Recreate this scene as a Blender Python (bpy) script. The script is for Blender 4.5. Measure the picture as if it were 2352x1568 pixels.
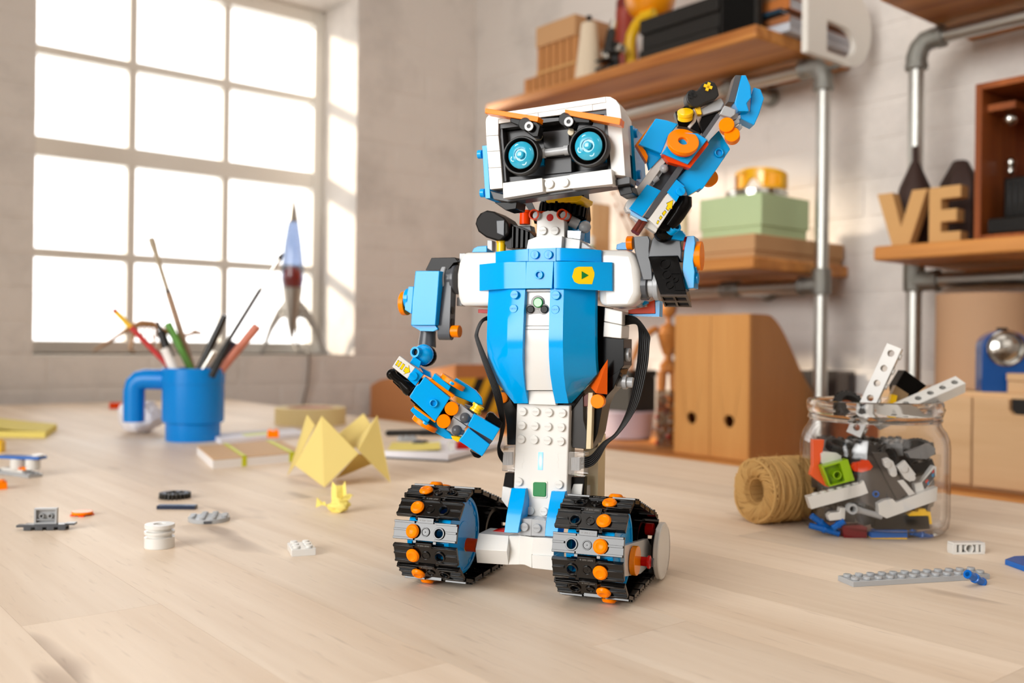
import bpy, bmesh, math, random
from mathutils import Vector, Matrix
from mathutils.geometry import tessellate_polygon
random.seed(7)
S = bpy.context.scene
for _o in list(bpy.data.objects): bpy.data.objects.remove(_o)
COL = S.collection
T = 0.75                      # height of the table top (m)
R = math.radians

# ------------------------------------------------------------------ camera
CAM_H, FPX, YAW, PITCH, ROLL = 0.142, 2200.0, R(-39.4), R(0.1), R(0.7)
cd = bpy.data.cameras.new('camera'); cam = bpy.data.objects.new('camera', cd); COL.objects.link(cam)
cd.sensor_width = 36; cd.lens = FPX / 2352 * 36; cd.clip_start = 0.01; cd.clip_end = 50
CR = Matrix.Rotation(YAW, 3, 'Z') @ Matrix.Rotation(R(90) + PITCH, 3, 'X') @ Matrix.Rotation(ROLL, 3, 'Z')
CP = Vector((0, 0, T + CAM_H))
cam.matrix_world = Matrix.Translation(CP) @ CR.to_4x4()
cd.dof.use_dof = True; cd.dof.focus_distance = 0.53; cd.dof.aperture_fstop = 8.0
S.camera = cam

# ------------------------------------------------------------------ light
S.view_settings.view_transform = 'Standard'; S.view_settings.look = 'None'
S.view_settings.gamma = 1; S.view_settings.use_curve_mapping = False
S.view_settings.exposure = 0.0
S.cycles.max_bounces = 12; S.cycles.transparent_max_bounces = 16; S.cycles.sample_clamp_indirect = 6
S.cycles.caustics_reflective = False; S.cycles.caustics_refractive = False
wd = bpy.data.worlds.new('sky'); S.world = wd; wd.use_nodes = True
bg = wd.node_tree.nodes['Background']; bg.inputs[0].default_value = (1.0, 0.985, 0.96, 1); bg.inputs[1].default_value = 3.4

def lamp_at(u, d, z):         # u to the camera's right, d ahead of it (m)
    return Vector((u * 0.773 + d * 0.635, -u * 0.635 + d * 0.773, z))
def area(name, loc, aim, sx, sy, power, col):
    l = bpy.data.lights.new(name, 'AREA'); l.shape = 'RECTANGLE'; l.size = sx; l.size_y = sy; l.energy = power; l.color = col
    o = bpy.data.objects.new(name, l); COL.objects.link(o); o.location = loc
    o.rotation_euler = (Vector(aim) - Vector(loc)).to_track_quat('-Z', 'Y').to_euler(); return o
AIM = lamp_at(0.0, 0.55, T + 0.1)
KEYP = lamp_at(-0.85, -0.38, T + 0.72)
area('softbox_key', KEYP, lamp_at(0.0, 0.55, T + 0.72), 0.95, 1.12, 3.5, (1, 0.997, 0.985))
area('added_side_light', (-1.5, 0.35, T + 0.75), (1.7, 0.80, T + 0.35), 1.5, 1.3, 14, (1, 0.995, 0.98)).data.spread = R(85)  # area light added to brighten the shelf wall; no window on this side
area('added_fill_light', lamp_at(0.9, -0.75, T + 0.95), lamp_at(0.9, 1.2, T + 0.3), 1.3, 1.0, 3.5, (1, 0.95, 0.89))  # unseen fill added behind the camera to lift the background
area('added_top_light', lamp_at(0.2, 0.6, 2.45), lamp_at(0.3, 0.9, T), 1.6, 1.6, 7.5, (1, 0.96, 0.91))  # unseen overhead fill, added to brighten the table
sd = bpy.data.lights.new('sun', 'SUN'); sd.energy = 7.0; sd.angle = R(5); sd.color = (1, 0.85, 0.66)
so = bpy.data.objects.new('sun', sd); COL.objects.link(so)
so.rotation_euler = Vector((1.211, -1.56, -0.66)).to_track_quat('-Z', 'Y').to_euler()

# ------------------------------------------------------------------ helpers
def ray(px, py):
    return (CR @ Vector(((px - 1176) / FPX, (784 - py) / FPX, -1))).normalized()
def hit(px, py, p, n):
    r = ray(px, py); n = Vector(n); return CP + r * ((Vector(p) - CP).dot(n) / r.dot(n))
def pz(px, py, z): return hit(px, py, (0, 0, T + z), (0, 0, 1))        # point on a level plane, z above the table
def pX(px, py, x): return hit(px, py, (x, 0, 0), (1, 0, 0))
def pY(px, py, y): return hit(px, py, (0, y, 0), (0, 1, 0))
FWD = CR @ Vector((0, 0, -1))
def pd(px, py, d):
    r = ray(px, py); return CP + r * (d / r.dot(FWD))

def lin(c):
    return tuple(((v / 255) / 12.92 if v <= 10 else ((v / 255 + 0.055) / 1.055) ** 2.4) for v in c)
MATS = {}
def nm(name):
    m = bpy.data.materials.new(name); m.use_nodes = True
    nt = m.node_tree; return m, nt, nt.nodes['Principled BSDF']
def plastic(name, rgb, rough=0.22, spec=0.5, coat=0.0, metal=0.0, bump=0.0, bscale=400):
    if name in MATS: return MATS[name]
    m, nt, b = nm(name)
    b.inputs['Base Color'].default_value = (*lin(rgb), 1); b.inputs['Roughness'].default_value = rough
    b.inputs['Specular IOR Level'].default_value = spec; b.inputs['Coat Weight'].default_value = coat
    b.inputs['Metallic'].default_value = metal
    n = nt.nodes.new('ShaderNodeTexNoise'); n.inputs['Scale'].default_value = bscale; n.inputs['Detail'].default_value = 3
    if bump:
        bp = nt.nodes.new('ShaderNodeBump'); bp.inputs['Strength'].default_value = bump; bp.inputs['Distance'].default_value = 0.002
        nt.links.new(n.outputs['Fac'], bp.inputs['Height']); nt.links.new(bp.outputs['Normal'], b.inputs['Normal'])
    else:
        mr = nt.nodes.new('ShaderNodeMapRange'); mr.inputs['To Min'].default_value = rough * 0.9; mr.inputs['To Max'].default_value = rough * 1.12
        nt.links.new(n.outputs['Fac'], mr.inputs['Value']); nt.links.new(mr.outputs['Result'], b.inputs['Roughness'])
    MATS[name] = m; return m
def ramp2(nt, fac, c0, c1, p0=0.3, p1=0.7):
    r = nt.nodes.new('ShaderNodeValToRGB'); r.color_ramp.elements[0].color = (*c0, 1); r.color_ramp.elements[1].color = (*c1, 1)
    r.color_ramp.elements[0].position = p0; r.color_ramp.elements[1].position = p1
    nt.links.new(fac, r.inputs[0]); return r.outputs[0]
def wood(name, dark, light, axis=1, fine=60, rough=0.5, var=0.0, p0=0.3, p1=0.75, bump=0.15, stretch=0.06, spec=0.3, streak=0.0):
    if name in MATS: return MATS[name]
    m, nt, b = nm(name); L = nt.links.new
    g = nt.nodes.new('ShaderNodeNewGeometry'); oi = nt.nodes.new('ShaderNodeObjectInfo')
    off = nt.nodes.new('ShaderNodeVectorMath'); off.operation = 'MULTIPLY_ADD'
    cmb = nt.nodes.new('ShaderNodeCombineXYZ')
    for i in range(3): L(oi.outputs['Random'], cmb.inputs[i])
    L(cmb.outputs[0], off.inputs[0]); off.inputs[1].default_value = (7.3, 5.1, 3.7); L(g.outputs['Position'], off.inputs[2])
    mp = nt.nodes.new('ShaderNodeMapping'); L(off.outputs[0], mp.inputs[0])
    sc = [1, 1, 1]; sc[axis] = stretch; mp.inputs['Scale'].default_value = sc
    n1 = nt.nodes.new('ShaderNodeTexNoise'); n1.inputs['Scale'].default_value = fine; n1.inputs['Detail'].default_value = 6; n1.inputs['Distortion'].default_value = 0.6
    L(mp.outputs[0], n1.inputs['Vector'])
    n2 = nt.nodes.new('ShaderNodeTexNoise'); n2.inputs['Scale'].default_value = fine * 6; n2.inputs['Detail'].default_value = 3
    L(mp.outputs[0], n2.inputs['Vector'])
    mx = nt.nodes.new('ShaderNodeMath'); mx.operation = 'MULTIPLY_ADD'; mx.inputs[1].default_value = 0.25
    L(n2.outputs['Fac'], mx.inputs[0]); ml = nt.nodes.new('ShaderNodeMath'); ml.operation = 'MULTIPLY'; ml.inputs[1].default_value = 0.75
    L(n1.outputs['Fac'], ml.inputs[0]); L(ml.outputs[0], mx.inputs[2])
    c = ramp2(nt, mx.outputs[0], lin(dark), lin(light), p0, p1)
    if streak:
        n3 = nt.nodes.new('ShaderNodeTexNoise'); n3.inputs['Scale'].default_value = 17; n3.inputs['Detail'].default_value = 2
        m3 = nt.nodes.new('ShaderNodeMapping'); L(off.outputs[0], m3.inputs[0]); s3 = [1, 1, 1]; s3[axis] = 0.28; m3.inputs['Scale'].default_value = s3; L(m3.outputs[0], n3.inputs['Vector'])
        n4 = nt.nodes.new('ShaderNodeTexNoise'); n4.inputs['Scale'].default_value = 330; n4.inputs['Detail'].default_value = 2; m4 = nt.nodes.new('ShaderNodeMapping'); L(off.outputs[0], m4.inputs[0]); s4 = [1, 1, 1]; s4[axis] = 0.10; m4.inputs['Scale'].default_value = s4; L(m4.outputs[0], n4.inputs['Vector'])
        f3 = nt.nodes.new('ShaderNodeMapRange'); f3.inputs['From Min'].default_value = 0.69; f3.inputs['From Max'].default_value = 0.77; f3.inputs['To Max'].default_value = streak; L(n3.outputs['Fac'], f3.inputs['Value'])
        f4 = nt.nodes.new('ShaderNodeMapRange'); f4.inputs['From Min'].default_value = 0.62; f4.inputs['From Max'].default_value = 0.80; f4.inputs['To Max'].default_value = 0.22; L(n4.outputs['Fac'], f4.inputs['Value'])
        ad = nt.nodes.new('ShaderNodeMath'); ad.operation = 'ADD'; L(f3.outputs[0], ad.inputs[0]); L(f4.outputs[0], ad.inputs[1])
        xm = nt.nodes.new('ShaderNodeMix'); xm.data_type = 'RGBA'; L(ad.outputs[0], xm.inputs[0]); L(c, xm.inputs[6]); xm.inputs[7].default_value = (*lin((120, 88, 62)), 1); c = xm.outputs[2]
    hv = nt.nodes.new('ShaderNodeHueSaturation'); L(c, hv.inputs['Color'])
    mr = nt.nodes.new('ShaderNodeMapRange'); mr.inputs['To Min'].default_value = 1 - var; mr.inputs['To Max'].default_value = 1 + var * 0.6
    L(oi.outputs['Random'], mr.inputs['Value']); L(mr.outputs[0], hv.inputs['Value'])
    L(hv.outputs[0], b.inputs['Base Color']); b.inputs['Roughness'].default_value = rough; b.inputs['Specular IOR Level'].default_value = spec
    bp = nt.nodes.new('ShaderNodeBump'); bp.inputs['Strength'].default_value = bump; bp.inputs['Distance'].default_value = 0.0006
    L(mx.outputs[0], bp.inputs['Height']); L(bp.outputs[0], b.inputs['Normal'])
    MATS[name] = m; return m
def glass(name, rgb=(255, 255, 255), rough=0.0, ior=1.45):
    if name in MATS: return MATS[name]
    m, nt, b = nm(name)
    b.inputs['Base Color'].default_value = (*lin(rgb), 1); b.inputs['Transmission Weight'].default_value = 1
    b.inputs['Roughness'].default_value = rough; b.inputs['IOR'].default_value = ior
    n = nt.nodes.new('ShaderNodeTexNoise'); n.inputs['Scale'].default_value = 30
    bp = nt.nodes.new('ShaderNodeBump'); bp.inputs['Strength'].default_value = 0.03; bp.inputs['Distance'].default_value = 0.001
    nt.links.new(n.outputs['Fac'], bp.inputs['Height']); nt.links.new(bp.outputs[0], b.inputs['Normal'])
    MATS[name] = m; return m
def thin_glass(name, tint=(250, 250, 250), gloss=0.08):
    if name in MATS: return MATS[name]
    m, nt, b = nm(name); nt.nodes.remove(b); L = nt.links.new
    t = nt.nodes.new('ShaderNodeBsdfTransparent'); t.inputs[0].default_value = (*lin(tint), 1)
    g = nt.nodes.new('ShaderNodeBsdfGlossy'); g.inputs['Roughness'].default_value = 0.03
    f = nt.nodes.new('ShaderNodeLayerWeight'); f.inputs[0].default_value = 0.25
    mu = nt.nodes.new('ShaderNodeMath'); mu.operation = 'MULTIPLY_ADD'; mu.inputs[1].default_value = 0.35; mu.inputs[2].default_value = gloss * 0.4; L(f.outputs['Fresnel'], mu.inputs[0])
    x = nt.nodes.new('ShaderNodeMixShader'); L(mu.outputs[0], x.inputs[0]); L(t.outputs[0], x.inputs[1]); L(g.outputs[0], x.inputs[2])
    L(x.outputs[0], nt.nodes['Material Output'].inputs[0]); MATS[name] = m; return m

def tag(o, label=None, cat=None, group=None, kind=None):
    if label: o['label'] = label
    if cat: o['category'] = cat
    if group: o['group'] = group
    if kind: o['kind'] = kind
    return o
RM = {}                       # world matrix of each object's root
def thing(name, label, cat, loc=(0, 0, 0), rotz=0.0, group=None):
    o = bpy.data.objects.new(name, None); COL.objects.link(o); o.empty_display_size = 0.02
    o.matrix_basis = Matrix.Translation(Vector(loc)) @ Matrix.Rotation(rotz, 4, 'Z'); RM[o.name] = o.matrix_basis.copy()
    return tag(o, label, cat, group)
def axm(o, a):
    """matrix with its z axis along a and its origin at o"""
    a = Vector(a).normalized(); q = Vector((0, 0, 1)).rotation_difference(a)
    return Matrix.Translation(Vector(o)) @ q.to_matrix().to_4x4()
class G:
    """collects shapes (in the local frame M, then world) and links them as ONE mesh object"""
    def __init__(s, M=None): s.v = []; s.f = []; s.M = M or Matrix.Identity(4); s.sm = []
    def add(s, vs, fs, M=None, smooth=False):
        k = len(s.v); m = s.M @ M if M is not None else s.M
        s.v += [m @ Vector(p) for p in vs]; s.f += [tuple(i + k for i in f) for f in fs]; return s
    def box(s, c, d, M=None):
        x, y, z = c; a, b, h = d[0] / 2, d[1] / 2, d[2] / 2
        v = [(x + i * a, y + j * b, z + k * h) for i in (-1, 1) for j in (-1, 1) for k in (-1, 1)]
        return s.add(v, [(0, 1, 3, 2), (4, 6, 7, 5), (0, 4, 5, 1), (2, 3, 7, 6), (0, 2, 6, 4), (1, 5, 7, 3)], M)
    def bx(s, x0, x1, y0, y1, z0, z1, M=None):
        return s.box(((x0 + x1) / 2, (y0 + y1) / 2, (z0 + z1) / 2), (abs(x1 - x0), abs(y1 - y0), abs(z1 - z0)), M)
    def hexa(s, a, b):
        """solid between two loops of equal length (world or local points)"""
        n = len(a); v = list(a) + list(b)
        t = [tuple(x) for x in tessellate_polygon([[Vector(p) for p in a]])]
        f = t + [tuple(i + n for i in reversed(x)) for x in t] + [(i, (i + 1) % n, n + (i + 1) % n, n + i) for i in range(n)]
        return s.add(v, f)
    def prism(s, loops, d, M=None):
        """loops: outline and holes as 3-D points; d: extrusion vector"""
        loops = [[Vector(p) for p in l] for l in loops]; d = Vector(d)
        flat = [p for l in loops for p in l]; n = len(flat)
        t = [tuple(x) for x in tessellate_polygon(loops)]
        v = flat + [p + d for p in flat]; f = t + [tuple(i + n for i in reversed(x)) for x in t]
        k = 0
        for l in loops:
            m = len(l); f += [(k + i, k + (i + 1) % m, n + k + (i + 1) % m, n + k + i) for i in range(m)]; k += m
        return s.add(v, f, M)
    def lathe(s, prof, o=(0, 0, 0), a=(0, 0, 1), n=32, M=None, arc=None):
        m = axm(o, a); m = (M @ m) if M is not None else m
        vs, fs, k = [], [], len(prof)
        for i in range(n):
            t = 2 * math.pi * i / n
            vs += [(r * math.cos(t), r * math.sin(t), z) for r, z in prof]
        for i in range(n):
            j = (i + 1) % n
            for q in range(k - 1):
                fs.append((i * k + q, j * k + q, j * k + q + 1, i * k + q + 1))
        if prof[0][0] > 1e-9: fs.append(tuple(i * k for i in reversed(range(n))))
        if prof[-1][0] > 1e-9: fs.append(tuple(i * k + k - 1 for i in range(n)))
        return s.add(vs, fs, m)
    def ring(s, prof, o=(0, 0, 0), a=(0, 0, 1), n=32, M=None):
        """closed profile swept round (hollow)"""
        m = axm(o, a); m = (M @ m) if M is not None else m
        vs, fs, k = [], [], len(prof)
        for i in range(n):
            t = 2 * math.pi * i / n
            vs += [(r * math.cos(t), r * math.sin(t), z) for r, z in prof]
        for i in range(n):
            j = (i + 1) % n
            for q in range(k):
                fs.append((i * k + q, j * k + q, j * k + (q + 1) % k, i * k + (q + 1) % k))
        return s.add(vs, fs, m)
    def cyl(s, o, a, r, h, n=24, r2=None, b=0.0, M=None):
        r2 = r if r2 is None else r2
        pr = [(r, 0), (r2, h)] if not b else [(r - b, 0), (r, b), (r2, h - b), (r2 - b, h)]
        return s.lathe(pr, o, a, n, M)
    def tubes(s, o, a, r, ri, h, n=24, M=None): return s.ring([(r, 0), (r, h), (ri, h), (ri, 0)], o, a, n, M)
    def ball(s, o, r, n=20, a=(0, 0, 1), sq=1.0, M=None):
        k = 10; return s.lathe([(r * math.sin(math.pi * i / k), -r * sq * math.cos(math.pi * i / k)) for i in range(k + 1)], o, a, n, M)
    def tube(s, pts, r, n=8, M=None):
        pts = [Vector(p) for p in pts]; rr = r if isinstance(r, (list, tuple)) else [r] * len(pts)
        vs, fs = [], []; prev = None
        for i, p in enumerate(pts):
            t = (pts[min(i + 1, len(pts) - 1)] - pts[max(i - 1, 0)]).normalized()
            if prev is None:
                x = t.orthogonal().normalized()
            else:
                x = (prev - t * prev.dot(t)).normalized()
            prev = x; y = t.cross(x)
            vs += [p + (x * math.cos(2 * math.pi * j / n) + y * math.sin(2 * math.pi * j / n)) * rr[i] for j in range(n)]
        for i in range(len(pts) - 1):
            for j in range(n):
                fs.append((i * n + j, i * n + (j + 1) % n, (i + 1) * n + (j + 1) % n, (i + 1) * n + j))
        fs += [tuple(reversed(range(n))), tuple((len(pts) - 1) * n + j for j in range(n))]
        return s.add(vs, fs, M)
    def sheet(s, rows, d):
        """curved plate: rows of points (equal counts) with thickness vector d"""
        k = len(rows[0]); n = len(rows); a = [Vector(p) for r in rows for p in r]; d = Vector(d); N = len(a)
        f = []
        for i in range(n - 1):
            for j in range(k - 1):
                q = (i * k + j, i * k + j + 1, (i + 1) * k + j + 1, (i + 1) * k + j)
                f += [q, tuple(x + N for x in reversed(q))]
        rim = [j for j in range(k)] + [i * k + k - 1 for i in range(1, n)] + [(n - 1) * k + j for j in reversed(range(k - 1))] + [i * k for i in reversed(range(1, n - 1))]
        f += [(rim[i], rim[(i + 1) % len(rim)], rim[(i + 1) % len(rim)] + N, rim[i] + N) for i in range(len(rim))]
        return s.add(a + [p + d for p in a], f)
    def build(s, name, mat, parent=None, bevel=0.0, seg=2, ang=35, loc=None, label=None, flat=False, rot=None):
        if parent is not None: W = RM[parent.name]
        elif loc is not None: W = Matrix.Translation(Vector(loc)) @ (rot.to_4x4() if rot else Matrix.Identity(4))
        else:
            c = sum(s.v, Vector()) / len(s.v); W = Matrix.Translation((c.x, c.y, min(p.z for p in s.v)))
        I = W.inverted(); me = bpy.data.meshes.new(name)
        me.from_pydata([I @ p for p in s.v], [], s.f)
        b = bmesh.new(); b.from_mesh(me); bmesh.ops.recalc_face_normals(b, faces=b.faces[:]); b.to_mesh(me); b.free()
        me.polygons.foreach_set('use_smooth', [not flat] * len(me.polygons))
        if not flat: me.set_sharp_from_angle(angle=R(ang))
        me.materials.append(mat)
        o = bpy.data.objects.new(name, me); COL.objects.link(o)
        if parent is not None: o.parent = parent
        else: o.matrix_basis = W
        RM[o.name] = W
        if bevel:
            m = o.modifiers.new('bevel', 'BEVEL'); m.width = bevel; m.segments = seg; m.limit_method = 'ANGLE'; m.angle_limit = R(40)
            m.harden_normals = False
        if label: o['label'] = label
        return o
def copy_tree(o, M, label=None, group=None):
    """a copy of a thing with its parts and sub-parts, placed at matrix M"""
    c = o.copy(); COL.objects.link(c); c.matrix_basis = M; RM[c.name] = M.copy()
    if label: c['label'] = label
    if group: c['group'] = group
    def kids(a, b):
        for ch in [x for x in bpy.data.objects if x.parent == a]:
            d = ch.copy(); COL.objects.link(d); d.parent = b; d.matrix_basis = ch.matrix_basis.copy(); RM[d.name] = M.copy(); kids(ch, d)
    kids(o, c); return c
def text_mesh(txt, size, depth, bold=0.0, shear=0.0):
    """flat letters as (verts, faces), centred on the origin in the xy plane, raised along z"""
    c = bpy.data.curves.new('letters', 'FONT'); c.body = txt; c.size = size; c.extrude = depth / 2; c.offset = bold; c.shear = shear
    c.align_x = 'CENTER'; c.align_y = 'CENTER'; c.resolution_u = 3
    o = bpy.data.objects.new('letters', c); COL.objects.link(o)
    dg = bpy.context.evaluated_depsgraph_get(); me = bpy.data.meshes.new_from_object(o.evaluated_get(dg))
    vs = [tuple(v.co) for v in me.vertices]; fs = [tuple(p.vertices) for p in me.polygons]
    bpy.data.objects.remove(o); bpy.data.curves.remove(c); bpy.data.meshes.remove(me); return vs, fs
# ------------------------------------------------------------------ the room
def brick_paint(name, rgb):
    m, nt, b = nm(name); L = nt.links.new
    g = nt.nodes.new('ShaderNodeNewGeometry')
    n = nt.nodes.new('ShaderNodeTexNoise'); n.inputs['Scale'].default_value = 5; n.inputs['Detail'].default_value = 8; n.inputs['Roughness'].default_value = 0.65
    L(g.outputs['Position'], n.inputs['Vector'])
    c = ramp2(nt, n.outputs['Fac'], lin([v * 0.90 for v in rgb]), lin(rgb), 0.28, 0.52)
    L(c, b.inputs['Base Color']); b.inputs['Roughness'].default_value = 0.62; b.inputs['Specular IOR Level'].default_value = 0.25
    n2 = nt.nodes.new('ShaderNodeTexNoise'); n2.inputs['Scale'].default_value = 60; n2.inputs['Detail'].default_value = 5; L(g.outputs['Position'], n2.inputs['Vector'])
    bp = nt.nodes.new('ShaderNodeBump'); bp.inputs['Strength'].default_value = 0.35; bp.inputs['Distance'].default_value = 0.006
    L(n2.outputs['Fac'], bp.inputs['Height']); L(bp.outputs[0], b.inputs['Normal']); return m
M_WALL = brick_paint('white_painted_brick', (230, 223, 216))
M_TRIM = plastic('white_gloss_paint', (240, 236, 228), 0.35)
YW, XR = 2.30, 1.735
WX0, WX1, WZ0, WZ1, WD = 0.524, 1.33, 0.105, 1.09, 0.19       # window opening (z above the table)
g = G()
g.bx(-1.7, WX0, YW, YW + 0.24, 0, 2.7).bx(WX1, XR + 0.2, YW, YW + 0.24, 0, 2.7).bx(WX0, WX1, YW, YW + 0.24, 0, T + WZ0).bx(WX0, WX1, YW, YW + 0.24, T + WZ1, 2.7)
wl = tag(g.build('wall_left', M_WALL, loc=(0, YW, 0)), 'white painted brick wall with the bright window', kind='structure')
g = G(); g.bx(XR, XR + 0.2, -1.6, YW, 0, 2.7)
wr = tag(g.build('wall_right', M_WALL, loc=(XR, 0, 0)), 'white painted brick wall behind the shelves', kind='structure')
g = G(); g.bx(-1.7, XR, -1.7, -1.6, 0, 2.7); tag(g.build('wall_near', M_WALL, loc=(0, -1.6, 0)), 'plain wall behind the photographer', kind='structure')
g = G(); g.bx(-1.8, -1.7, -1.6, YW, 0, 2.7); tag(g.build('wall_far', M_WALL, loc=(-1.7, 0, 0)), 'plain wall opposite the shelves', kind='structure')
g = G(); g.bx(-1.8, XR + 0.2, -1.7, YW + 0.24, 2.7, 2.8); tag(g.build('ceiling', plastic('ceiling_paint', (238, 234, 228), 0.8)), 'white ceiling above the workshop', kind='structure')
g = G(); g.bx(-1.8, XR + 0.2, -1.7, YW + 0.24, -0.1, 0); tag(g.build('floor', wood('floor_wood', (120, 92, 66), (158, 126, 94), 1, 30, 0.5)), 'wooden floor under the table', kind='structure')
# bricks laid proud of the joints, one object each, where the picture shows them
BL, BH, BJ, BP = 0.215, 0.065, 0.009, 0.0013
BMESH = {}
def brick(parent, M, w):
    k = round(w, 3)
    if k not in BMESH:
        a = G(RM[parent.name]); a.box((0, 0, 0), (k, 2 * BP, BH)); o = a.build('brick', M_WALL, parent, 0.0022, 2); BMESH[k] = o
    else:
        o = BMESH[k].copy(); COL.objects.link(o)
    o.parent = parent; o.matrix_basis = RM[parent.name].inverted() @ M; RM[o.name] = RM[parent.name]
def courses(parent, a0, a1, place, skip):
    row = 0; z = T - 0.19
    while z < T + 1.02:
        a = a0 - (BL / 2 if row % 2 else 0)
        while a < a1:
            w0, w1 = max(a, a0), min(a + BL, a1)
            for s0, s1 in skip(w0, w1, z, z + BH):
                if s1 - s0 > 0.03:
                    brick(parent, place((s0 + s1) / 2, z + BH / 2 + random.uniform(-0.0015, 0.0015)) @ Matrix.Rotation(random.uniform(-0.006, 0.006), 4, 'X'), s1 - s0)
            a += BL + BJ
        z += BH + BJ; row += 1
def win_skip(a, b, z0, z1):
    if z1 < T + WZ0 or z0 > T + WZ1: return [(a, b)]
    r = []
    if a < WX0: r.append((a, min(b, WX0)))
    if b > WX1: r.append((max(a, WX1), b))
    return r
courses(wl, 0.22, XR, lambda a, z: Matrix.Translation((a, YW, z)), win_skip)
courses(wr, 0.35, YW - 0.005, lambda a, z: Matrix.Translation((XR, a, z)) @ Matrix.Rotation(R(90), 4, 'Z'), lambda a, b, z0, z1: [(a, b)])
# window: frame, bars, glass
YF = YW + WD
win = thing('window_1', 'tall white many-paned window full of bright daylight', None, (0, YF, T + WZ0)); win['kind'] = 'structure'
gx = [0.567 - 0.03, 0.795, 1.043, 1.30]; gz = [0.135, 0.346, 0.602, 0.834, 1.05]
g = G(); Z = lambda z: T + z
g.bx(WX0, gx[0], YF, YF + 0.05, Z(WZ0), Z(WZ1)).bx(gx[3], WX1, YF, YF + 0.05, Z(WZ0), Z(WZ1)).bx(gx[0], gx[3], YF, YF + 0.05, Z(WZ0), Z(gz[0])).bx(gx[0], gx[3], YF, YF + 0.05, Z(gz[4]), Z(WZ1))
g.build('window_frame', M_TRIM, win, 0.003)
for x in gx[1:3]:
    G().bx(x - 0.0105, x + 0.0105, YF + 0.008, YF + 0.042, Z(gz[0]), Z(gz[4])).build('window_bar', M_TRIM, win, 0.002)
for z, h in ((gz[1], 0.0105), (gz[2], 0.023), (gz[3], 0.0105)):
    G().bx(gx[0], gx[3], YF + 0.004, YF + 0.046, Z(z) - h, Z(z) + h).build('window_bar', M_TRIM, win, 0.002)
M_PANE = thin_glass('window_glass')
for i in range(3):
    for j in range(4):
        G().bx(gx[i], gx[i + 1], YF + 0.022, YF + 0.026, Z(gz[j]), Z(gz[j + 1])).build('pane', M_PANE, win)
g = G(); g.bx(WX0, WX1, YW - 0.002, YF, Z(WZ0) - 0.006, Z(WZ0))
tag(g.build('trim_1', M_TRIM, None, 0.003), 'white window sill below the panes', kind='structure')

# ------------------------------------------------------------------ the table
M_STAVE = wood('birch_stave', (223, 199, 173), (248, 230, 209), 1, 26, 0.45, 0.10, 0.25, 0.7, 0.06, 0.05, 0.2, 0.6)
TX0, TX1, TY0, TY1, TH = -0.36, 0.925, -0.28, 2.215, 0.032
tb = thing('work_table', 'large birch butcher-block table under the toy robot', 'table', ((TX0 + TX1) / 2, 1.0, 0))
G().bx(TX0 + 0.004, TX1 - 0.004, TY0 + 0.004, TY1 - 0.004, T - TH, T - 0.004).build('tabletop', M_STAVE, tb, 0.001)
x = TX0; SW = 0.0677; k = 0
while x < TX1 - 0.01:
    x1 = min(x + SW, TX1); y = TY0; k += 1; first = True
    while y < TY1 - 0.01:
        ln = random.uniform(0.28, 0.62) * (random.uniform(0.3, 1) if first else 1); first = False
        y1 = y + ln if y + ln < TY1 - 0.15 else TY1
        G().bx(x + 0.00008, x1 - 0.00008, y + 0.00008, y1 - 0.00008, T - 0.02, T).build('stave', M_STAVE, tb)
        y = y1
    x = x1
for lx in (TX0 + 0.07, TX1 - 0.07):
    for ly in (TY0 + 0.07, TY1 - 0.07):
        G().bx(lx - 0.035, lx + 0.035, ly - 0.035, ly + 0.035, 0, T - TH).build('leg', M_STAVE, tb, 0.003)
# ------------------------------------------------------------------ pipe shelving along the right wall
M_PLANK = wood('rustic_plank', (146, 80, 30), (234, 164, 88), 1, 22, 0.5, 0.06, 0.3, 0.7, 0.2, 0.05, 0.35)
M_PIPE = plastic('galvanised_pipe', (196, 196, 190), 0.34, 0.5, 0, 1.0, 0.15, 160)
M_FIT = plastic('cast_fitting', (150, 150, 144), 0.45, 0.5, 0, 1.0, 0.3, 200)
M_KRAFT = plastic('kraft_card', (196, 152, 108), 0.8, 0.2, 0, 0, 0.1, 300)
M_CARD = plastic('raw_cardboard', (206, 160, 104), 0.8, 0.2, 0, 0, 0.1, 300)
M_BLACK = plastic('black_plastic', (20, 19, 18), 0.25)
M_MATTE = plastic('matte_black', (30, 27, 24), 0.6, 0.3, 0, 0, 0.1)
M_STEEL = plastic('polished_steel', (214, 212, 206), 0.18, 0.5, 0, 1.0)
XS = 1.42
def shelf(name, label, y0, y1, z0, z1, x0=XS, x1=XR - 0.004):
    g = G(); g.bx(x0, x1, y0, y1, T + z0, T + z1)
    return tag(g.build(name, M_PLANK, None, 0.004, 2, loc=((x0 + x1) / 2, (y0 + y1) / 2, T + z0)), label, 'shelf')
shelf('wooden_shelf', 'upper brown plank shelf with the lamp, books and black boxes', 1.052, 1.84, 0.696, 0.720)
shelf('wooden_shelf', 'lower brown plank shelf under the kraft box and green box', 1.052, 1.84, 0.281, 0.304)
shelf('wooden_shelf', 'topmost brown plank shelf at the upper right corner', 0.15, 0.815, 0.696, 0.720)
shelf('wooden_shelf', 'brown plank shelf carrying the letters V and E', 0.15, 0.820, 0.281, 0.304)
g = G(); g.bx(1.36, XR - 0.002, 0.05, YW - 0.008, T - 0.095, T - 0.063)
tag(g.build('bench_shelf', M_PLANK, None, 0.004, 2, loc=(1.55, 1.1, T - 0.095)), 'long low brown plank bench holding the files and drawer box', 'shelf')
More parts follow.
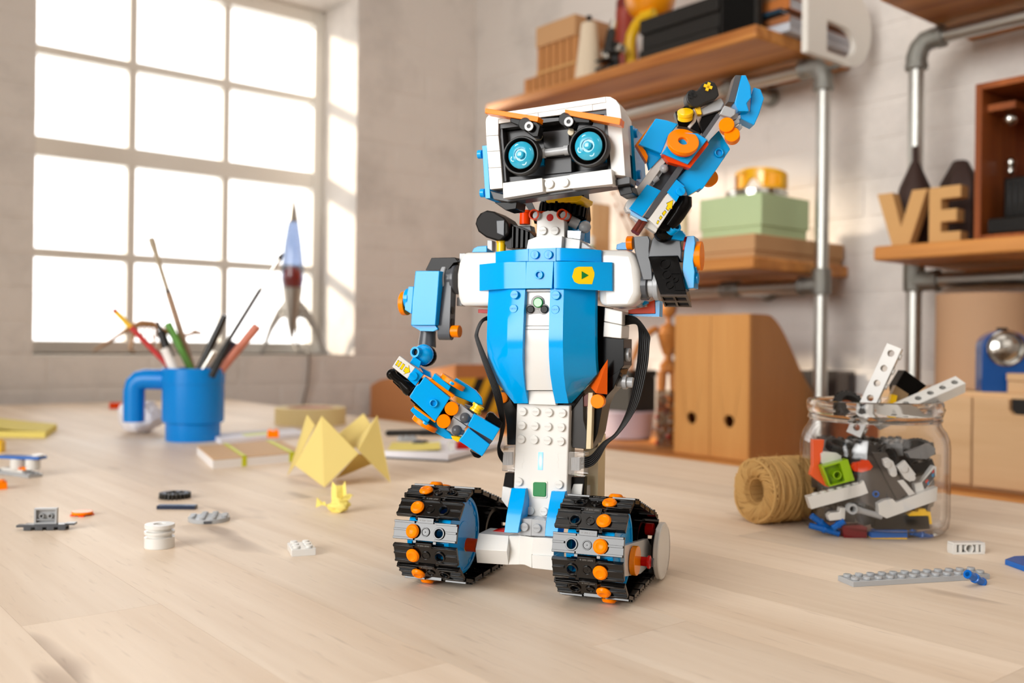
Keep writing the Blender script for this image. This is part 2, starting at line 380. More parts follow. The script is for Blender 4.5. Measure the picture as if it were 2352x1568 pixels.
def pipe_frame(label, yv, s, ye):
    t = thing('pipe_frame', label, 'pipe frame', (1.6, yv, T - 0.063))
    x = 1.6; r = 0.0128
    G().cyl((x, yv, T - 0.063), (0, 0, 1), r, 0.063 + 0.655, 24).build('upright_pipe', M_PIPE, t)
    G().cyl((x, yv + s * 0.02, T + 0.675), (0, s, 0), r, abs(ye - yv) - 0.02, 24).build('cross_pipe', M_PIPE, t)
    G().cyl((x, yv + s * 0.02, T + 0.258), (0, s, 0), r, abs(ye - yv) - 0.02, 24).build('cross_pipe', M_PIPE, t)
    pts = [(x, yv, T + 0.634), (x, yv, T + 0.649), (x, yv + s * 0.006, T + 0.664), (x, yv + s * 0.016, T + 0.673), (x, yv + s * 0.03, T + 0.675), (x, yv + s * 0.042, T + 0.675)]
    e = G(); e.tube(pts, 0.0178, 20); e.cyl((x, yv, T + 0.626), (0, 0, 1), 0.0192, 0.012, 24, b=0.002).cyl((x, yv + s * 0.038, T + 0.675), (0, s, 0), 0.0192, 0.012, 24, b=0.002)
    e.build('elbow_fitting', M_FIT, t)
    e = G(); e.cyl((x, yv, T + 0.240), (0, 0, 1), 0.0178, 0.05, 24, b=0.002).cyl((x, yv, T + 0.258), (0, s, 0), 0.0178, 0.04, 24, b=0.002).cyl((x, yv + s * 0.036, T + 0.258), (0, s, 0), 0.0192, 0.01, 24, b=0.002)
    e.build('tee_fitting', M_FIT, t)
    for z in (0.675, 0.258):
        yy = yv + s * 0.21
        e = G(); e.cyl((x, yy - 0.022, T + z), (0, 1, 0), 0.0178, 0.044, 24, b=0.002).cyl((x, yy, T + z), (1, 0, 0), 0.0165, 0.03, 24, b=0.002).cyl((x - 0.0175, yy, T + z), (-1, 0, 0), 0.005, 0.004, 6)
        e.build('tee_fitting', M_FIT, t)
        G().cyl((x + 0.028, yy, T + z), (1, 0, 0), r, XR - x - 0.032, 20).build('wall_pipe', M_PIPE, t)
        G().cyl((XR - 0.012, yy, T + z), (1, 0, 0), 0.0195, 0.0085, 28, b=0.002).build('wall_flange', M_FIT, t)
pipe_frame('galvanised pipe frame beside the magazine files', 1.029, 1, 1.78)
pipe_frame('galvanised pipe frame behind the letter V', 0.846, -1, 0.18)

# --- upper shelf
ZU = T + 0.720
M_SLAT = plastic('brown_card', (186, 130, 80), 0.8, 0.2, 0, 0, 0.1, 300)
t = thing('cardboard_organizer', 'slotted cardboard organizer at the far end of upper shelf', 'organizer', (1.54, 1.65, ZU))
G().bx(1.47, 1.60, 1.58, 1.715, ZU + 0.118, ZU + 0.166).build('lid', M_KRAFT, t, 0.002)
for i in range(6):
    y = 1.705 - i * 0.0235; G().bx(1.475, 1.60, y - 0.0095, y + 0.0095, ZU + 0.060, ZU + 0.118).build('slat', M_SLAT, t, 0.001)
G().bx(1.472, 1.60, 1.58, 1.715, ZU + 0.054, ZU + 0.060).build('shelf_layer', M_CARD, t)
for i in range(8):
    y = 1.752 - i * 0.0235; G().bx(1.475, 1.60, y - 0.0095, y + 0.0095, ZU, ZU + 0.054).build('slat', M_SLAT, t, 0.001)
G().bx(1.58, 1.60, 1.575, 1.76, ZU, ZU + 0.12).build('back_panel', plastic('dark_card', (110, 62, 32), 0.85), t)
t = thing('thread_cone', 'cream cone of thread beside the cardboard organizer', 'thread cone', (1.458, 1.522, ZU))
g = G(); pr = [(0.030, 0)]
for i in range(40):
    f = i / 39; pr.append((0.030 - 0.013 * f + (0.0004 if i % 2 else 0), 0.002 + 0.122 * f))
g.lathe(pr + [(0.012, 0.127)], (1.458, 1.522, ZU), n=32).build('thread', plastic('cream_thread', (226, 208, 182), 0.8, 0.2, 0, 0, 0.3, 900), t)
G().cyl((1.458, 1.522, ZU + 0.12), (0, 0, 1), 0.006, 0.022, 16).build('core_tip', M_MATTE, t)
t = thing('small_microscope', 'small black and chrome toy microscope on upper shelf', 'microscope', (1.455, 1.452, ZU))
G().bx(1.430, 1.480, 1.430, 1.474, ZU, ZU + 0.012).bx(1.460, 1.474, 1.442, 1.462, ZU + 0.012, ZU + 0.07).build('base', M_BLACK, t, 0.003)
G().cyl((1.445, 1.452, ZU + 0.04), (0.25, 0, 1), 0.010, 0.055, 18, b=0.002).build('eyepiece_tube', M_BLACK, t)
G().cyl((1.459, 1.452, ZU + 0.095), (0.25, 0, 1), 0.007, 0.022, 18, b=0.001).build('eyepiece', M_STEEL, t); G().cyl((1.441, 1.452, ZU + 0.022), (0.25, 0, 1), 0.005, 0.02, 16).build('lens', M_STEEL, t)
G().cyl((1.464, 1.480, ZU + 0.05), (0, -1, 0), 0.011, 0.056, 18, b=0.002).build('focus_knob', M_STEEL, t)
G().bx(1.425, 1.462, 1.436, 1.468, ZU + 0.022, ZU + 0.026).build('stage', M_BLACK, t, 0.001)
g = G(); g.lathe([(0.031, 0), (0.034, 0.01), (0.030, 0.08), (0.024, 0.15), (0.022, 0.175), (0.023, 0.180), (0.021, 0.19), (0.018, 0.20), (0.0, 0.203)], (1.585, 1.535, ZU), n=32)
t = thing('red_bottle', 'tall dull red bottle behind the small microscope', 'bottle', (1.585, 1.535, ZU))
g.build('body', plastic('dull_red', (160, 62, 48), 0.4), t); G().lathe([(0.0215, 0.186), (0.0215, 0.206), (0.018, 0.212), (0, 0.213)], (1.585, 1.535, ZU), n=28).build('cap', plastic('dark_red', (120, 36, 28), 0.4), t)
t = thing('yellow_lamp', 'yellow desk lamp with round orange shade on upper shelf', 'lamp', (1.60, 1.43, ZU))
M_YEL = plastic('lamp_yellow', (232, 182, 16), 0.35)
G().cyl((1.60, 1.43, ZU), (0, 0, 1), 0.045, 0.012, 32, b=0.004).build('base', M_YEL, t)
pa = [pX(*q_, 1.515) for q_ in ((1452, 128), (1446, 105), (1450, 82), (1462, 58), (1480, 38), (1502, 30))]; pa[0].z = ZU + 0.004
G().tube(pa, [0.010, 0.012, 0.0125, 0.0125, 0.0125, 0.011], 16).build('neck', M_YEL, t)
SC = pX(1494, -6, 1.545)
pr = [(0.056 * math.sin(math.pi * i / 18), -0.056 * math.cos(math.pi * i / 18)) for i in range(2, 17)]
G().lathe(pr, SC, n=36).build('lamp_shade', plastic('orange_enamel', (240, 150, 12), 0.25, 0.5, 0.4), t)
G().cyl(SC - Vector((0, 0, 0.064)), (0, 0, 1), 0.030, 0.018, 28, 0.032, 0.003).build('collar', M_YEL, t)
for i in range(3):
    g = G(); d = 0.004 * (i % 2)
    g.bx(1.458 + d, 1.52, 1.168, 1.372 - d, ZU + 0.0315 * i, ZU + 0.0315 * (i + 1) - 0.0008)
    tag(g.build('black_case', M_MATTE, None, 0.003), ('bottom', 'middle', 'top')[i] + ' black flat case in the stack beside the yellow lamp', 'case', 'black flat cases on the upper shelf')
t = thing('black_board', 'tall narrow black board between black cases and books', 'board', (1.468, 1.118, ZU))
G().bx(1.458, 1.478, 1.078, 1.162, ZU, ZU + 0.27).build('board', M_MATTE, t, 0.003)
G().bx(1.4565, 1.458, 1.084, 1.156, ZU + 0.006, ZU + 0.258).build('cloth_face', plastic('black_cloth', (16, 15, 14), 0.9, 0.1, 0, 0, 0.4, 1500), t)
bk = [((200, 205, 214), 'white and blue book at the bottom of the tilted book stack', 0.018, 0.000), ((176, 110, 64), 'tan book second from the bottom of the book stack', 0.016, 0.004),
      ((20, 62, 84), 'dark teal book in the middle of the book stack', 0.008, -0.012), ((190, 112, 50), 'thick orange-brown book above the teal book', 0.024, 0.003),
      ((168, 122, 82), 'light brown book under the grey-blue book', 0.015, 0.006), ((104, 116, 134), 'grey-blue book at the top of the book stack', 0.014, 0.002)]
z = ZU
for i, (c, lb, h, dx) in enumerate(bk):
    t = thing('book', lb, 'book', (1.63, 1.11, z), 0, 'books stacked at the end of the upper shelf')
    x0, x1, y0, y1 = 1.50 + dx, 1.724, 1.036 + abs(dx), 1.19
    mc = plastic('book_cover_%d' % i, c, 0.55)
    G().bx(x0, x1, y0, y1, z, z + 0.0018).bx(x0, x1, y0, y1, z + h - 0.0018, z + h).bx(x0, x0 + 0.002, y0, y1, z, z + h).build('cover', mc, t, 0.0005)
    G().bx(x0 + 0.002, x1 - 0.003, y0 + 0.003, y1 - 0.003, z + 0.0018, z + h - 0.0018).build('pages', plastic('book_pages', (222, 190, 150) if i else (214, 214, 220), 0.85), t)
    z += h + 0.0002
t = thing('wooden_duck_block', 'small dark brown wooden block on top of the book stack', 'block', (1.62, 1.13, z))
G().bx(1.56, 1.66, 1.08, 1.18, z, z + 0.03).build('block', wood('dark_block', (96, 46, 18), (150, 82, 34), 1, 40), t, 0.003)
G().bx(1.57, 1.65, 1.09, 1.17, z + 0.03, z + 0.034).build('top_panel', wood('dark_block2', (120, 66, 28), (170, 100, 48), 1, 40), t, 0.001)
# white letter D hung from the pipe elbow
def arc(cx, cz, rx, rz, a0, a1, n): return [(cx + rx * math.cos(R(a0 + (a1 - a0) * i / n)), cz + rz * math.sin(R(a0 + (a1 - a0) * i / n))) for i in range(n + 1)]
zb = T + 0.667; YB = 0.985
o = [(1.480, zb), (1.610, zb)] + arc(1.610, zb + 0.075, 0.080, 0.075, -90, 90, 22) + [(1.480, zb + 0.150)]
h1 = [(1.541, zb + 0.013), (1.590, zb + 0.013)] + arc(1.592, zb + 0.0415, 0.044, 0.0285, -90, 90, 14) + [(1.541, zb + 0.070)]
g = G(); g.prism([[(x, YB, z) for x, z in l] for l in (o, h1)], (0, 0.012, 0))
lt = thing('hanging_letter', 'big white letter D hanging at the shelf end', 'letter', (1.58, YB, zb)); g.build('letter', plastic('white_letter', (232, 228, 220), 0.45), lt, 0.001)
G().cyl((1.60, YB + 0.012, zb - 0.0), (0, 1, 0), 0.005, 0.024, 14).build('hook', M_FIT, lt)

# --- lower shelf: boxes, tin, goggles
ZM = T + 0.304
t = thing('kraft_box', 'flat brown kraft box under the pale green box', 'box', (1.56, 1.2, ZM))
G().bx(1.437, 1.722, 1.062, 1.33, ZM, ZM + 0.016).build('body', M_KRAFT, t, 0.0015); G().bx(1.434, 1.725, 1.059, 1.333, ZM + 0.012, ZM + 0.042).build('lid', M_KRAFT, t, 0.0015)
M_GRN = plastic('pale_green_card', (186, 206, 158), 0.7)
t = thing('green_box', 'pale green lidded box under the tin and goggles', 'box', (1.55, 1.145, ZM + 0.042))
G().bx(1.475, 1.622, 1.076, 1.215, ZM + 0.042, ZM + 0.07).build('body', M_GRN, t, 0.001); G().bx(1.472, 1.625, 1.073, 1.218, ZM + 0.062, ZM + 0.122).build('lid', M_GRN, t, 0.0012)
t = thing('flat_tin', 'flat round silver tin on the green box', 'tin', (1.552, 1.142, ZM + 0.122))
G().cyl((1.552, 1.142, ZM + 0.122), (0, 0, 1), 0.058, 0.010, 40, b=0.001).build('body', M_STEEL, t); G().cyl((1.552, 1.142, ZM + 0.129), (0, 0, 1), 0.0595, 0.009, 40, b=0.0015).build('lid', M_STEEL, t)
# goggles: curved band with a nose notch and two lenses
t = thing('safety_goggles', 'yellow safety goggles lying on the round tin', 'goggles', (1.552, 1.142, ZM + 0.138))
M_GOG = plastic('goggle_yellow', (246, 182, 14), 0.3)
gm = Matrix.Translation((1.545, 1.142, ZM + 0.138)) @ Matrix.Rotation(R(-78), 4, 'Z')
def gog(a, z):
    a = R(a); return (0.052 * math.sin(a), -0.040 * math.cos(a) + 0.028, z)
A = list(range(-90, 91, 6))
def zb_(a): return 0.0 + 0.026 * math.exp(-(a / 17) ** 2) + 0.006 * (abs(a) / 90) ** 4
def zt_(a): return 0.046 - 0.012 * (abs(a) / 90) ** 2
def frame_row(f): return [gog(a, zb_(a) + (zt_(a) - zb_(a)) * f) for a in A]
g = G(gm); g.sheet([frame_row(0), frame_row(0.22)], (0, 0.006, 0)); g.sheet([frame_row(0.8), frame_row(1)], (0, 0.006, 0))
for s0 in ((-90, -66), (-12, 12), (66, 90)):
    AA = range(s0[0], s0[1] + 1, 6); g.sheet([[gog(a, zb_(a) + (zt_(a) - zb_(a)) * f) for a in AA] for f in (0.2, 0.82)], (0, 0.006, 0))
g.build('goggle_frame', M_GOG, t)
M_GLENS = thin_glass('yellow_lens', (255, 216, 96), 0.15)
for s in (-1, 1):
    AA = [s * a for a in range(12, 67, 6)]
    G(gm).sheet([[gog(a, zb_(a) + (zt_(a) - zb_(a)) * f) for a in AA] for f in (0.2, 0.82)], (0, 0.002, 0)).build('lens', M_GLENS, t)
# far left of the lower shelf: tubes, bottle, dried twigs
t = thing('cream_candle', 'cream candle jar beside the green box', 'candle', (1.46, 1.255, ZM + 0.042))
G().cyl((1.46, 1.255, ZM + 0.042), (0, 0, 1), 0.013, 0.066, 24, b=0.002).build('wax', plastic('cream_wax', (240, 222, 188), 0.5), t); G().cyl((1.46, 1.255, ZM + 0.108), (0, 0, 1), 0.001, 0.006, 8).build('wick', M_MATTE, t)
t = thing('test_tube_rack', 'pale wooden rack of test tubes behind the robot', 'test tube rack', (1.5, 1.62, ZM))
M_PALE = wood('pale_pine', (214, 172, 122), (240, 208, 164), 2, 40, 0.5)
G().bx(1.47, 1.53, 1.52, 1.72, ZM, ZM + 0.012).bx(1.47, 1.53, 1.52, 1.532, ZM + 0.012, ZM + 0.15).bx(1.47, 1.53, 1.708, 1.72, ZM + 0.012, ZM + 0.15).bx(1.475, 1.525, 1.532, 1.708, ZM + 0.085, ZM + 0.092).build('frame', M_PALE, t, 0.001)
M_TUBE = thin_glass('tube_glass', (236, 232, 224), 0.5)
for i in range(5):
    y = 1.55 + i * 0.033
    G().lathe([(0.0, 0.014), (0.007, 0.018), (0.009, 0.026), (0.009, 0.15), (0.0102, 0.153), (0.008, 0.153), (0.008, 0.026), (0.0, 0.016)], (1.50, y, ZM), n=16).build('test_tube', M_TUBE, t)
    G().cyl((1.50, y, ZM + 0.022), (0, 0, 1), 0.0072, 0.03 + 0.008 * (i % 3), 12).build('tube_filling', plastic('filling_%d' % i, [(150, 96, 50), (120, 60, 30), (190, 150, 90), (96, 70, 40), (168, 120, 60)][i], 0.6), t)
t = thing('green_bottle', 'small white-capped green bottle on the lower shelf', 'bottle', (1.45, 1.46, ZM))
G().lathe([(0.010, 0), (0.0115, 0.003), (0.0115, 0.04), (0.006, 0.05), (0.006, 0.054)], (1.45, 1.50, ZM), n=20).build('body', plastic('bottle_green', (32, 140, 84), 0.35), t)
G().cyl((1.45, 1.50, ZM + 0.05), (0, 0, 1), 0.0088, 0.022, 18, b=0.002).build('cap', plastic('cap_white', (240, 236, 226), 0.4), t)
t = thing('dried_flowers', 'bunch of dried brown flowers in a clear vase', 'dried flowers', (1.58, 1.5, ZM))
G().lathe([(0.0, 0.003), (0.024, 0.003), (0.03, 0.05), (0.022, 0.085), (0.025, 0.09), (0.023, 0.09), (0.020, 0.085), (0.028, 0.05), (0.022, 0.005), (0, 0.005)], (1.60, 1.46, ZM), n=24).build('vase', M_TUBE, t)
g = G(); g2 = G(); rg = random.Random(4)
for i in range(34):
    a = rg.uniform(0, 6.28); sp = rg.uniform(0.02, 0.10); hh = rg.uniform(0.12, 0.2)
    p0 = Vector((1.60 + 0.012 * math.cos(a), 1.46 + 0.012 * math.sin(a), ZM + 0.008)); p2 = p0 + Vector((sp * math.cos(a) * 0.7, sp * math.sin(a), hh))
    p1 = (p0 + p2) / 2 + Vector((rg.uniform(-0.01, 0.01), rg.uniform(-0.01, 0.01), 0.02))
    g.tube([p0, p1, p2], 0.0011, 5); g2.ball(p2, rg.uniform(0.003, 0.008), 8)
tag(g.build('stem', plastic('dry_stem', (150, 104, 58), 0.8), t), kind='stuff'); tag(g2.build('flower_head', plastic('dry_flower', (176, 118, 64), 0.9), t), kind='stuff')

# --- bench: magazine files
ZBN = T - 0.063
M_FILE = wood('file_plywood', (204, 140, 74), (226, 166, 98), 2, 24, 0.45, 0.03, 0.25, 0.75, 0.03, 0.08)
M_FILES = wood('file_plywood_side', (172, 118, 70), (196, 140, 88), 2, 24, 0.45, 0.03, 0.25, 0.75, 0.03, 0.08)
def mag_file(y0, y1, label):
    t = thing('magazine_file', label, 'magazine file', (1.53, (y0 + y1) / 2, ZBN), 0, 'plywood magazine files on the bench')
    H = 0.263; x0, x1 = 1.41, 1.65
    ci = [(1.41, y0 + (y1 - y0) / 2 + 0.0115 * math.cos(a * math.pi / 10), ZBN + 0.068 + 0.0115 * math.sin(a * math.pi / 10)) for a in range(20)]
    G().prism([[(1.41, y0, ZBN), (1.41, y1, ZBN), (1.41, y1, ZBN + H), (1.41, y0, ZBN + H)], ci], (0.006, 0, 0)).build('front_panel', M_FILE, t, 0.0008)
    prof = [(x0 + 0.006, 0), (x1, 0), (x1, 0.105)] + [(x1 - 0.012 - 0.2 * f, 0.112 + 0.151 * (0.5 - 0.5 * math.cos(math.pi * min(1, f * 1.12))) ** 1.0) for f in [i / 20 for i in range(0, 21)]] + [(x0 + 0.006, H)]
    for yy in (y0, y1 - 0.005):
        G().prism([[(x, yy, ZBN + z) for x, z in prof]], (0, 0.005, 0)).build('side_panel', M_FILES, t, 0.0006)
    G().bx(x0 + 0.006, x1, y0 + 0.005, y1 - 0.005, ZBN, ZBN + 0.006).bx(x1 - 0.005, x1, y0 + 0.005, y1 - 0.005, ZBN + 0.006, ZBN + 0.104).build('bottom_panel', M_FILE, t)
mag_file(1.138, 1.224, 'plywood magazine file farther from the glass jar'); mag_file(1.0505, 1.1365, 'plywood magazine file nearer to the glass jar')
g = G(); g.bx(1.66, 1.72, 1.04, 1.13, ZBN, ZBN + 0.155); t = thing('grey_book', 'grey hardback book behind the magazine files', 'book', (1.69, 1.085, ZBN))
g.build('pages', plastic('grey_pages', (120, 112, 106), 0.7), t, 0.001); G().bx(1.658, 1.660, 1.03, 1.13, ZBN, ZBN + 0.158).bx(1.72, 1.722, 1.03, 1.13, ZBN, ZBN + 0.158).build('cover', plastic('grey_cover', (74, 66, 62), 0.6), t)
g = G(); g.cyl((1.645, 0.985, ZBN + 0.058), (1, 0, 0), 0.058, 0.02, 36, b=0.003); tag(g.build('wooden_disc', wood('reddish_wood', (120, 58, 26), (158, 86, 42), 2, 40)), 'reddish wooden disc standing behind the pipe upright', 'disc')
# drawer box with lantern, paper roll
t = thing('drawer_box', 'low plywood drawer box behind the glass jar', 'drawer box', (1.54, 0.55, ZBN))
M_PLY = wood('pale_plywood', (206, 164, 118), (228, 190, 146), 1, 18, 0.45, 0.03, 0.25, 0.75, 0.03, 0.08)
dz1 = 0.1425; ys = [0.80, 0.653, 0.506, 0.359]
G().bx(1.418, 1.69, ys[3], ys[0], ZBN, ZBN + dz1).build('body', M_PLY, t, 0.001)
for i in range(3):
    a, b = ys[i + 1] + 0.0012, ys[i] - 0.0012; c = (a + b) / 2
    f = G().prism([[(1.406, a, ZBN + 0.006), (1.406, b, ZBN + 0.006), (1.406, b, ZBN + dz1 - 0.008), (1.406, c + 0.022, ZBN + dz1 - 0.008), (1.406, c + 0.022, ZBN + dz1 - 0.024), (1.406, c + 0.016, ZBN + dz1 - 0.030), (1.406, c - 0.016, ZBN + dz1 - 0.030), (1.406, c - 0.022, ZBN + dz1 - 0.024), (1.406, c - 0.022, ZBN + dz1 - 0.008), (1.406, a, ZBN + dz1 - 0.008)]], (0.012, 0, 0)).build('drawer', M_PLY, t, 0.0008)
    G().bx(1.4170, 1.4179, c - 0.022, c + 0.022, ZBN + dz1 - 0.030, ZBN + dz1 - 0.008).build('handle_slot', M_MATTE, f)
ZD = ZBN + dz1
t = thing('lantern_torch', 'blue box torch with a round chrome reflector', 'torch', (1.45, 0.635, ZD), 0)
M_LB = plastic('enamel_blue', (16, 78, 150), 0.22, 0.5, 0.3)
lm = Matrix.Translation((1.452, 0.632, ZD)) @ Matrix.Rotation(R(-52), 4, 'Z')    # front faces the camera along local -y
o = [(-0.031, 0), (0.031, 0), (0.031, 0.066)] + arc(0.0, 0.066, 0.031, 0.024, 0, 180, 16)[1:-1] + [(-0.031, 0.066)]
G(lm).prism([[(x, -0.019, z) for x, z in o]], (0, 0.038, 0)).build('body', M_LB, t, 0.004, 3)
G(lm).ring([(0.026, 0), (0.026, 0.004), (0.024, 0.006), (0.022, 0.004), (0.022, 0)], (0, -0.019, 0.064), (0, -1, 0), 36).build('bezel', M_STEEL, t)
G(lm).lathe([(0.0, 0.0062), (0.006, 0.0058), (0.012, 0.0044), (0.018, 0.002), (0.0215, 0.0)], (0, -0.0195, 0.064), (0, -1, 0), 36).build('reflector', M_STEEL, t)
G(lm).ball((0, -0.0275, 0.064), 0.0035, 16).build('bulb', M_TUBE, t)
G(lm).bx(-0.007, 0.007, -0.004, 0.004, 0.088, 0.094).build('switch', M_BLACK, t, 0.001)
t = thing('paper_roll', 'wide upright kraft paper roll behind the blue torch', 'paper roll', (1.60, 0.722, ZD))
g = G(); g.ring([(0.074, 0), (0.074, 0.152), (0.068, 0.152), (0.068, 0)], (1.595, 0.722, ZD), n=48).build('roll', plastic('roll_kraft', (200, 160, 124), 0.75), t)
G().ring([(0.0205, 0), (0.0205, 0.150), (0.018, 0.150), (0.018, 0)], (1.595, 0.722, ZD), n=24).build('core', M_CARD, t)
t = thing('wooden_box', 'small pale wooden box on drawer box beside torch', 'box', (1.46, 0.565, ZD))
G().bx(1.425, 1.50, 0.52, 0.612, ZD, ZD + 0.017).build('body', M_PLY, t, 0.001); G().bx(1.424, 1.501, 0.519, 0.613, ZD + 0.0175, ZD + 0.028).build('lid', M_PLY, t, 0.001)
# letters V and E, funnels, wooden case with microscope
ZS = T + 0.304; H = 0.090
vo = [(0.838, H), (0.812, H), (0.796, 0.034), (0.778, H), (0.753, H), (0.783, 0), (0.810, 0)]
g = G(); g.prism([[(1.462, y, ZS + z) for y, z in vo]], (0.022, 0, 0)); tag(g.build('cardboard_letter', M_CARD, None, 0.0006), 'cardboard letter V standing on the brown shelf', 'letter', 'cardboard letters on the shelf')
eo = [(0.750, 0), (0.700, 0), (0.700, 0.019), (0.731, 0.019), (0.731, 0.035), (0.706, 0.035), (0.706, 0.054), (0.731, 0.054), (0.731, 0.071), (0.700, 0.071), (0.700, H), (0.750, H)]
g = G(); g.prism([[(1.462, y, ZS + z) for y, z in eo]], (0.026, 0, 0)); tag(g.build('cardboard_letter', M_CARD, None, 0.0006), 'cardboard letter E standing beside the wooden case', 'letter', 'cardboard letters on the shelf')
M_IRON = plastic('dark_iron', (62, 44, 38), 0.55, 0.4, 0, 0.3, 0.2)
t = thing('iron_funnel', 'dark iron funnel upside down behind letter V', 'funnel', (1.535, 0.82, ZS))
G().lathe([(0.030, 0), (0.030, 0.085), (0.024, 0.108), (0.006, 0.149)], (1.535, 0.812, ZS), n=24).build('cone', M_IRON, t, 0.001); G().cyl((1.535, 0.812, ZS + 0.147), (0, 0, 1), 0.005, 0.028, 14).build('spout', M_IRON, t)
g = G(); g.lathe([(0.033, 0), (0.033, 0.095), (0.031, 0.112), (0.012, 0.148), (0.0, 0.15)], (1.575, 0.755, ZS), n=6); tag(g.build('iron_weight', M_IRON, None, 0.002), 'dark faceted iron weight behind the letter E', 'weight')
t = thing('wooden_case', 'open upright reddish wooden case at right picture edge', 'case', (1.55, 0.6, ZS))
M_CASE = wood('case_wood', (120, 58, 24), (176, 98, 46), 2, 36, 0.4)
y0, y1 = 0.49, 0.674
G().bx(1.45, 1.62, y1 - 0.01, y1, ZS, ZS + 0.236).bx(1.45, 1.62, y0, y0 + 0.01, ZS, ZS + 0.236).bx(1.45, 1.62, y0 + 0.01, y1 - 0.01, ZS + 0.226, ZS + 0.236).bx(1.45, 1.62, y0 + 0.01, y1 - 0.01, ZS, ZS + 0.008).build('body', M_CASE, t, 0.001)
G().bx(1.61, 1.62, y0 + 0.01, y1 - 0.01, ZS + 0.008, ZS + 0.226).build('back_panel', M_CASE, t)
G().bx(1.47, 1.60, y1 - 0.05, y1 - 0.01, ZS + 0.196, ZS + 0.206).build('inner_ledge', M_CASE, t)
G().ball((1.49, 0.640, ZS + 0.184), 0.0105, 18).build('brass_knob', M_STEEL, t); G().ball((1.52, 0.651, ZS + 0.124), 0.008, 14).ball((1.52, 0.651, ZS + 0.111), 0.007, 14).build('hook', M_STEEL, t)
G().tube([(1.53, 0.598, ZS + 0.236), (1.53, 0.598, ZS + 0.25), (1.53, 0.585, ZS + 0.257), (1.53, 0.572, ZS + 0.25), (1.53, 0.572, ZS + 0.236)], 0.003, 8).build('handle', M_IRON, t)
t = thing('large_microscope', 'large black microscope with steel tube inside wooden case', 'microscope', (1.50, 0.585, ZS + 0.008))
zz = ZS + 0.0085
G().bx(1.452, 1.56, 0.545, 0.655, zz, zz + 0.024).build('base', M_BLACK, t, 0.003)
G().bx(1.475, 1.545, 0.556, 0.643, zz + 0.024, zz + 0.086).build('body', M_BLACK, t, 0.004)
for i in range(9): G().bx(1.4725, 1.4755, 0.632 - i * 0.0085, 0.636 - i * 0.0085, zz + 0.03, zz + 0.08).build('rib', M_BLACK, t, 0.0008)
G().cyl((1.50, 0.597, zz + 0.086), (0, 0, 1), 0.011, 0.068, 24, b=0.001).build('tube', M_BLACK, t)
G().cyl((1.50, 0.597, zz + 0.154), (0, 0, 1), 0.0075, 0.036, 24, b=0.0015).cyl((1.50, 0.597, zz + 0.152), (0, 0, 1), 0.0125, 0.004, 24).build('eyepiece', M_STEEL, t)
G().cyl((1.47, 0.575, zz + 0.045), (-1, 0, 0), 0.012, 0.008, 24, b=0.002).build('focus_knob', M_STEEL, t)

# --- bench: things behind the robot
t = thing('hazard_box', 'sloping cardboard box with a yellow and black striped end', 'box', (1.48, 2.07, ZBN))
G().prism([[(1.365, 2.27, ZBN), (1.365, 2.27, ZBN + 0.085), (1.365, 2.22, ZBN + 0.102), (1.365, 1.877, ZBN + 0.152), (1.365, 1.877, ZBN)]], (0.25, 0, 0)).build('body', plastic('orange_kraft', (196, 128, 76), 0.75), t, 0.002)
for i in range(4):
    x = 1.385 + i * 0.055
    G().prism([[(x, 1.8765, ZBN + 0.03), (x + 0.0275, 1.8765, ZBN + 0.03), (x + 0.0275 + 0.045, 1.8765, ZBN + 0.118), (x + 0.045, 1.8765, ZBN + 0.118)]], (0, -0.0006, 0)).build('black_stripe', M_MATTE, t)
G().bx(1.367, 1.612, 1.8762, 1.877, ZBN + 0.03, ZBN + 0.118).build('yellow_panel', plastic('hazard_yellow', (236, 182, 24), 0.6), t)
# wooden artist mannequin
t = thing('wooden_mannequin', 'jointed wooden artist mannequin with spread arms on a round base', 'mannequin', (1.53, 1.345, ZBN))
M_MAN = wood('mannequin_wood', (176, 108, 48), (206, 138, 72), 2, 50, 0.4)
mx, my = 1.53, 1.345
def mp(l, h, f=0.0): return Vector((mx + 0.77 * l - 0.5 * f, my - 0.635 * l - 0.6 * f, ZBN + h))
G().cyl(mp(0, 0), (0, 0, 1), 0.036, 0.012, 36, b=0.003).build('base', M_MAN, t)
for s in (-1, 1):
    G().tube([mp(s * 0.012, 0.150), mp(s * 0.013, 0.12), mp(s * 0.014, 0.085)], [0.010, 0.0095, 0.006], 12).ball(mp(s * 0.014, 0.082), 0.007, 12).tube([mp(s * 0.014, 0.080), mp(s * 0.014, 0.055), mp(s * 0.012, 0.020)], [0.0065, 0.0078, 0.0045], 12).ball(mp(s * 0.012, 0.018), 0.0055, 12).tube([mp(s * 0.012, 0.016), mp(s * 0.014, 0.014, 0.02)], [0.006, 0.004], 10).build('leg', M_MAN, t)
    G().ball(mp(s * 0.028, 0.238), 0.007, 12).tube([mp(s * 0.030, 0.238), mp(s * 0.047, 0.225), mp(s * 0.062, 0.207)], [0.007, 0.0075, 0.005], 12).ball(mp(s * 0.063, 0.205), 0.0055, 12).tube([mp(s * 0.064, 0.204), mp(s * 0.072, 0.182, 0.01), mp(s * 0.077, 0.168, 0.016)], [0.0055, 0.006, 0.0035], 12).tube([mp(s * 0.077, 0.166, 0.017), mp(s * 0.080, 0.150, 0.022)], [0.0055, 0.003], 10).build('arm', M_MAN, t)
G().lathe([(0.008, 0), (0.017, 0.006), (0.018, 0.018), (0.010, 0.028)], mp(0, 0.145), n=20).build('pelvis', M_MAN, t); G().ball(mp(0, 0.178), 0.009, 14).build('waist', M_MAN, t)
G().lathe([(0.011, 0), (0.018, 0.02), (0.024, 0.045), (0.018, 0.06), (0.006, 0.066)], mp(0, 0.184), n=24).build('torso', M_MAN, t)
G().cyl(mp(0, 0.246), (0, 0, 1), 0.005, 0.016, 12).build('neck', M_MAN, t); G().ball(mp(0, 0.283), 0.0165, 20, sq=1.35).build('head', M_MAN, t)
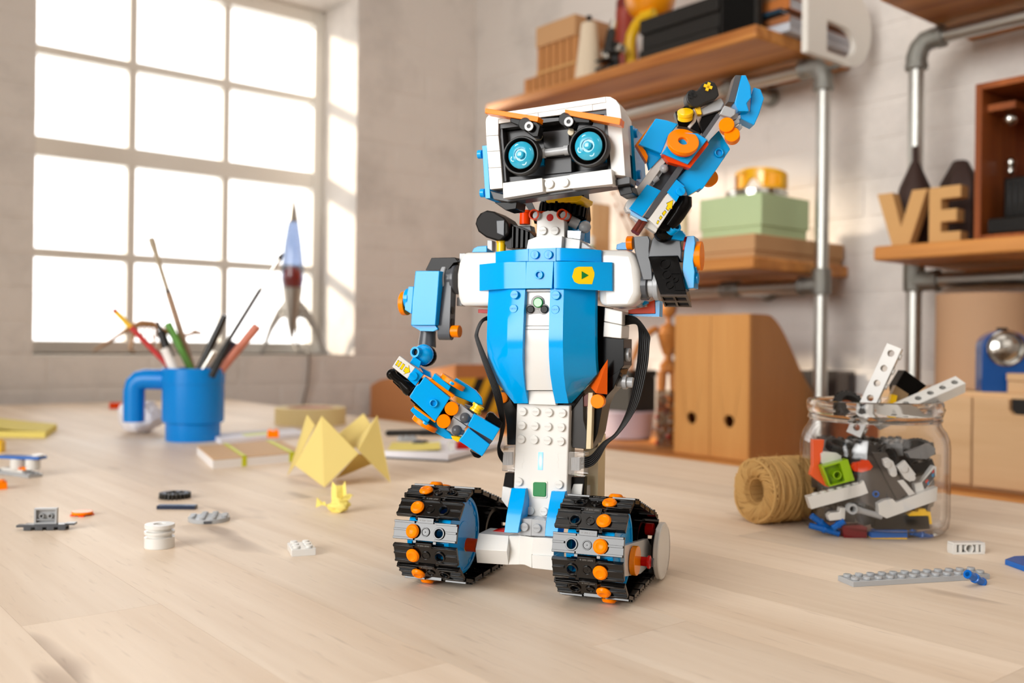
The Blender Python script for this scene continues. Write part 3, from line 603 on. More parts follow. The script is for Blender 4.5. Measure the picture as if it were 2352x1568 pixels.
t = thing('lilac_tin', 'pale lilac tin under the dark box behind the robot', 'tin', (1.50, 1.47, ZBN))
G().lathe([(0.045, 0), (0.055, 0.003), (0.062, 0.055), (0.064, 0.058), (0.060, 0.058)], (1.53, 1.465, ZBN), n=40).build('body', plastic('lilac', (196, 184, 196), 0.5), t); G().cyl((1.53, 1.465, ZBN + 0.056), (0, 0, 1), 0.0645, 0.005, 40, b=0.001).build('lid', plastic('lilac', (196, 184, 196), 0.5), t)
t = thing('dark_box', 'dark box standing on the lilac tin', 'box', (1.53, 1.465, ZBN + 0.0612))
G().bx(1.49, 1.57, 1.415, 1.505, ZBN + 0.0612, ZBN + 0.135).build('body', M_MATTE, t, 0.002); G().bx(1.488, 1.572, 1.413, 1.507, ZBN + 0.1355, ZBN + 0.15).build('lid', M_MATTE, t, 0.002)
t = thing('bead_tower', 'clear stacking boxes of red and white beads beside files', 'bead box', (1.46, 1.285, ZBN))
for i in range(3):
    G().ring([(0.030, 0), (0.030, 0.036), (0.0285, 0.036), (0.0285, 0)], (1.462, 1.285, ZBN + 0.0385 * i + 0.001), n=4).build('clear_box', M_TUBE, t)
rg = random.Random(5)
for nmz, cc in (('red_beads', (180, 40, 28)), ('white_beads', (232, 220, 206)), ('amber_beads', (206, 120, 50))):
    g = G()
    for i in range(60):
        g.ball((1.462 + rg.uniform(-0.016, 0.016), 1.285 + rg.uniform(-0.016, 0.016), ZBN + 0.006 + rg.uniform(0, 0.102)), 0.0042, 8)
    tag(g.build(nmz, plastic(nmz, cc, 0.3), t), kind='stuff')
t = thing('wire_flower', 'thin brown wire sculpture with a green bead', 'wire sculpture', (1.56, 1.24, ZBN))
g = G(); wx, wy = 1.475, 1.262
for i in range(6):
    a = i * 1.05; pts = [Vector((wx + 0.024 * math.sin(q * math.pi / 8) * math.cos(a), wy + 0.024 * math.sin(q * math.pi / 8) * math.sin(a), ZBN + 0.15 + 0.06 * q / 8)) for q in range(9)]
    g.tube(pts, 0.001, 5)
g.tube([(wx, wy, ZBN + 0.117), (wx, wy, ZBN + 0.15)], 0.0014, 6); g.cyl((wx, wy, ZBN + 0.1165), (0, 0, 1), 0.012, 0.003, 18); g.build('wire', plastic('brown_wire', (104, 70, 46), 0.4, 0.5, 0, 0.6), t)
G().ball((wx + 0.003, wy - 0.012, ZBN + 0.158), 0.008, 14).build('bead', plastic('bead_green', (20, 132, 78), 0.3), t)

# ------------------------------------------------------------------ window sill: rocket lamp, skeleton model
ZW = T + WZ0
rx_, ry_ = 1.194, 2.40
t = thing('rocket_lamp', 'silver rocket lava lamp on three fins on window sill', 'lamp', (rx_, ry_, ZW))
M_WAX, nt, b = nm('red_wax'); b.inputs['Base Color'].default_value = (*lin((240, 16, 36)), 1); tl = nt.nodes.new('ShaderNodeBsdfTranslucent'); tl.inputs[0].default_value = (*lin((255, 10, 30)), 1)
nw = nt.nodes.new('ShaderNodeTexNoise'); nw.inputs['Scale'].default_value = 40; mw = nt.nodes.new('ShaderNodeMixShader'); nt.links.new(ramp2(nt, nw.outputs[0], (0.75,) * 3, (0.85,) * 3), mw.inputs[0]); nt.links.new(b.outputs[0], mw.inputs[1]); nt.links.new(tl.outputs[0], mw.inputs[2]); nt.links.new(mw.outputs[0], nt.nodes['Material Output'].inputs[0])
M_ALU = plastic('brushed_aluminium', (168, 162, 154), 0.38, 0.5, 0, 0.85)
B = lambda z: ZW + z
G().lathe([(0.0145, 0.362), (0.010, 0.392), (0.004, 0.418), (0.0, 0.426)], (rx_, ry_, ZW), n=32).build('nose_cone', M_ALU, t)
G().lathe([(0.026, 0.178), (0.031, 0.205), (0.030, 0.24), (0.024, 0.30), (0.0145, 0.362)], (rx_, ry_, ZW), n=36).build('glass_body', thin_glass('lamp_glass', (168, 179, 199), 0.25), t)
G().lathe([(0.0, 0.182), (0.024, 0.182), (0.026, 0.20), (0.024, 0.22), (0.016, 0.234), (0.0, 0.239)], (rx_, ry_, ZW), n=28).build('red_wax', M_WAX, t)
G().lathe([(0.004, 0.042), (0.012, 0.075), (0.022, 0.13), (0.027, 0.172), (0.028, 0.180), (0.026, 0.182)], (rx_, ry_, ZW), n=32).build('lower_cone', M_ALU, t)
for k in range(3):
    a = R(-39.4 + (14, 166, 90)[k]); c, s = math.cos(a), math.sin(a)
    inn = [(0.020, 0.150), (0.016, 0.100), (0.034, 0.096), (0.058, 0.062), (0.076, 0.020), (0.087, 0.0)]
    out = [(0.094, 0.0), (0.084, 0.030), (0.068, 0.078), (0.048, 0.116), (0.030, 0.140)]
    g = G(); g.prism([[(rx_ + r * c + 0.0015 * s, ry_ + r * s - 0.0015 * c, ZW + z) for r, z in inn + out]], (-0.003 * s, 0.003 * c, 0)).build('fin', M_ALU, t, 0.0006)
    for z in (0.124, 0.106): G().ball((rx_ + 0.026 * c, ry_ + 0.026 * s, ZW + z), 0.0072, 14).build('ball_bolt', M_STEEL, t)
cz = [(rx_, ry_, ZW + 0.044), (rx_ - 0.002, ry_ - 0.03, ZW + 0.014), (rx_ - 0.004, YW - 0.006, ZW + 0.004), (rx_ - 0.005, YW - 0.013, ZW - 0.02), (rx_ - 0.010, YW - 0.013, ZW - 0.08), (rx_ - 0.022, YW - 0.012, ZW - 0.13), (rx_ - 0.03, YW - 0.012, ZW - 0.25)]
G().tube(cz, 0.003, 8).build('cord', plastic('grey_cord', (120, 110, 100), 0.5), t)
t = thing('dinosaur_skeleton', 'tan wooden long-necked dinosaur skeleton on window sill', 'dinosaur model', (0.80, 2.39, ZW))
M_BONE = plastic('tan_wood', (190, 144, 98), 0.6)
def ds(px, py): return pY(px, py, 2.39)
spine = [ds(*p) for p in ((215, 806), (245, 788), (275, 768), (300, 752), (325, 742), (350, 744), (372, 756), (395, 768), (420, 771), (440, 767))]
G().tube(spine, [0.002, 0.004, 0.005, 0.007, 0.009, 0.009, 0.0075, 0.006, 0.0055, 0.005], 10).build('spine', M_BONE, t)
h0 = ds(448, 764); G().tube([ds(436, 768), ds(447, 762), ds(464, 766)], [0.004, 0.008, 0.0045], 10).build('skull', M_BONE, t)
for i, px in enumerate((312, 322, 332, 342, 352, 362)):
    p = ds(px, 746); g = G()
    for s in (-1, 1): g.tube([p, p + Vector((0, s * 0.018, -0.012)), p + Vector((0.003, s * 0.014, -0.034))], 0.0022, 6)
    g.build('rib', M_BONE, t)
for px in (300, 306, 358, 364):
    p = ds(px, 752); s = 0.014 if px % 4 else -0.014
    G().tube([p, p + Vector((0.004, s, -0.022)), Vector((p.x - 0.004, p.y + s, ZW + 0.012)), Vector((p.x + 0.006, p.y + s, ZW + 0.003))], [0.004, 0.0035, 0.003, 0.0025], 8).build('leg', M_BONE, t)
# ------------------------------------------------------------------ things on the table
MM = 0.001
def bluep(): return plastic('brick_azure', (0, 146, 214), 0.16)
C_AZ = plastic('brick_azure', (0, 160, 232), 0.12, 0.32)
C_WH = plastic('brick_white', (221, 219, 214), 0.2)
C_BK = plastic('brick_black', (13, 11, 10), 0.18, 0.12)
C_LG = plastic('brick_light_grey', (168, 170, 172), 0.22)
C_DG = plastic('brick_dark_grey', (80, 82, 86), 0.2, 0.3)
C_OR = plastic('brick_orange', (255, 132, 0), 0.22, 0.14)
C_RO = plastic('brick_red_orange', (230, 66, 10), 0.25, 0.12)
C_YE = plastic('brick_yellow', (250, 198, 12), 0.22)
C_RD = plastic('brick_red', (194, 20, 16), 0.22, 0.18)
C_BL = plastic('brick_blue', (8, 96, 182), 0.2)
C_LM = plastic('brick_lime', (146, 186, 12), 0.22)
C_NV = plastic('brick_navy', (16, 34, 62), 0.2)
C_TAN = plastic('brick_tan', (212, 196, 160), 0.25)
C_RB = plastic('brick_red_brown', (104, 38, 22), 0.22)
C_GR = plastic('brick_green', (12, 122, 62), 0.3)
STUD = [(2.4, 0), (2.4, 1.5), (2.25, 1.7), (0, 1.7)]
def place(px, py, z=0.0, yaw=0.0):
    """frame (mm) standing on the table where that spot of the picture is; yaw 0: x to the camera's right"""
    p = pz(px, py, z); return Matrix.Translation(p) @ Matrix.Rotation(YAW + R(yaw), 4, 'Z') @ Matrix.Scale(MM, 4)
def studs(g, nx, ny, z, skip=()):
    for i in range(nx):
        for j in range(ny):
            if (i, j) not in skip: g.lathe(STUD, ((i - (nx - 1) / 2) * 8, (j - (ny - 1) / 2) * 8, z), n=16)
    return g
def tplate(g, nx, ny, h=3.2, z=0.0): return g.box((0, 0, z + h / 2), (nx * 8 - 0.2, ny * 8 - 0.2, h))
def base_of(M): return M.to_translation()

# --- blue mug with pens and brushes
MUG = pz(443, 1010, 0); MUG.z = T
md = (MUG - CP).dot(FWD)
t = thing('blue_mug', 'glossy blue plastic mug with square handle, holding pens and brushes', 'mug', MUG)
M_MUG = plastic('mug_blue', (0, 132, 218), 0.24, 0.3, 0.0)
def along(u, f): return Vector((0.773 * u + 0.635 * f, -0.635 * u + 0.773 * f, 0))
k = md / FPX
g = G(Matrix.Translation(MUG))
Rm = 68.5 * k; Hm = 165 * k
g.ring([(Rm * 0.86, 0), (Rm * 0.88, 0.002), (Rm * 0.885, 0.024), (Rm * 0.985, 0.026), (Rm, 0.030), (Rm, Hm * 0.78), (Rm * 1.018, Hm * 0.79), (Rm * 1.018, Hm - 0.001), (Rm * 1.0, Hm), (Rm * 0.95, Hm), (Rm * 0.94, Hm - 0.002), (Rm * 0.94, 0.03), (Rm * 0.82, 0.024), (Rm * 0.8, 0.0)], n=56)
g.cyl((0, 0, 0.003), (0, 0, 1), Rm * 0.85, 0.004, 40)
g.build('body', M_MUG, t)
hw = 0.0128
def hp(u, z): return MUG + along(u, 0) + Vector((0, 0, z))
g = G(); zz = Hm - 0.0165
pts = [hp(-Rm * 0.95, zz), hp(-Rm - 0.026, zz), hp(-Rm - 0.034, zz - 0.002), hp(-Rm - 0.0395, zz - 0.0075), hp(-Rm - 0.0415, zz - 0.016), hp(-Rm - 0.0415, Hm - 0.068), hp(-Rm - 0.0415, Hm - 0.0765)]
g.tube(pts, 0.0145, 20); g.build('handle', M_MUG, t, 0.001)
def in_mug(px0, py0, px1, py1, du=0.0):
    """axis from a top pixel to a pixel near the rim, carried on to the floor or wall of the mug"""
    a = pd(px0, py0, md); b = pd(px1, py1, md); d = (b - a).normalized()
    off = Vector((FWD.x, FWD.y, 0)).normalized() * du
    e = b + d * 0.045; return a + off * 0.9, b + off * 0.9, e + off * 0.8
def pen(name, label, cat, p, parts, du=0.0):
    a, b, e = in_mug(*p, du=du); L = (e - a).length; d = (e - a).normalized()
    t = thing(name, label, cat, (e.x, e.y, e.z)); c = 0.0
    for nmp, f0, f1, r0, r1, m in parts:
        G().tube([a + d * L * f0, a + d * L * (f0 * 0.7 + f1 * 0.3), a + d * L * f1], [r0, (r0 * 0.7 + r1 * 0.3) if r0 < r1 else r1, r1], 14).build(nmp, m, t)
    return t, a, d, L
M_PRED = plastic('pencil_red', (190, 24, 22), 0.35); M_PYEL = plastic('pen_yellow', (240, 190, 14), 0.35); M_PGRN = plastic('pen_green', (98, 158, 62), 0.35)
M_PPNK = plastic('pencil_pink', (206, 124, 100), 0.5); M_PWH = plastic('pen_white', (244, 240, 236), 0.35); M_PNV = plastic('pen_navy', (34, 36, 70), 0.3)
M_BRW = plastic('brush_handle', (172, 156, 130), 0.4); M_BRD = plastic('brush_dark', (52, 42, 36), 0.35)
pen('red_pencil', 'red pencil with a yellow tip band leaning left in blue mug', 'pencil', (270, 712, 416, 862), [('eraser', 0, 0.03, 0.0035, 0.0035, M_PRED), ('ferrule', 0.03, 0.2, 0.0037, 0.0037, M_PYEL), ('shaft', 0.2, 1, 0.004, 0.004, M_PRED)], -0.014)
pen('yellow_pen', 'yellow pen with black clip cap in blue mug', 'pen', (362, 738, 402, 856), [('tip', 0, 0.12, 0.0018, 0.003, M_BLACK), ('cap', 0.12, 0.45, 0.0062, 0.0062, M_BLACK), ('shaft', 0.45, 1, 0.0045, 0.0045, M_PYEL)], -0.0005)
pen('green_pen', 'green pen beside the tall brush in blue mug', 'pen', (378, 742, 436, 856), [('cap', 0, 0.3, 0.0055, 0.0055, M_PGRN), ('shaft', 0.3, 1, 0.005, 0.005, M_PGRN)], 0.0135)
pen('white_marker', 'short white marker among the pens in blue mug', 'marker', (392, 800, 418, 858), [('cap', 0, 0.2, 0.0062, 0.0062, M_PWH), ('shaft', 0.2, 1, 0.0068, 0.0068, M_PWH)], -0.027)
pen('tall_paintbrush', 'tallest paintbrush with pale handle leaning left in mug', 'paintbrush', (331, 542, 430, 852), [('handle_end', 0, 0.04, 0.0046, 0.005, M_BRW), ('handle', 0.04, 0.32, 0.0048, 0.0034, M_BRW), ('band', 0.32, 0.34, 0.0038, 0.0038, M_BRD), ('shaft', 0.34, 1, 0.0044, 0.005, plastic('brush_beige', (164, 132, 104), 0.4))], 0.029)
pen('black_marker', 'thick black marker leaning right in blue mug', 'marker', (524, 724, 462, 856), [('cap', 0, 0.3, 0.0048, 0.0058, M_BLACK), ('shaft', 0.3, 1, 0.0056, 0.0056, M_BLACK)], -0.017)
pen('thin_paintbrush', 'thin dark paintbrush with metal ferrule leaning right in mug', 'paintbrush', (645, 579, 486, 836), [('bristles', 0, 0.045, 0.0014, 0.0042, M_BRD), ('ferrule', 0.045, 0.26, 0.0036, 0.0028, M_STEEL), ('handle', 0.26, 1, 0.0032, 0.0032, M_BRD)], 0.014)
tt, a, d, L = pen('navy_pen', 'navy pen with clip beside black marker in mug', 'pen', (524, 784, 478, 862), [('cap', 0, 0.5, 0.006, 0.006, M_PNV), ('shaft', 0.5, 1, 0.005, 0.005, M_PNV)], 0.028)
pen('pink_pencil', 'fat pinkish wooden pencil leaning right in blue mug', 'pencil', (592, 748, 500, 860), [('end', 0, 0.04, 0.006, 0.0066, M_PPNK), ('shaft', 0.04, 1, 0.0066, 0.006, M_PPNK)], -0.002)
pen('orange_pen', 'short orange and silver pen inside blue mug', 'pen', (506, 806, 474, 858), [('cap', 0, 0.45, 0.0042, 0.0042, M_STEEL), ('shaft', 0.45, 1, 0.0045, 0.0045, plastic('pen_orange', (226, 88, 40), 0.35))], -0.030)
t = thing('binder_clip_pen', 'black clip pen hooked over the front rim of mug', 'pen', pd(485, 868, md - 0.045))
G().tube([pd(525, 786, md - 0.030), pd(485, 866, md - 0.044)], [0.0042, 0.0046], 12).build('shaft', M_BLACK, t)

# --- crumpled paper balls
def crumple(name, label, c, r, mat, seed, sub=4, amp=0.3, sq=0.85):
    b = bmesh.new(); bmesh.ops.create_icosphere(b, subdivisions=sub, radius=1.0); rg = random.Random(seed)
    pl = [(Vector((rg.gauss(0, 1), rg.gauss(0, 1), rg.gauss(0, 1))).normalized(), rg.uniform(0.62, 1.0)) for _ in range(46)]
    for v in b.verts:
        n = v.co.normalized(); rr = 1.18
        for q, h in pl:
            dd = n.dot(q)
            if dd > 0.05: rr = min(rr, h / dd)
        rr += rg.uniform(-0.02, 0.02) + amp * 0.12 * math.sin(9 * n.x + seed) * math.sin(8 * n.y + 2 * n.z)
        v.co = Vector((n.x * rr * r, n.y * rr * r, n.z * rr * r * sq))
    z0 = min(v.co.z for v in b.verts)
    g = G(Matrix.Translation((c.x, c.y, T - z0))); g.add([tuple(v.co) for v in b.verts], [tuple(v.index for v in f.verts) for f in b.faces]); b.free()
    return tag(g.build(name, mat, None, flat=True, loc=(c.x, c.y, T)), label, 'crumpled paper')
M_PAPER = plastic('white_paper', (236, 234, 240), 0.75, 0.2); M_YPAP = plastic('yellow_paper', (236, 218, 120), 0.7, 0.2)
c = pz(322, 994, 0); crumple('paper_ball', 'crumpled white paper ball behind the blue mug', c, 0.042, M_PAPER, 3, sq=0.8)
# crumpled yellow note: a ball with a standing flap and a side tip
def uvp(o, u, f, z): return Vector((o.x, o.y, T)) + along(u * MM, f * MM) + Vector((0, 0, z * MM))
o = pz(782, 1176, 0)
t = thing('crumpled_note', 'small crumpled yellow note in front of the paper fortune teller', 'crumpled paper', o)
b = bmesh.new(); bmesh.ops.create_icosphere(b, subdivisions=3, radius=1.0); rg = random.Random(11)
pl = [(Vector((rg.gauss(0, 1), rg.gauss(0, 1), rg.gauss(0, 1))).normalized(), rg.uniform(0.6, 0.95)) for _ in range(30)]
for v in b.verts:
    n = v.co.normalized(); rr = 1.15
    for q, h in pl:
        dd = n.dot(q)
        if dd > 0.05: rr = min(rr, h / dd)
    rr *= rg.uniform(0.86, 1.08); v.co = Vector((n.x * rr * 12.5, n.y * rr * 9, n.z * rr * 6.6))
z0 = min(v.co.z for v in b.verts)
g = G(Matrix.Translation((o.x, o.y, T)) @ Matrix.Rotation(YAW, 4, 'Z') @ Matrix.Scale(MM, 4)); g.add([(v.co.x, v.co.y, v.co.z - z0) for v in b.verts], [tuple(v.index for v in f.verts) for f in b.faces]); b.free()
g.build('wad', M_YPAP, t, flat=True)
g = G(); g.sheet([[uvp(o, -8, 2, 9), uvp(o, -3, -1, 10.5), uvp(o, 2, 2, 9), uvp(o, 6, -1, 10)], [uvp(o, -8.5, 3, 17), uvp(o, -3.5, 0, 16), uvp(o, 1.5, 3, 16), uvp(o, 5, -1, 15)], [uvp(o, -8, 4, 25), uvp(o, -4, 1, 22), uvp(o, 1, 3, 22), uvp(o, 3.5, 1, 26)]], along(0, 0.0003)); g.build('flap', M_YPAP, t, flat=True)
g = G(); g.sheet([[uvp(o, -11, -2, 5), uvp(o, -13, -1, 9)], [uvp(o, -15, -2, 6), uvp(o, -15, 0, 8)], [uvp(o, -20, -3, 4), uvp(o, -20, 1, 12)]], along(0, 0.0003)); g.build('flap', M_YPAP, t, flat=True)
g = G(); g.sheet([[uvp(o, 0, -4, 10), uvp(o, 8, -3, 11)], [uvp(o, 3, -5, 14), uvp(o, 10, -2, 15)], [uvp(o, 7, -2, 16), uvp(o, 11, 0, 13)]], along(0, 0.0003)); g.build('flap', M_YPAP, t, flat=True)

# --- paper fortune teller (four folded pockets meeting at the middle)
t = thing('paper_fortune_teller', 'pale yellow folded paper fortune teller standing on the table', 'origami', pz(790, 1080, 0))
dO = (pz(745, 1118, 0) - CP).dot(FWD)
M_ORI, nt, b = nm('origami_yellow'); b.inputs['Base Color'].default_value = (*lin((240, 222, 140)), 1); b.inputs['Roughness'].default_value = 0.65; b.inputs['Specular IOR Level'].default_value = 0.2
tl = nt.nodes.new('ShaderNodeBsdfTranslucent'); tl.inputs[0].default_value = (*lin((250, 212, 104)), 1); mxs = nt.nodes.new('ShaderNodeMixShader'); mxs.inputs[0].default_value = 0.25
nzo = nt.nodes.new('ShaderNodeTexNoise'); nzo.inputs['Scale'].default_value = 300; bpo = nt.nodes.new('ShaderNodeBump'); bpo.inputs['Strength'].default_value = 0.05; nt.links.new(nzo.outputs[0], bpo.inputs['Height']); nt.links.new(bpo.outputs[0], b.inputs['Normal'])
nt.links.new(b.outputs[0], mxs.inputs[1]); nt.links.new(tl.outputs[0], mxs.inputs[2]); nt.links.new(mxs.outputs[0], nt.nodes['Material Output'].inputs[0])
def q(px, py, dd): return pd(px, py, dO + dd)
def pocket(faces, name='pocket'):
    g = G()
    for f in faces:
        n = (f[1] - f[0]).cross(f[2] - f[0]).normalized() * 0.00035
        if n.dot(FWD) < 0: n = -n
        g.prism([f], n)
    return g.build(name, M_ORI, t)
ctr = q(792, 1062, 0.085)
def tb(px, py): return pz(px, py, 0.0006)
# near pocket: big front face and its left flank
pocket([[q(739, 955, 0.035), tb(745, 1119), q(823, 1041, 0.018)], [q(739, 955, 0.035), q(677, 1068, 0.022), tb(745, 1119)], [q(739, 955, 0.036), q(823, 1041, 0.02), ctr]])
# left pocket
pocket([[q(705, 951, 0.075), tb(660, 1092), q(677, 1068, 0.026)], [q(705, 951, 0.075), q(677, 1068, 0.026), q(723, 976, 0.040)], [q(705, 951, 0.075), q(722, 975, 0.058), q(677, 1068, 0.03)]])
# right pocket
pocket([[q(866, 954, 0.045), q(823, 1034, 0.020), tb(896, 1107)], [q(866, 954, 0.045), tb(896, 1107), q(882, 1040, 0.09)], [q(866, 954, 0.047), q(812, 1022, 0.055), q(823, 1034, 0.022)]])
# far pocket
pocket([[q(835, 949, 0.105), q(777, 996, 0.11), q(812, 1030, 0.06)], [q(835, 949, 0.105), q(812, 1030, 0.06), q(852, 975, 0.07)], [q(835, 949, 0.106), q(850, 978, 0.12), tb(845, 1062)]])
# inner dark fold seen under the right side
pocket([[q(823, 1041, 0.02), tb(770, 1100), q(855, 1065, 0.07)], [q(823, 1041, 0.02), q(855, 1065, 0.07), q(840, 1045, 0.05)]], 'inner_fold')

# --- masking tape, notebooks, notes
p = pz(713, 972, 0); p.z = T; dT = (p - CP).dot(FWD); rT = 80 * dT / FPX
t = thing('masking_tape', 'roll of cream masking tape behind the fortune teller', 'tape', p)
G().ring([(rT, 0), (rT, 0.028), (rT * 0.70, 0.028), (rT * 0.70, 0)], (p.x, p.y, T), n=56).build('tape', plastic('tape_cream', (226, 204, 146), 0.55), t, 0.0006)
G().ring([(rT * 0.70, 0.0005), (rT * 0.70, 0.0275), (rT * 0.64, 0.0275), (rT * 0.64, 0.0005)], (p.x, p.y, T), n=48).build('core', plastic('tape_core', (206, 160, 150), 0.7), t)
def slab_on(name, A, B, C, z0, z1, mat, parent=None, bevel=0.0):
    """slab with a bottom corner at A and edges A-B and A-C"""
    D = B + C - A; lo = [Vector((v.x, v.y, T + z0)) for v in (A, B, D, C)]; up = Vector((0, 0, z1 - z0))
    g = G(); g.prism([lo], up); return g.build(name, mat, parent, bevel)
A = pz(489, 1077, 0); B = pz(700, 1058, 0); C = A + (pz(452, 1044, 0) - A) * 1.0
ex, ey = (B - A), (C - A)
M_NB = plastic('notebook_kraft', (214, 178, 138), 0.7); M_PG = plastic('notebook_pages', (238, 234, 232), 0.75)
t = thing('kraft_notebook', 'kraft notebook with lime elastic bands beside the blue mug', 'notebook', A)
slab_on('pages', A, B, C, 0.0012, 0.0095, M_PG, t); slab_on('cover', A + ex * 0.0, B, C, 0.0095, 0.0108, M_NB, t, 0.0004); slab_on('cover', A, B, C, 0.0, 0.0012, M_PG, t)
M_BAND = plastic('lime_band', (206, 210, 28), 0.5)
for f0, f1 in ((0.30, 0.35), (0.82, 0.88)):
    g = G(); P0, P1 = A + ex * f0, A + ex * f1; n = ey.normalized() * -0.0006
    lo = [P0 + n + Vector((0, 0, 0.0001)), P1 + n + Vector((0, 0, 0.0001))]; hi = [x + Vector((0, 0, 0.0116)) for x in lo]; bk_ = [x + ey * 1.0 - n for x in hi]
    g.sheet([lo, hi], ey.normalized() * 0.0005); g.sheet([hi, bk_], (0, 0, -0.0006)); g.build('elastic_band', M_BAND, t)
A2 = pz(507, 1020, 0); B2 = pz(706, 1003, 0); C2 = A2 + (pz(478, 1002, 0) - A2) * 0.8
t = thing('white_notepad', 'thin white notepad lying behind the kraft notebook', 'notepad', A2); slab_on('pages', A2, B2, C2, 0, 0.006, M_PAPER, t, 0.0005)
slab_on('sticky_strip', A2 + (B2 - A2) * 0.3 + (C2 - A2) * 0.2, A2 + (B2 - A2) * 0.6 + (C2 - A2) * 0.2, A2 + (B2 - A2) * 0.3 + (C2 - A2) * 0.6, 0.006, 0.0064, plastic('lime_paper', (226, 232, 150), 0.6), t)
A = pz(1030, 1061, 0); B = pz(872, 1052, 0); C = A + (pz(1163, 1027, 0) - A) * 1.0
t = thing('open_notebook', 'white open notebook behind the robot hand', 'notebook', A)
slab_on('cover', A, B, C, 0, 0.0016, M_BLACK, t); i_ = 0.012
slab_on('pages', A + (B - A) * i_ + (C - A) * i_, B - (B - A) * i_ + (C - A) * i_, C + (B - A) * i_ - (C - A) * i_, 0.0016, 0.0085, M_PAPER, t, 0.0006)
NBZ = 0.0085
def onb(px, py): return pz(px, py, NBZ)
g = G(); g.tube([onb(880, 1003) + Vector((0, 0, .0045)), onb(1012, 994) + Vector((0, 0, .0045))], [0.004, 0.0045], 12)
t = thing('black_pen', 'black pen lying on the open notebook', 'pen', onb(950, 1000)); a = onb(884, 1002) + Vector((0, 0, .0046)); b_ = onb(1016, 1000) + Vector((0, 0, .0046)); d = b_ - a
G().tube([a, a + d * 0.04, a + d * 0.62], [0.001, 0.0045, 0.0045], 14).build('barrel', M_BLACK, t); G().tube([a + d * 0.62, a + d], [0.005, 0.005], 14).build('cap', M_BLACK, t)
def note(name, label, pts, mat, curl):
    """a sheet of paper whose right edge curls up"""
    rows = []
    for j in range(7):
        f = j / 6; a = pts[0] + (pts[1] - pts[0]) * f; b = pts[3] + (pts[2] - pts[3]) * f; up = Vector((0, 0, 0.0006 + curl * f ** 3)); rows.append([a + up, (a + b) / 2 + up * 0.9, b + up])
    g = G(); g.sheet(rows, (0, 0, -0.0004)); return tag(g.build(name, mat, None), label, 'sticky note')
note('sticky_note', 'yellow sticky note on the open notebook', [onb(890, 1034), onb(1012, 1037), onb(1010, 1020), onb(900, 1016)], M_YPAP, 0.003)
def tblock(name, label, px, py, z, yaw, nx, ny, h, mat, cat='toy brick', st=True, group=None):
    M = place(px, py, z, yaw); g = G(M); tplate(g, nx, ny, h)
    if st: studs(g, nx, ny, h)
    return tag(g.build(name, mat, None, 0.00025, 2, loc=base_of(M)), label, cat, group)
tblock('grey_tractor_brick', 'light grey brick lying on the open notebook', 935, 1012, NBZ, 20, 3, 2, 5, C_LG)
tblock('dark_grey_plate', 'dark grey plate beside the light grey brick on notebook', 966, 1019, NBZ, -25, 2, 2, 3.2, C_DG)
tblock('red_brick', 'red brick on the notebook behind the robot hand', 1062, 1030, NBZ, 10, 2, 2, 9.6, C_RD, st=False)
tblock('white_brick', 'white brick beside the red brick on the notebook', 1036, 1034, NBZ, 10, 1, 1, 9.6, C_WH)
tblock('orange_brick', 'small orange brick standing in front of the masking tape', 627, 1004, 0.0066, 15, 2, 2, 9.6, C_OR)
tblock('orange_brick', 'orange brick far left behind the white paper ball', 266, 938, 0, 20, 3, 2, 11.4, C_RO)
# left edge
A = pz(104, 1006, 0); B = pz(-60, 1003, 0); C = A + (pz(131, 987, 0) - A)
t = thing('sticky_note_pad', 'yellow sticky note pad at the left table edge', 'note pad', A); slab_on('pad', A, B, C, 0, 0.009, M_YPAP, t, 0.0005)
D = B + C - A; z9 = Vector((0, 0, 0.0094)); g = G(); g.sheet([[A + z9, C + z9], [A * 0.6 + B * 0.4 + z9 * 1.15, C * 0.6 + D * 0.4 + z9 * 1.3], [B + z9 * 1.7, D + z9 * 1.9]], (0, 0, -0.0004)); g.build('lifted_sheet', M_YPAP, t)
tblock('yellow_brick', 'tall yellow brick cut off by the left picture edge', -8, 1038, 0, 8, 2, 2, 14, C_YE)
tblock('orange_plate', 'orange and black plate cut off at left picture edge', -6, 1122, 0, 30, 2, 2, 6.4, C_OR)
# toy vehicle of plates at the left
M = place(40, 1090, 0, -32)
t = thing('plate_vehicle', 'grey, white and blue plate vehicle left of the orange disc', 'toy vehicle', base_of(M))
g = G(M); tplate(g, 8, 2, 3.2); studs(g, 8, 2, 3.2, [(i, j) for i in range(2, 6) for j in (0, 1)]).build('chassis', C_LG, t, 0.0002)
g = G(M); g.box((-2, 0, 5), (38, 11, 3.4)); g.build('white_plate', C_WH, t, 0.0002)
M2 = place(30, 1096, 0, -8)
g = G(M2); g.cyl((-5, 14, 6.5), (0, 0, 1), 7.2, 11, 24, b=0.5).build('round_brick', C_WH, t); g = G(M2); g.cyl((12, 14, 6.5), (0, 0, 1), 7.2, 11, 24, b=0.5).build('round_brick', C_WH, t)
g = G(M2); g.box((0, 14, 19), (46, 14, 3)).build('roof_plate', C_BL, t, 0.0003); g = G(M2); g.cyl((18, 13, 20.5), (0, 0, 1), 6, 2, 20, b=0.4).build('white_cap', C_WH, t)
g = G(M); g.box((4, -2, 7.5), (16, 7, 2.4)).build('orange_tile', C_OR, t, 0.0003); g = G(M); g.cyl((16, -1, 6.5), (0, 0, 1), 3.6, 3, 16).build('orange_stud', C_OR, t)
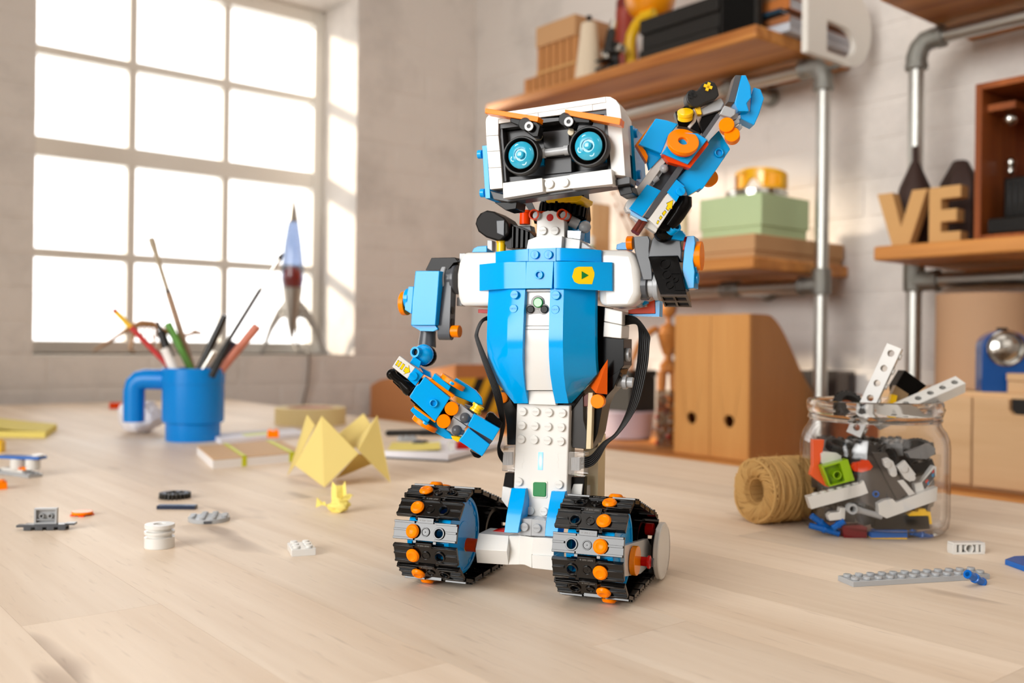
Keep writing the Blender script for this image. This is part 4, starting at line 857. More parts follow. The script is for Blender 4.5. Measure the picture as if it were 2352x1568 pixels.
# loose bricks on the near left of the table
M = place(106, 1216, 0, 8)
t = thing('grey_bracket', 'grey plate with an upright plate showing its hollow underside', 'toy brick', base_of(M))
g = G(M)
g.box((0, 0, 3.4), (30, 7.8, 2)); [g.box((x, -3.4, 1.4), (5.2, 1, 2.4)) for x in (-12, -4, 4, 12)]; g.box((-17, 0, 3.2), (6, 6, 1.6)); g.box((17, 1, 4.2), (7, 7, 1.4)); g.box((0, 3.2, 1.4), (30, 1.2, 2.8))
g.build('plate', C_DG, t, 0.0002)
g = G(M); g.prism([[(-8, -2, 4.4), (8, -2, 4.4), (8, -2, 16.2), (-8, -2, 16.2)], [(-6.6, -2, 5.6), (-6.6, -2, 14.8), (6.6, -2, 14.8), (6.6, -2, 5.6)]], (0, 3, 0)); g.box((0, 1.4, 10.3), (15.9, 1, 11.6))
for x in (-3, 3):
    g.tubes((x, 1, 10.2), (0, -1, 0), 1.8, 1.2, 2.6, 14)
g.box((0, -0.2, 7.6), (13, 2.6, 0.6)); g.build('upright_plate', C_LG, t, 0.0002)
M = place(189, 1183, 0, 0)
t = thing('orange_disc', 'orange round tile beside the grey bracket', 'toy brick', base_of(M))
G(M).cyl((0, 0, 1.2), (0, 0, 1), 8, 2.1, 32, b=0.3).build('disc', C_OR, t); g = G(M); [g.box((6.2 * math.cos(a), 6.2 * math.sin(a), 0.6), (4, 4, 1.2)) for a in (0.4, 1.97, 3.54, 5.1)]; g.build('foot', C_RO, t)
M = place(402, 1143, 0, 10)
t = thing('black_gear', 'black toothed gear behind the navy tile', 'gear', base_of(M))
g = G(M); g.tubes((0, 0, 0), (0, 0, 1), 11, 8.6, 4.8, 40); g.tubes((0, 0, 1.5), (0, 0, 1), 9, 2.6, 3.2, 32)
for i in range(24):
    a = i * R(15); g.box((0, 0, 0), (1.7, 3.4, 4.8), Matrix.Translation((12.0 * math.cos(a), 12.0 * math.sin(a), 2.4)) @ Matrix.Rotation(a - R(90), 4, 'Z'))
for i in range(4):
    a = i * R(90) + 0.4; g.tubes((5.6 * math.cos(a), 5.6 * math.sin(a), 1), (0, 0, 1), 2.6, 1.7, 4.6, 14)
g.build('gear_wheel', plastic('gear_black', (40, 38, 34), 0.3), t, 0.0002)
tblock('navy_tile', 'dark navy flat tile between the gear and grey round plate', 407, 1168, 0, 2, 4, 1, 3.2, C_NV, st=False)
M = place(480, 1195, 0, 12); g = G(M)
t = thing('grey_round_plate', 'light grey round studded plate beside the navy tile', 'toy brick', base_of(M))
g.cyl((0, 0, 0), (0, 0, 1), 15.8, 3.2, 40, b=0.3); studs(g, 4, 4, 3.2, [(0, 0), (0, 3), (3, 0), (3, 3)]).build('plate', C_LG, t); G(M).box((0.5, -15.2, 1.2), (6, 1.4, 2)).build('axle_slot', C_DG, t)
M = place(366, 1256, 0, 0)
t = thing('white_spool', 'white grooved spool standing on the near left table', 'spool', base_of(M))
G(M).ring([(9.6, 0), (9.9, 0.3), (9.9, 7.2), (8.0, 7.6), (8.0, 9.2), (9.9, 9.6), (9.9, 11.2), (7.6, 11.6), (7.6, 13), (9.9, 13.4), (9.9, 15.6), (9.6, 15.9), (4.2, 15.9), (4.0, 15), (4, 0)], n=40).build('spool', C_WH, t)
g = G(M); [g.box((0, 0, 0), (1.6, 6, 15.4), Matrix.Translation((0, 0, 7.7)) @ Matrix.Rotation(a, 4, 'Z')) for a in (0.3, 1.87)]; g.build('axle_cross', C_WH, t)
tblock('white_plate', 'white studded plate nearest the left track of robot', 692, 1268, 0, 20, 2, 3, 4.6, C_WH)

# --- twine spool
tc = pz(1729, 1203, 0); tr = 0.0265; c0 = Vector((tc.x, tc.y, T + tr)); ax = along(0.90, 0.44).normalized()
t = thing('twine_spool', 'spool of rough jute twine lying beside the glass jar', 'twine', (c0.x, c0.y, T))
def jute():
    m, nt, b = nm('jute'); L = nt.links.new; n = nt.nodes.new('ShaderNodeTexNoise'); n.inputs['Scale'].default_value = 420; n.inputs['Detail'].default_value = 4
    L(ramp2(nt, n.outputs['Fac'], lin((186, 134, 68)), lin((248, 208, 140)), 0.3, 0.7), b.inputs['Base Color']); b.inputs['Roughness'].default_value = 0.8; b.inputs['Specular IOR Level'].default_value = 0.15
    bp = nt.nodes.new('ShaderNodeBump'); bp.inputs['Strength'].default_value = 0.6; bp.inputs['Distance'].default_value = 0.0006; L(n.outputs['Fac'], bp.inputs['Height']); L(bp.outputs[0], b.inputs['Normal']); return m
M_JUTE = jute(); s1 = ax.cross(Vector((0, 0, 1))).normalized(); s2 = Vector((0, 0, 1))
def cp(a, r, l): return c0 + ax * l + (s1 * math.cos(a) + s2 * math.sin(a)) * r
L_ = 0.058
g = G(); g.ring([(tr * 0.92, 0.003), (tr * 0.95, 0.03), (tr * 0.93, L_), (tr * 0.36, L_), (tr * 0.36, 0.004)], c0, ax, 40).build('core_layers', M_JUTE, t)
rg = random.Random(3); g = G(); N = 34
for i in range(N):          # outer windings, slightly slanted loops
    l0 = 0.004 + (L_ - 0.006) * i / (N - 1); sl = 0.010 * math.sin(i * 0.9) + rg.uniform(-0.002, 0.002); ph = rg.uniform(0, 6.28); rr = tr - 0.0011 + rg.uniform(-0.0006, 0.0001)
    pts = [cp(a * 2 * math.pi / 36, rr - 0.0006 * (1 + math.sin(3 * a * 2 * math.pi / 36 + ph)) * 0.5, min(max(l0 + sl * math.sin(a * 2 * math.pi / 36 + ph), 0.001), L_)) for a in range(37)]
    g.tube(pts, 0.00135, 6)
tag(g.build('winding', M_JUTE, t), kind='stuff')
g = G()
for i in range(60):         # strands crossing the near end
    a = i * 2 * math.pi / 60 + rg.uniform(-0.05, 0.05); tw = rg.uniform(0.5, 1.0)
    pts = [cp(a + tw * (f - 0.5), tr * (0.97 - 0.60 * f), 0.003 - 0.0028 * math.sin(math.pi * f) + 0.004 * (f > 0.85) + rg.uniform(-0.0004, 0.0004)) for f in [q_ / 6 for q_ in range(7)]] + [cp(a + tw * 0.5, tr * 0.36, 0.02)]
    g.tube(pts, 0.00125, 5)
tag(g.build('end_winding', M_JUTE, t), kind='stuff')
g = G()
for i in range(160):
    a = rg.uniform(0, 6.28); l = rg.uniform(0, L_); p0 = cp(a, tr - 0.0003, l); nrm = (p0 - c0 - ax * l).normalized()
    p1 = p0 + nrm * rg.uniform(0.0008, 0.0035) + ax * rg.uniform(-0.004, 0.004); p1.z = max(p1.z, T + 0.0004); g.tube([p0, (p0 + p1) / 2 + ax * 0.001, p1], 0.00012, 3)
tag(g.build('fibre', M_JUTE, t), kind='stuff')

# --- loose bricks on the right
A = pz(1963, 1348, 0); B = pz(2271, 1330, 0); e = (B - A); yaw = math.atan2(e.y, e.x); C = A + e * 0.5 + Vector((-e.y, e.x, 0)).normalized() * 0.008
M = Matrix.Translation((C.x, C.y, T)) @ Matrix.Rotation(yaw, 4, 'Z') @ Matrix.Scale(MM, 4)
g = G(M); tplate(g, 12, 2, 3.2); studs(g, 12, 2, 3.2); tag(g.build('grey_long_plate', C_LG, None, 0.0002, loc=base_of(M)), 'long light grey studded plate in front of glass jar', 'toy brick')
P0 = pz(2222, 1318, 0.0078); P1 = pz(2248, 1332, 0.0030); d = (P1 - P0).normalized(); L = 0.016
t = thing('blue_pin', 'blue connector pin leaning on the long grey plate', 'connector pin', P1)
G().lathe([(0.0014, 0.0), (0.0027, 0.0), (0.0027, 0.0012), (0.00235, 0.0016), (0.00235, 0.0068), (0.0030, 0.0072), (0.0030, 0.0086), (0.00235, 0.009), (0.00235, 0.0142), (0.0028, 0.0148), (0.0028, 0.016), (0.0014, 0.016), (0.0014, 0.0)], P0, P1 - P0, 20).build('pin', C_BL, t)
M = place(2219, 1270, 0, 6)
t = thing('white_beam', 'small white open-sided beam behind the grey plate', 'toy brick', base_of(M))
g = G(M); g.bx(-11.6, 11.6, -3.8, 3.8, 0, 1.4).bx(-11.6, 11.6, -3.8, 3.8, 6.6, 8.0); g.bx(-11.8, -9.0, -3.8, 3.8, 1.4, 6.6).bx(9.0, 11.8, -3.8, 3.8, 1.4, 6.6).bx(-11.6, 11.6, 2.6, 3.4, 1.4, 6.6)
g.tubes((0.4, 3, 4), (0, -1, 0), 3.3, 2.4, 6.6, 24); g.bx(-6.8, -5, -3.6, 3, 1.4, 6.6).bx(5.4, 7.2, -3.6, 3, 1.4, 6.6).build('beam', C_WH, t, 0.0002)
o = pz(2309, 1291, 0); g = G()
g.prism([[pz(2308, 1296, 0), pz(2352, 1312, 0), pz(2420, 1330, 0), pz(2420, 1284, 0), pz(2330, 1288, 0)]], (0, 0, 0.0034)); tag(g.build('blue_plate', C_BL, None, 0.0002), 'blue wedge plate cut off by the right picture edge', 'toy brick')
# ------------------------------------------------------------------ the brick robot (local frames in mm: x its picture-right, y backwards, z up)
CROP = dict(px=(0, 0, 1), c1=(1080, 200, 4.9), c2=(1420, 150, 3.825), c3=(900, 460, 4.3556), c4=(1240, 500, 3.92), c5=(860, 760, 5.2265), c6=(1080, 780, 4.6114), c7=(890, 1080, 4.9), c8=(1200, 1080, 4.4806))
class Frame:
    def __init__(s, M): s.M = M; s.I = M.inverted(); s.n = (M.to_3x3() @ Vector((0, 1, 0))).normalized()
    def pt(s, k, x, y, dep):
        a, b, c = CROP[k]; return s.I @ hit(x / c + a, y / c + b, s.M @ Vector((0, dep, 0)), s.n)
    def pts(s, k, l, dep): return [s.pt(k, x, y, dep) for x, y in l]
RO = lamp_at(0.0071, 0.5511, T); RYAW = R(-20.5)
BF = Frame(Matrix.Translation(RO) @ Matrix.Rotation(YAW + RYAW, 4, 'Z') @ Matrix.Scale(MM, 4))
IF = Frame(Matrix.Translation(RO) @ Matrix.Rotation(YAW, 4, 'Z') @ Matrix.Scale(MM, 4))
bot = thing('toy_robot', 'blue and white toy brick robot on black tracks, one arm raised', 'robot', RO, YAW + RYAW)
def P(name, mat, par, k, l, dep, d, bevel=0.00025, F=BF, hole=None, seg=2, label=None):
    g = G(F.M); g.prism([F.pts(k, l, dep)] + ([F.pts(k, h, dep) for h in hole] if hole else []), (0, d, 0)); return g.build(name, mat, par, bevel, seg, label=label)
def Cc(name, mat, par, k, x, y, dep, ax, r, h, F=BF, n=28, b=0.25, bevel=0, ri=0, label=None):
    g = G(F.M); o = F.pt(k, x, y, dep)
    if ri: g.tubes(o, ax, r, ri, h, n)
    else: g.cyl(o, ax, r, h, n, b=b)
    return g.build(name, mat, par, bevel, label=label)
TXT = text_mesh('LEGO', 1.42, 0.3, 0.03, 0.12)
def stud_on(g, F, k, x, y, dep, hollow=False, txt=True, rot=0.0):
    o = F.pt(k, x, y, dep)
    if hollow: g.tubes(o, (0, -1, 0), 2.4, 1.55, 1.7, 20)
    else:
        g.lathe(STUD, o, (0, -1, 0), 20)
        if txt:
            m = Matrix.Translation(o + Vector((0, -1.75, 0))) @ Matrix.Rotation(R(90), 4, 'X') @ Matrix.Rotation(rot, 4, 'Z'); g.add(*TXT, m)
    return g
def SH(name, mat, par, rows, d, F=BF, bevel=0.0002):
    """rows of (crop, x, y, depth) points -> curved plate of thickness d"""
    g = G(F.M); g.sheet([[F.pt(*q) for q in r] for r in rows], (0, d, 0)); return g.build(name, mat, par, bevel)
FR = (0, -1, 0)

# --- controller hub
hub = P('controller_hub', C_WH, bot, 'px', [(1187, 926), (1308, 931), (1305, 1030), (1301, 1192), (1178, 1192), (1180, 1118), (1183, 1030)], 4, 14, 0.0006)
g = G(BF.M)
for row in (((562, 758), (700, 760), (838, 768), (980, 775)), ((553, 905), (690, 912), (828, 918), (968, 925)), ((545, 1050), (683, 1057), (822, 1065), (963, 1073)), ((520, 1500), (945, 1530))):
    for x, y in row: stud_on(g, BF, 'c6', x, y, 4)
stud_on(g, BF, 'c8', 85, 412, 4); stud_on(g, BF, 'c8', 225, 420, 4)
g.build('studs', C_WH, hub)
P('button_rim', plastic('button_rim', (226, 228, 214), 0.3), hub, 'c8', [(98, 106), (250, 110), (258, 122), (254, 278), (244, 288), (100, 281), (92, 270), (90, 118)], 3.5, 1, 0.0003)
P('power_button', C_GR, hub, 'c8', [(118, 121), (234, 125), (243, 136), (240, 262), (229, 273), (116, 267), (106, 255), (107, 132)], 2.8, 1.4, 0.0004, label='green rounded power button')
ml, nt, b = nm('status_led'); b.inputs['Base Color'].default_value = (*lin((150, 200, 240)), 1)
tc_ = nt.nodes.new('ShaderNodeTexCoord'); gr = nt.nodes.new('ShaderNodeTexGradient'); gr.gradient_type = 'SPHERICAL'; mp = nt.nodes.new('ShaderNodeMapping')
mp.inputs['Location'].default_value = (-1.0, 0, -1.0); mp.inputs['Scale'].default_value = (2, 0, 2)
nt.links.new(tc_.outputs['Generated'], mp.inputs[0]); nt.links.new(mp.outputs[0], gr.inputs[0])
nt.links.new(ramp2(nt, gr.outputs[1], lin((70, 150, 220)), (1, 1, 1), 0.05, 0.9), b.inputs['Emission Color']); b.inputs['Emission Strength'].default_value = 0.75
P('status_light', ml, hub, 'c6', [(722, 1190), (772, 1192), (766, 1380), (715, 1378)], 3.7, 1, 0.0001, label='small glowing blue status light')
M_CLR = thin_glass('clear_connector', (236, 236, 236), 0.5)
for k in ([(352, 1125), (470, 1112), (462, 1402), (335, 1388)], [(1037, 1180), (1215, 1192), (1205, 1452), (1025, 1430)]):
    cn = P('connector', M_CLR, hub, 'c6', k, 5, 9, 0.0004, label='clear plastic cable connector'); cx = sum(x for x, y in k) / 4; cy = sum(y for x, y in k) / 4
    g = G(BF.M)
    for i in range(5):
        o = BF.pt('c6', cx + (i - 2) * 18, cy, 8); g.box(o, (1.0, 3, 7.5))
    g.build('contact_pins', C_LG, hub, 0.0001)
P('port_mark', C_WH, hub, 'c6', [(482, 1188), (560, 1186), (575, 1205), (560, 1230), (572, 1290), (552, 1310), (552, 1362), (478, 1362)], 3.9, 0.2, 0, hole=[[(487, 1194), (487, 1356), (546, 1356), (546, 1307), (566, 1288), (554, 1230), (568, 1206), (557, 1192)]])
P('port_mark', C_WH, hub, 'c6', [(925, 1204), (1018, 1206), (1014, 1378), (925, 1374), (930, 1320), (915, 1295), (935, 1270), (920, 1235)], 3.9, 0.2, 0, hole=[[(930, 1210), (926, 1235), (941, 1270), (921, 1295), (936, 1320), (931, 1368), (1008, 1372), (1012, 1212)]])
P('hub_back', C_TAN, bot, 'px', [(1340, 1000), (1375, 1000), (1372, 1180), (1340, 1180)], 26, 16, 0.0004)
P('hub_back', C_WH, bot, 'px', [(1305, 1120), (1345, 1118), (1345, 1180), (1305, 1180)], 16, 12, 0.0003)
P('battery_recess', C_BK, hub, 'c8', [(455, 345), (490, 68), (640, 70), (630, 340)], 12, 6, 0.0003)
P('battery_door', C_WH, hub, 'c8', [(484, 262), (525, 140), (620, 140), (600, 335), (505, 335)], 11, 3, 0.0003)
P('battery_recess', C_BK, hub, 'c7', [(1325, 25), (1420, 30), (1412, 205), (1300, 178)], 10, 8, 0.0003)
P('battery_door', C_WH, hub, 'c7', [(1295, 178), (1398, 202), (1350, 420), (1280, 330)], 9, 8, 0.0003)
for r in ([('c7', 1395, 200), ('c7', 1368, 350), ('c7', 1336, 520), ('c7', 1313, 698)], [('c8', 298, 213), ('c8', 272, 350), ('c8', 244, 520), ('c8', 230, 675)]):
    w = ((160, 168, 165, 156), (143, 140, 134, 128))[r[0][0] == 'c8']; dep = (1, -5, -9.5, -12)
    SH('blue_slope', C_AZ, hub, [[(c, x, y, dd), (c, x + ww, y + 6, dd)] for (c, x, y), ww, dd in zip(r, w, dep)], 12)
# --- base: grey studded bricks, white axle housing
base = P('axle_housing', C_WH, bot, 'c7', [(1366, 737), (1556, 730), (1546, 1060), (1360, 1062)], -6, 22, 0.0003)
g = G(BF.M); g.prism([BF.pts('c7', [(1475, 545), (1622, 545), (1615, 737), (1470, 722)], -7)], (0, 11, 0)); stud_on(g, BF, 'c7', 1548, 632, -7); g.build('grey_brick', C_LG, base, 0.0002)
g = G(BF.M); g.prism([BF.pts('c8', [(95, 500), (242, 520), (232, 678), (91, 672)], -7)], (0, 11, 0)); stud_on(g, BF, 'c8', 155, 590, -7); g.build('grey_brick', C_LG, base, 0.0002)
SH('hex_end', C_WH, base, [[('c7', 1026, 708, -5), ('c7', 1365, 737, -6)], [('c7', 990, 888, -10), ('c7', 1344, 907, -11)], [('c7', 1006, 1038, -5), ('c7', 1362, 1063, -6)]], 18)
P('white_block', C_WH, base, 'c8', [(-34, 668), (120, 690), (118, 868), (95, 868), (97, 1005), (22, 972), (-38, 965)], -7, 18, 0.0003)
P('white_block', C_WH, base, 'c8', [(105, 690), (330, 697), (322, 880), (95, 867)], -9, 18, 0.0003); P('white_block', C_WH, base, 'c8', [(94, 870), (322, 884), (316, 1030), (98, 1005)], -11, 20, 0.0003)
Cc('axle_bush', C_RO, base, 'c7', 1012, 845, 2, (-1, 0, 0), 3.9, 7); Cc('axle_bush', C_YE, base, 'c7', 898, 836, 2, (-1, 0, 0), 4.0, 4.2)
P('red_plate', C_RD, base, 'c7', [(1130, 690), (1300, 665), (1360, 690), (1290, 715)], 4, 8)
# --- tracks
def link_mesh(sx):
    g = G(); hx = -8.8 * sx
    ci = [(hx + 2.5 * math.cos(a * math.pi / 8), -0.6 + 2.5 * math.sin(a * math.pi / 8), -2) for a in range(16)]
    g.prism([[(-19.6, -5.3, -2), (19.6, -5.3, -2), (19.6, 5.3, -2), (-19.6, 5.3, -2)], ci], (0, 0, 2))
    for s in (-1, 1):
        for y in (-4.6, 0.2, 4.6): g.bx(s * (12.8 if (s == -sx and y == 0.2) else 6.5), s * 19.4, y - 0.6, y + 0.6, 0, 1.1)
        g.bx(s * 5.2, s * 7.2, -6.9, -5.3, -2.2, -0.4)
    g.bx(-5, 5, 4.4, 7.4, -1.6, 0.9); g.bx(-6, 6, 5.0, 5.4, -2, 0.4)
    g.tubes((hx, -0.6, 0), (0, 0, 1), 3.4, 2.5, 0.9, 20); g.tubes((-0.3 * sx, -0.4, 0), (0, 0, 1), 2.6, 2.0, 0.7, 18).cyl((-0.3 * sx, -0.4, 0), (0, 0, 1), 2.0, 0.3, 18).cyl((-0.3 * sx, -0.4, 0.3), (0, 0, 1), 0.35, 0.3, 8)
    return g
KNOB = [(2.6, -0.2), (4.0, 0.9), (4.05, 1.5), (3.3, 2.6), (2.2, 2.95), (1.9, 2.75), (0, 2.7)]
LTX = text_mesh('\u00a9 2006 LEGO', 1.25, 0.12, 0.01)
C_TRK = plastic('track_black', (14, 12, 11), 0.13, 0.55); M_LTR = plastic('grey_print', (120, 118, 114), 0.4)
RT, RR, CA, CB, NL = 26.6, 19.6, -3.4, 44.0, 18      # front and rear radii, their y, number of links
ZT, ZR = RT + 3.1, RR + 3.1
DEL = 2 * math.atan2(RT - RR, CB - CA)                # fall of the upper run towards the rear
def loop_at(s):
    """position (y, z) and outward angle at arc length s; s = 0 at the foremost point, going up"""
    at = math.pi / 2 - DEL; L = CB - CA; Lt = math.hypot(L, ZT - ZR) * math.cos(math.asin((RT - RR) / math.hypot(L, ZT - ZR)))
    q1 = RT * (math.pi - at); q2 = RR * (at + math.pi / 2); q3 = RT * math.pi / 2; s %= TOT
    if s < q1: a = math.pi - s / RT; return CA + RT * math.cos(a), ZT + RT * math.sin(a), a
    s -= q1
    if s < Lt: return CA + RT * math.cos(at) + s * math.cos(DEL), ZT + RT * math.sin(at) - s * math.sin(DEL), at
    s -= Lt
    if s < q2: a = at - s / RR; return CB + RR * math.cos(a), ZR + RR * math.sin(a), a
    s -= q2
    if s < L: return CB - s, ZR - RR, -math.pi / 2
    s -= L; a = -math.pi / 2 - s / RT; return CA + RT * math.cos(a), ZT + RT * math.sin(a), a
_H = math.hypot(CB - CA, ZT - ZR); TOT = RT * (math.pi / 2 + DEL) + _H * math.cos(math.asin((RT - RR) / _H)) + RR * (math.pi - DEL) + (CB - CA) + RT * math.pi / 2
for sx, off in ((-1, 0.42), (1, 0.47)):
    tx = 47.5 * sx; W = BF.M
    g = G(W)
    for x0, hh in ((tx - 13, 3), (tx + 10, 3)): g.ring([(22.5, 0), (22.5, hh), (20.5, hh + 0.0), (20.5, 0)], (x0, CA, ZT), (1, 0, 0), 48).cyl((x0 + 1, CA, ZT), (1, 0, 0), 20.6, 1.2, 48)
    g.cyl((tx - 12.5, CA, ZT), (1, 0, 0), 8, 25, 24)
    for i in range(12): a = i * math.pi / 6; g.box((0, 0, 0), (25, 3, 4), Matrix.Translation((tx, CA + 20.5 * math.cos(a), ZT + 20.5 * math.sin(a))) @ Matrix.Rotation(a - math.pi / 2, 4, 'X'))
    trk = g.build('track', C_AZ, bot, 0.0002)
    g = G(W); g.ring([(15.5, 0), (15.5, 26), (13, 26), (13, 0)], (tx - 13, CB, ZR), (1, 0, 0), 36).cyl((tx - 10, CB, ZR), (1, 0, 0), 13.5, 2, 36); g.build('rear_wheel', C_BK, trk)
    lm_ = kn_ = lt_ = None
    for i in range(NL):
        s = (i + off) * TOT / NL; y, z, a = loop_at(s)
        # link axes: X = robot x, Z = outward, Y = along the belt (upwards at the front)
        X = Vector((1, 0, 0)); Zv = Vector((0, math.cos(a), math.sin(a))); Yv = Zv.cross(X)
        m = Matrix(((X.x, Yv.x, Zv.x, tx), (X.y, Yv.y, Zv.y, y), (X.z, Yv.z, Zv.z, z), (0, 0, 0, 1)))
        loc = RM[bot.name].inverted() @ W @ m @ Matrix.Scale(1000, 4) @ Matrix.Scale(0.001, 4)
        if lm_ is None:
            q = RM[bot.name]; gl = link_mesh(sx); gl.v = [q @ v for v in gl.v]; lm_ = gl.build('track_link', C_TRK, trk, 0.25, 2)
            gk = G(); gk.lathe(KNOB, (7.3 * sx, -0.5, 0), n=24); gk.v = [q @ v for v in gk.v]; kn_ = gk.build('track_knob', C_OR, trk, label='orange rubber knob')
            gt = G(); gt.add(*LTX, Matrix.Translation((0, 5.9, 0.92))); gt.v = [q @ v for v in gt.v]; lt_ = gt.build('lettering', M_LTR, trk); lk, kk, tt = lm_, kn_, lt_
        else:
            lk, kk = lm_.copy(), kn_.copy(); COL.objects.link(lk); COL.objects.link(kk); lk.parent = kk.parent = trk
            tt = None
            if i < 3 or i > NL - 3: tt = lt_.copy(); COL.objects.link(tt); tt.parent = trk
        for o in (lk, kk, tt):
            if o is not None: o.matrix_basis = loc; RM[o.name] = RM[bot.name]
# right track's outer side: pale bracket, clear orange wheel, red pin, white dish
tr_ = [o for o in bot.children if o.name.startswith('track')][-1]
SF = Frame(BF.M @ Matrix.Rotation(R(90), 4, 'Z'))         # its y axis runs along -x of the robot: planes of constant robot x
P('side_bracket', C_WH, tr_, 'c8', [(1055, 775), (1290, 702), (1385, 880), (1330, 960), (1215, 1065), (1055, 1092)], -62.5, 3, 0.0003, SF)
Cc('clear_orange_wheel', plastic('clear_orange', (255, 142, 10), 0.12), tr_, 'c8', 1130, 925, -63, (0, -1, 0), 8.2, 3.2, SF, 36)
Cc('red_pin', C_RD, tr_, 'c8', 1185, 930, -64, (0, -1, 0), 2.6, 7.2, SF); Cc('red_pin', C_RD, tr_, 'c8', 1290, 942, -71, (0, -1, 0), 3.7, 1.4, SF); Cc('pin_tip', C_DG, tr_, 'c8', 1325, 946, -72, (0, -1, 0), 2.4, 1.6, SF)
Cc('white_dish', C_WH, tr_, 'c8', 1400, 822, -68, (0, -1, 0), 17, 3.4, SF, 48, 0.6)
Cc('dark_hub', C_DG, tr_, 'c8', 1370, 820, -62, (0, -1, 0), 16, 6, SF, 40); Cc('red_pin', C_RD, tr_, 'c8', 1268, 600, -60, (0, -1, 0), 3.6, 5, SF)


# --- torso
torso = P('torso_core', C_BK, bot, 'px', [(1165, 600), (1340, 600), (1345, 800), (1340, 905), (1300, 960), (1195, 960), (1150, 880), (1150, 640)], 8, 24, 0.0003)
ys = (662, 720, 781, 823, 859, 893, 926); L_in = (1206.5, 1203, 1200.8, 1200, 1202, 1206, 1213); L_fo = (1168.6, 1166, 1165, 1167, 1170, 1175.5, 1182); L_ou = (1122.7, 1119.5, 1118, 1120, 1125.5, 1154, 1181)
R_in = (1264, 1261.5, 1260, 1261, 1263.5, 1268.7, 1276); R_fo = (1295, 1293.5, 1292.6, 1293.5, 1295, 1299, 1305.7); R_ou = (1368, 1367, 1367, 1368, 1370.5, 1340, 1307.7)
di = (-10, -12.5, -13.5, -12.5, -9.5, -5, 0); do = (1, -0.5, -1, 0, 2, 0.5, 0.4)
g = G(BF.M); g.sheet([[BF.pt('px', a, y, p), BF.pt('px', b_, y, p), BF.pt('px', c_, y, p2)] for y, a, b_, c_, p, p2 in zip(ys, L_in, L_fo, L_ou, di, do)], (0, 5, 0))
for x, y in ((1233, 943), (1225, 1083)): stud_on(g, BF, 'c3', x, y, -11, rot=0.05)
g.build('chest_panel', C_AZ, torso, 0.0002)
g = G(BF.M); g.sheet([[BF.pt('px', a, y, p), BF.pt('px', b_, y, p), BF.pt('px', c_, y, p2 + 4)] for y, a, b_, c_, p, p2 in zip(ys, R_in, R_fo, R_ou, di, do)], (0, 5, 0))
for x, y in ((150, 697), (145, 827)): stud_on(g, BF, 'c4', x, y, -11)
g.build('chest_panel', C_AZ, torso, 0.0002)
SH('white_slope', C_WH, torso, [[('px', 1205, 664, -6.5), ('px', 1265, 664, -6.5)], [('px', 1202, 748, -9.2), ('px', 1262, 748, -9.2)]], 4)
SH('white_slope', C_WH, torso, [[('px', 1202, 748.6, -9.2), ('px', 1262, 748.6, -9.2)], [('px', 1201.5, 756, -9.4), ('px', 1261.5, 756, -9.4)]], 4)
SH('white_slope', C_WH, torso, [[('px', 1201.5, 756.6, -9.6), ('px', 1261.5, 756.6, -9.6)], [('px', 1200.5, 800, -9.8), ('px', 1262, 800, -9.8)], [('px', 1202, 850, -7.5), ('px', 1266, 850, -7.5)], [('px', 1206, 896, -3), ('px', 1271, 896, -3)]], 4)
P('white_block', C_WH, torso, 'px', [(1212, 897), (1270, 897), (1277, 930), (1214, 928)], 0.5, 4)
# sensor
def disc(name, mat, k, x, y, dep, r, h, **kw): return Cc(name, mat, torso, k, x, y, dep, FR, r, h, **kw)
P('grey_strip', C_LG, torso, 'c3', [(1340, 890), (1600, 888), (1600, 912), (1338, 915)], -8.5, 2)
M_SENS = plastic('sensor_grey', (132, 130, 128), 0.3)
g = G(BF.M); tri = [(1390, 1090), (1465, 1020), (1545, 1090)]
for x, y, r in ((1465, 1022, 3.9), (1390, 1090, 3.0), (1527, 1090, 3.0)): g.cyl(BF.pt('c3', x, y, -7), FR, r, 1.6, 28, b=0.25)
g.prism([BF.pts('c3', [(1390, 1058), (1445, 1000), (1485, 1000), (1530, 1058), (1545, 1130), (1390, 1138)], -8.4)], (0, 1.4, 0)); g.build('sensor_plate', M_SENS, torso)
disc('sensor_eye', plastic('led_green', (20, 130, 40), 0.1, 0.5, 0.6), 'c3', 1465, 1022, -8.7, 2.9, 0.8, b=0.5, label='green sensor lens'); disc('sensor_eye', C_BK, 'c3', 1390, 1090, -8.7, 2.25, 0.7, b=0.4); disc('sensor_eye', C_BK, 'c3', 1527, 1090, -8.7, 2.25, 0.7, b=0.4)
# chest bands
def band(cols, tops, bots, deps, d=7): return SH('chest_band', C_AZ, torso, [[('px', x, t_, p) for x, t_, p in zip(cols, tops, deps)], [('px', x, b_, p) for x, b_, p in zip(cols, bots, deps)]], d)
g = G(BF.M); g.prism([BF.pts('px', [(1214.6, 571), (1277, 569), (1276.6, 599.6), (1214, 600)], -8)], (0, 8, 0)); stud_on(g, BF, 'c3', 1437, 545, -8, rot=R(82)); stud_on(g, BF, 'c4', 82, 333, -8, rot=R(82)); g.build('chest_band', C_AZ, torso, 0.0002)
g = G(BF.M); g.prism([BF.pts('px', [(1209, 600.4), (1271.5, 600), (1268, 662), (1206, 662.5)], -12)], (0, 8, 0)); stud_on(g, BF, 'c3', 1477, 745, -12, hollow=True); g.build('chest_band', C_AZ, torso, 0.0002)
band((1214, 1200, 1165, 1138), (571, 572, 575, 578), (600, 600, 602, 604), (-8, -8, -5, 0)); band((1277.4, 1292, 1340, 1381), (569, 569, 571, 574), (599, 599, 600, 602), (-8, -8, -4, 2))
band((1208.6, 1165, 1150, 1130, 1101), (600.4, 601, 602, 604, 607), (662.5, 663, 664, 665, 668), (-12, -11.5, -10.5, -7, 0)); RC = (1272, 1300, 1318, 1340, 1372, 1406); RD = (-12, -11.5, -10, -7.5, -3.5, 1.5)
band(RC, (600, 600, 600, 601, 601.5, 602), (662, 663, 664, 665, 666.5, 668), RD)
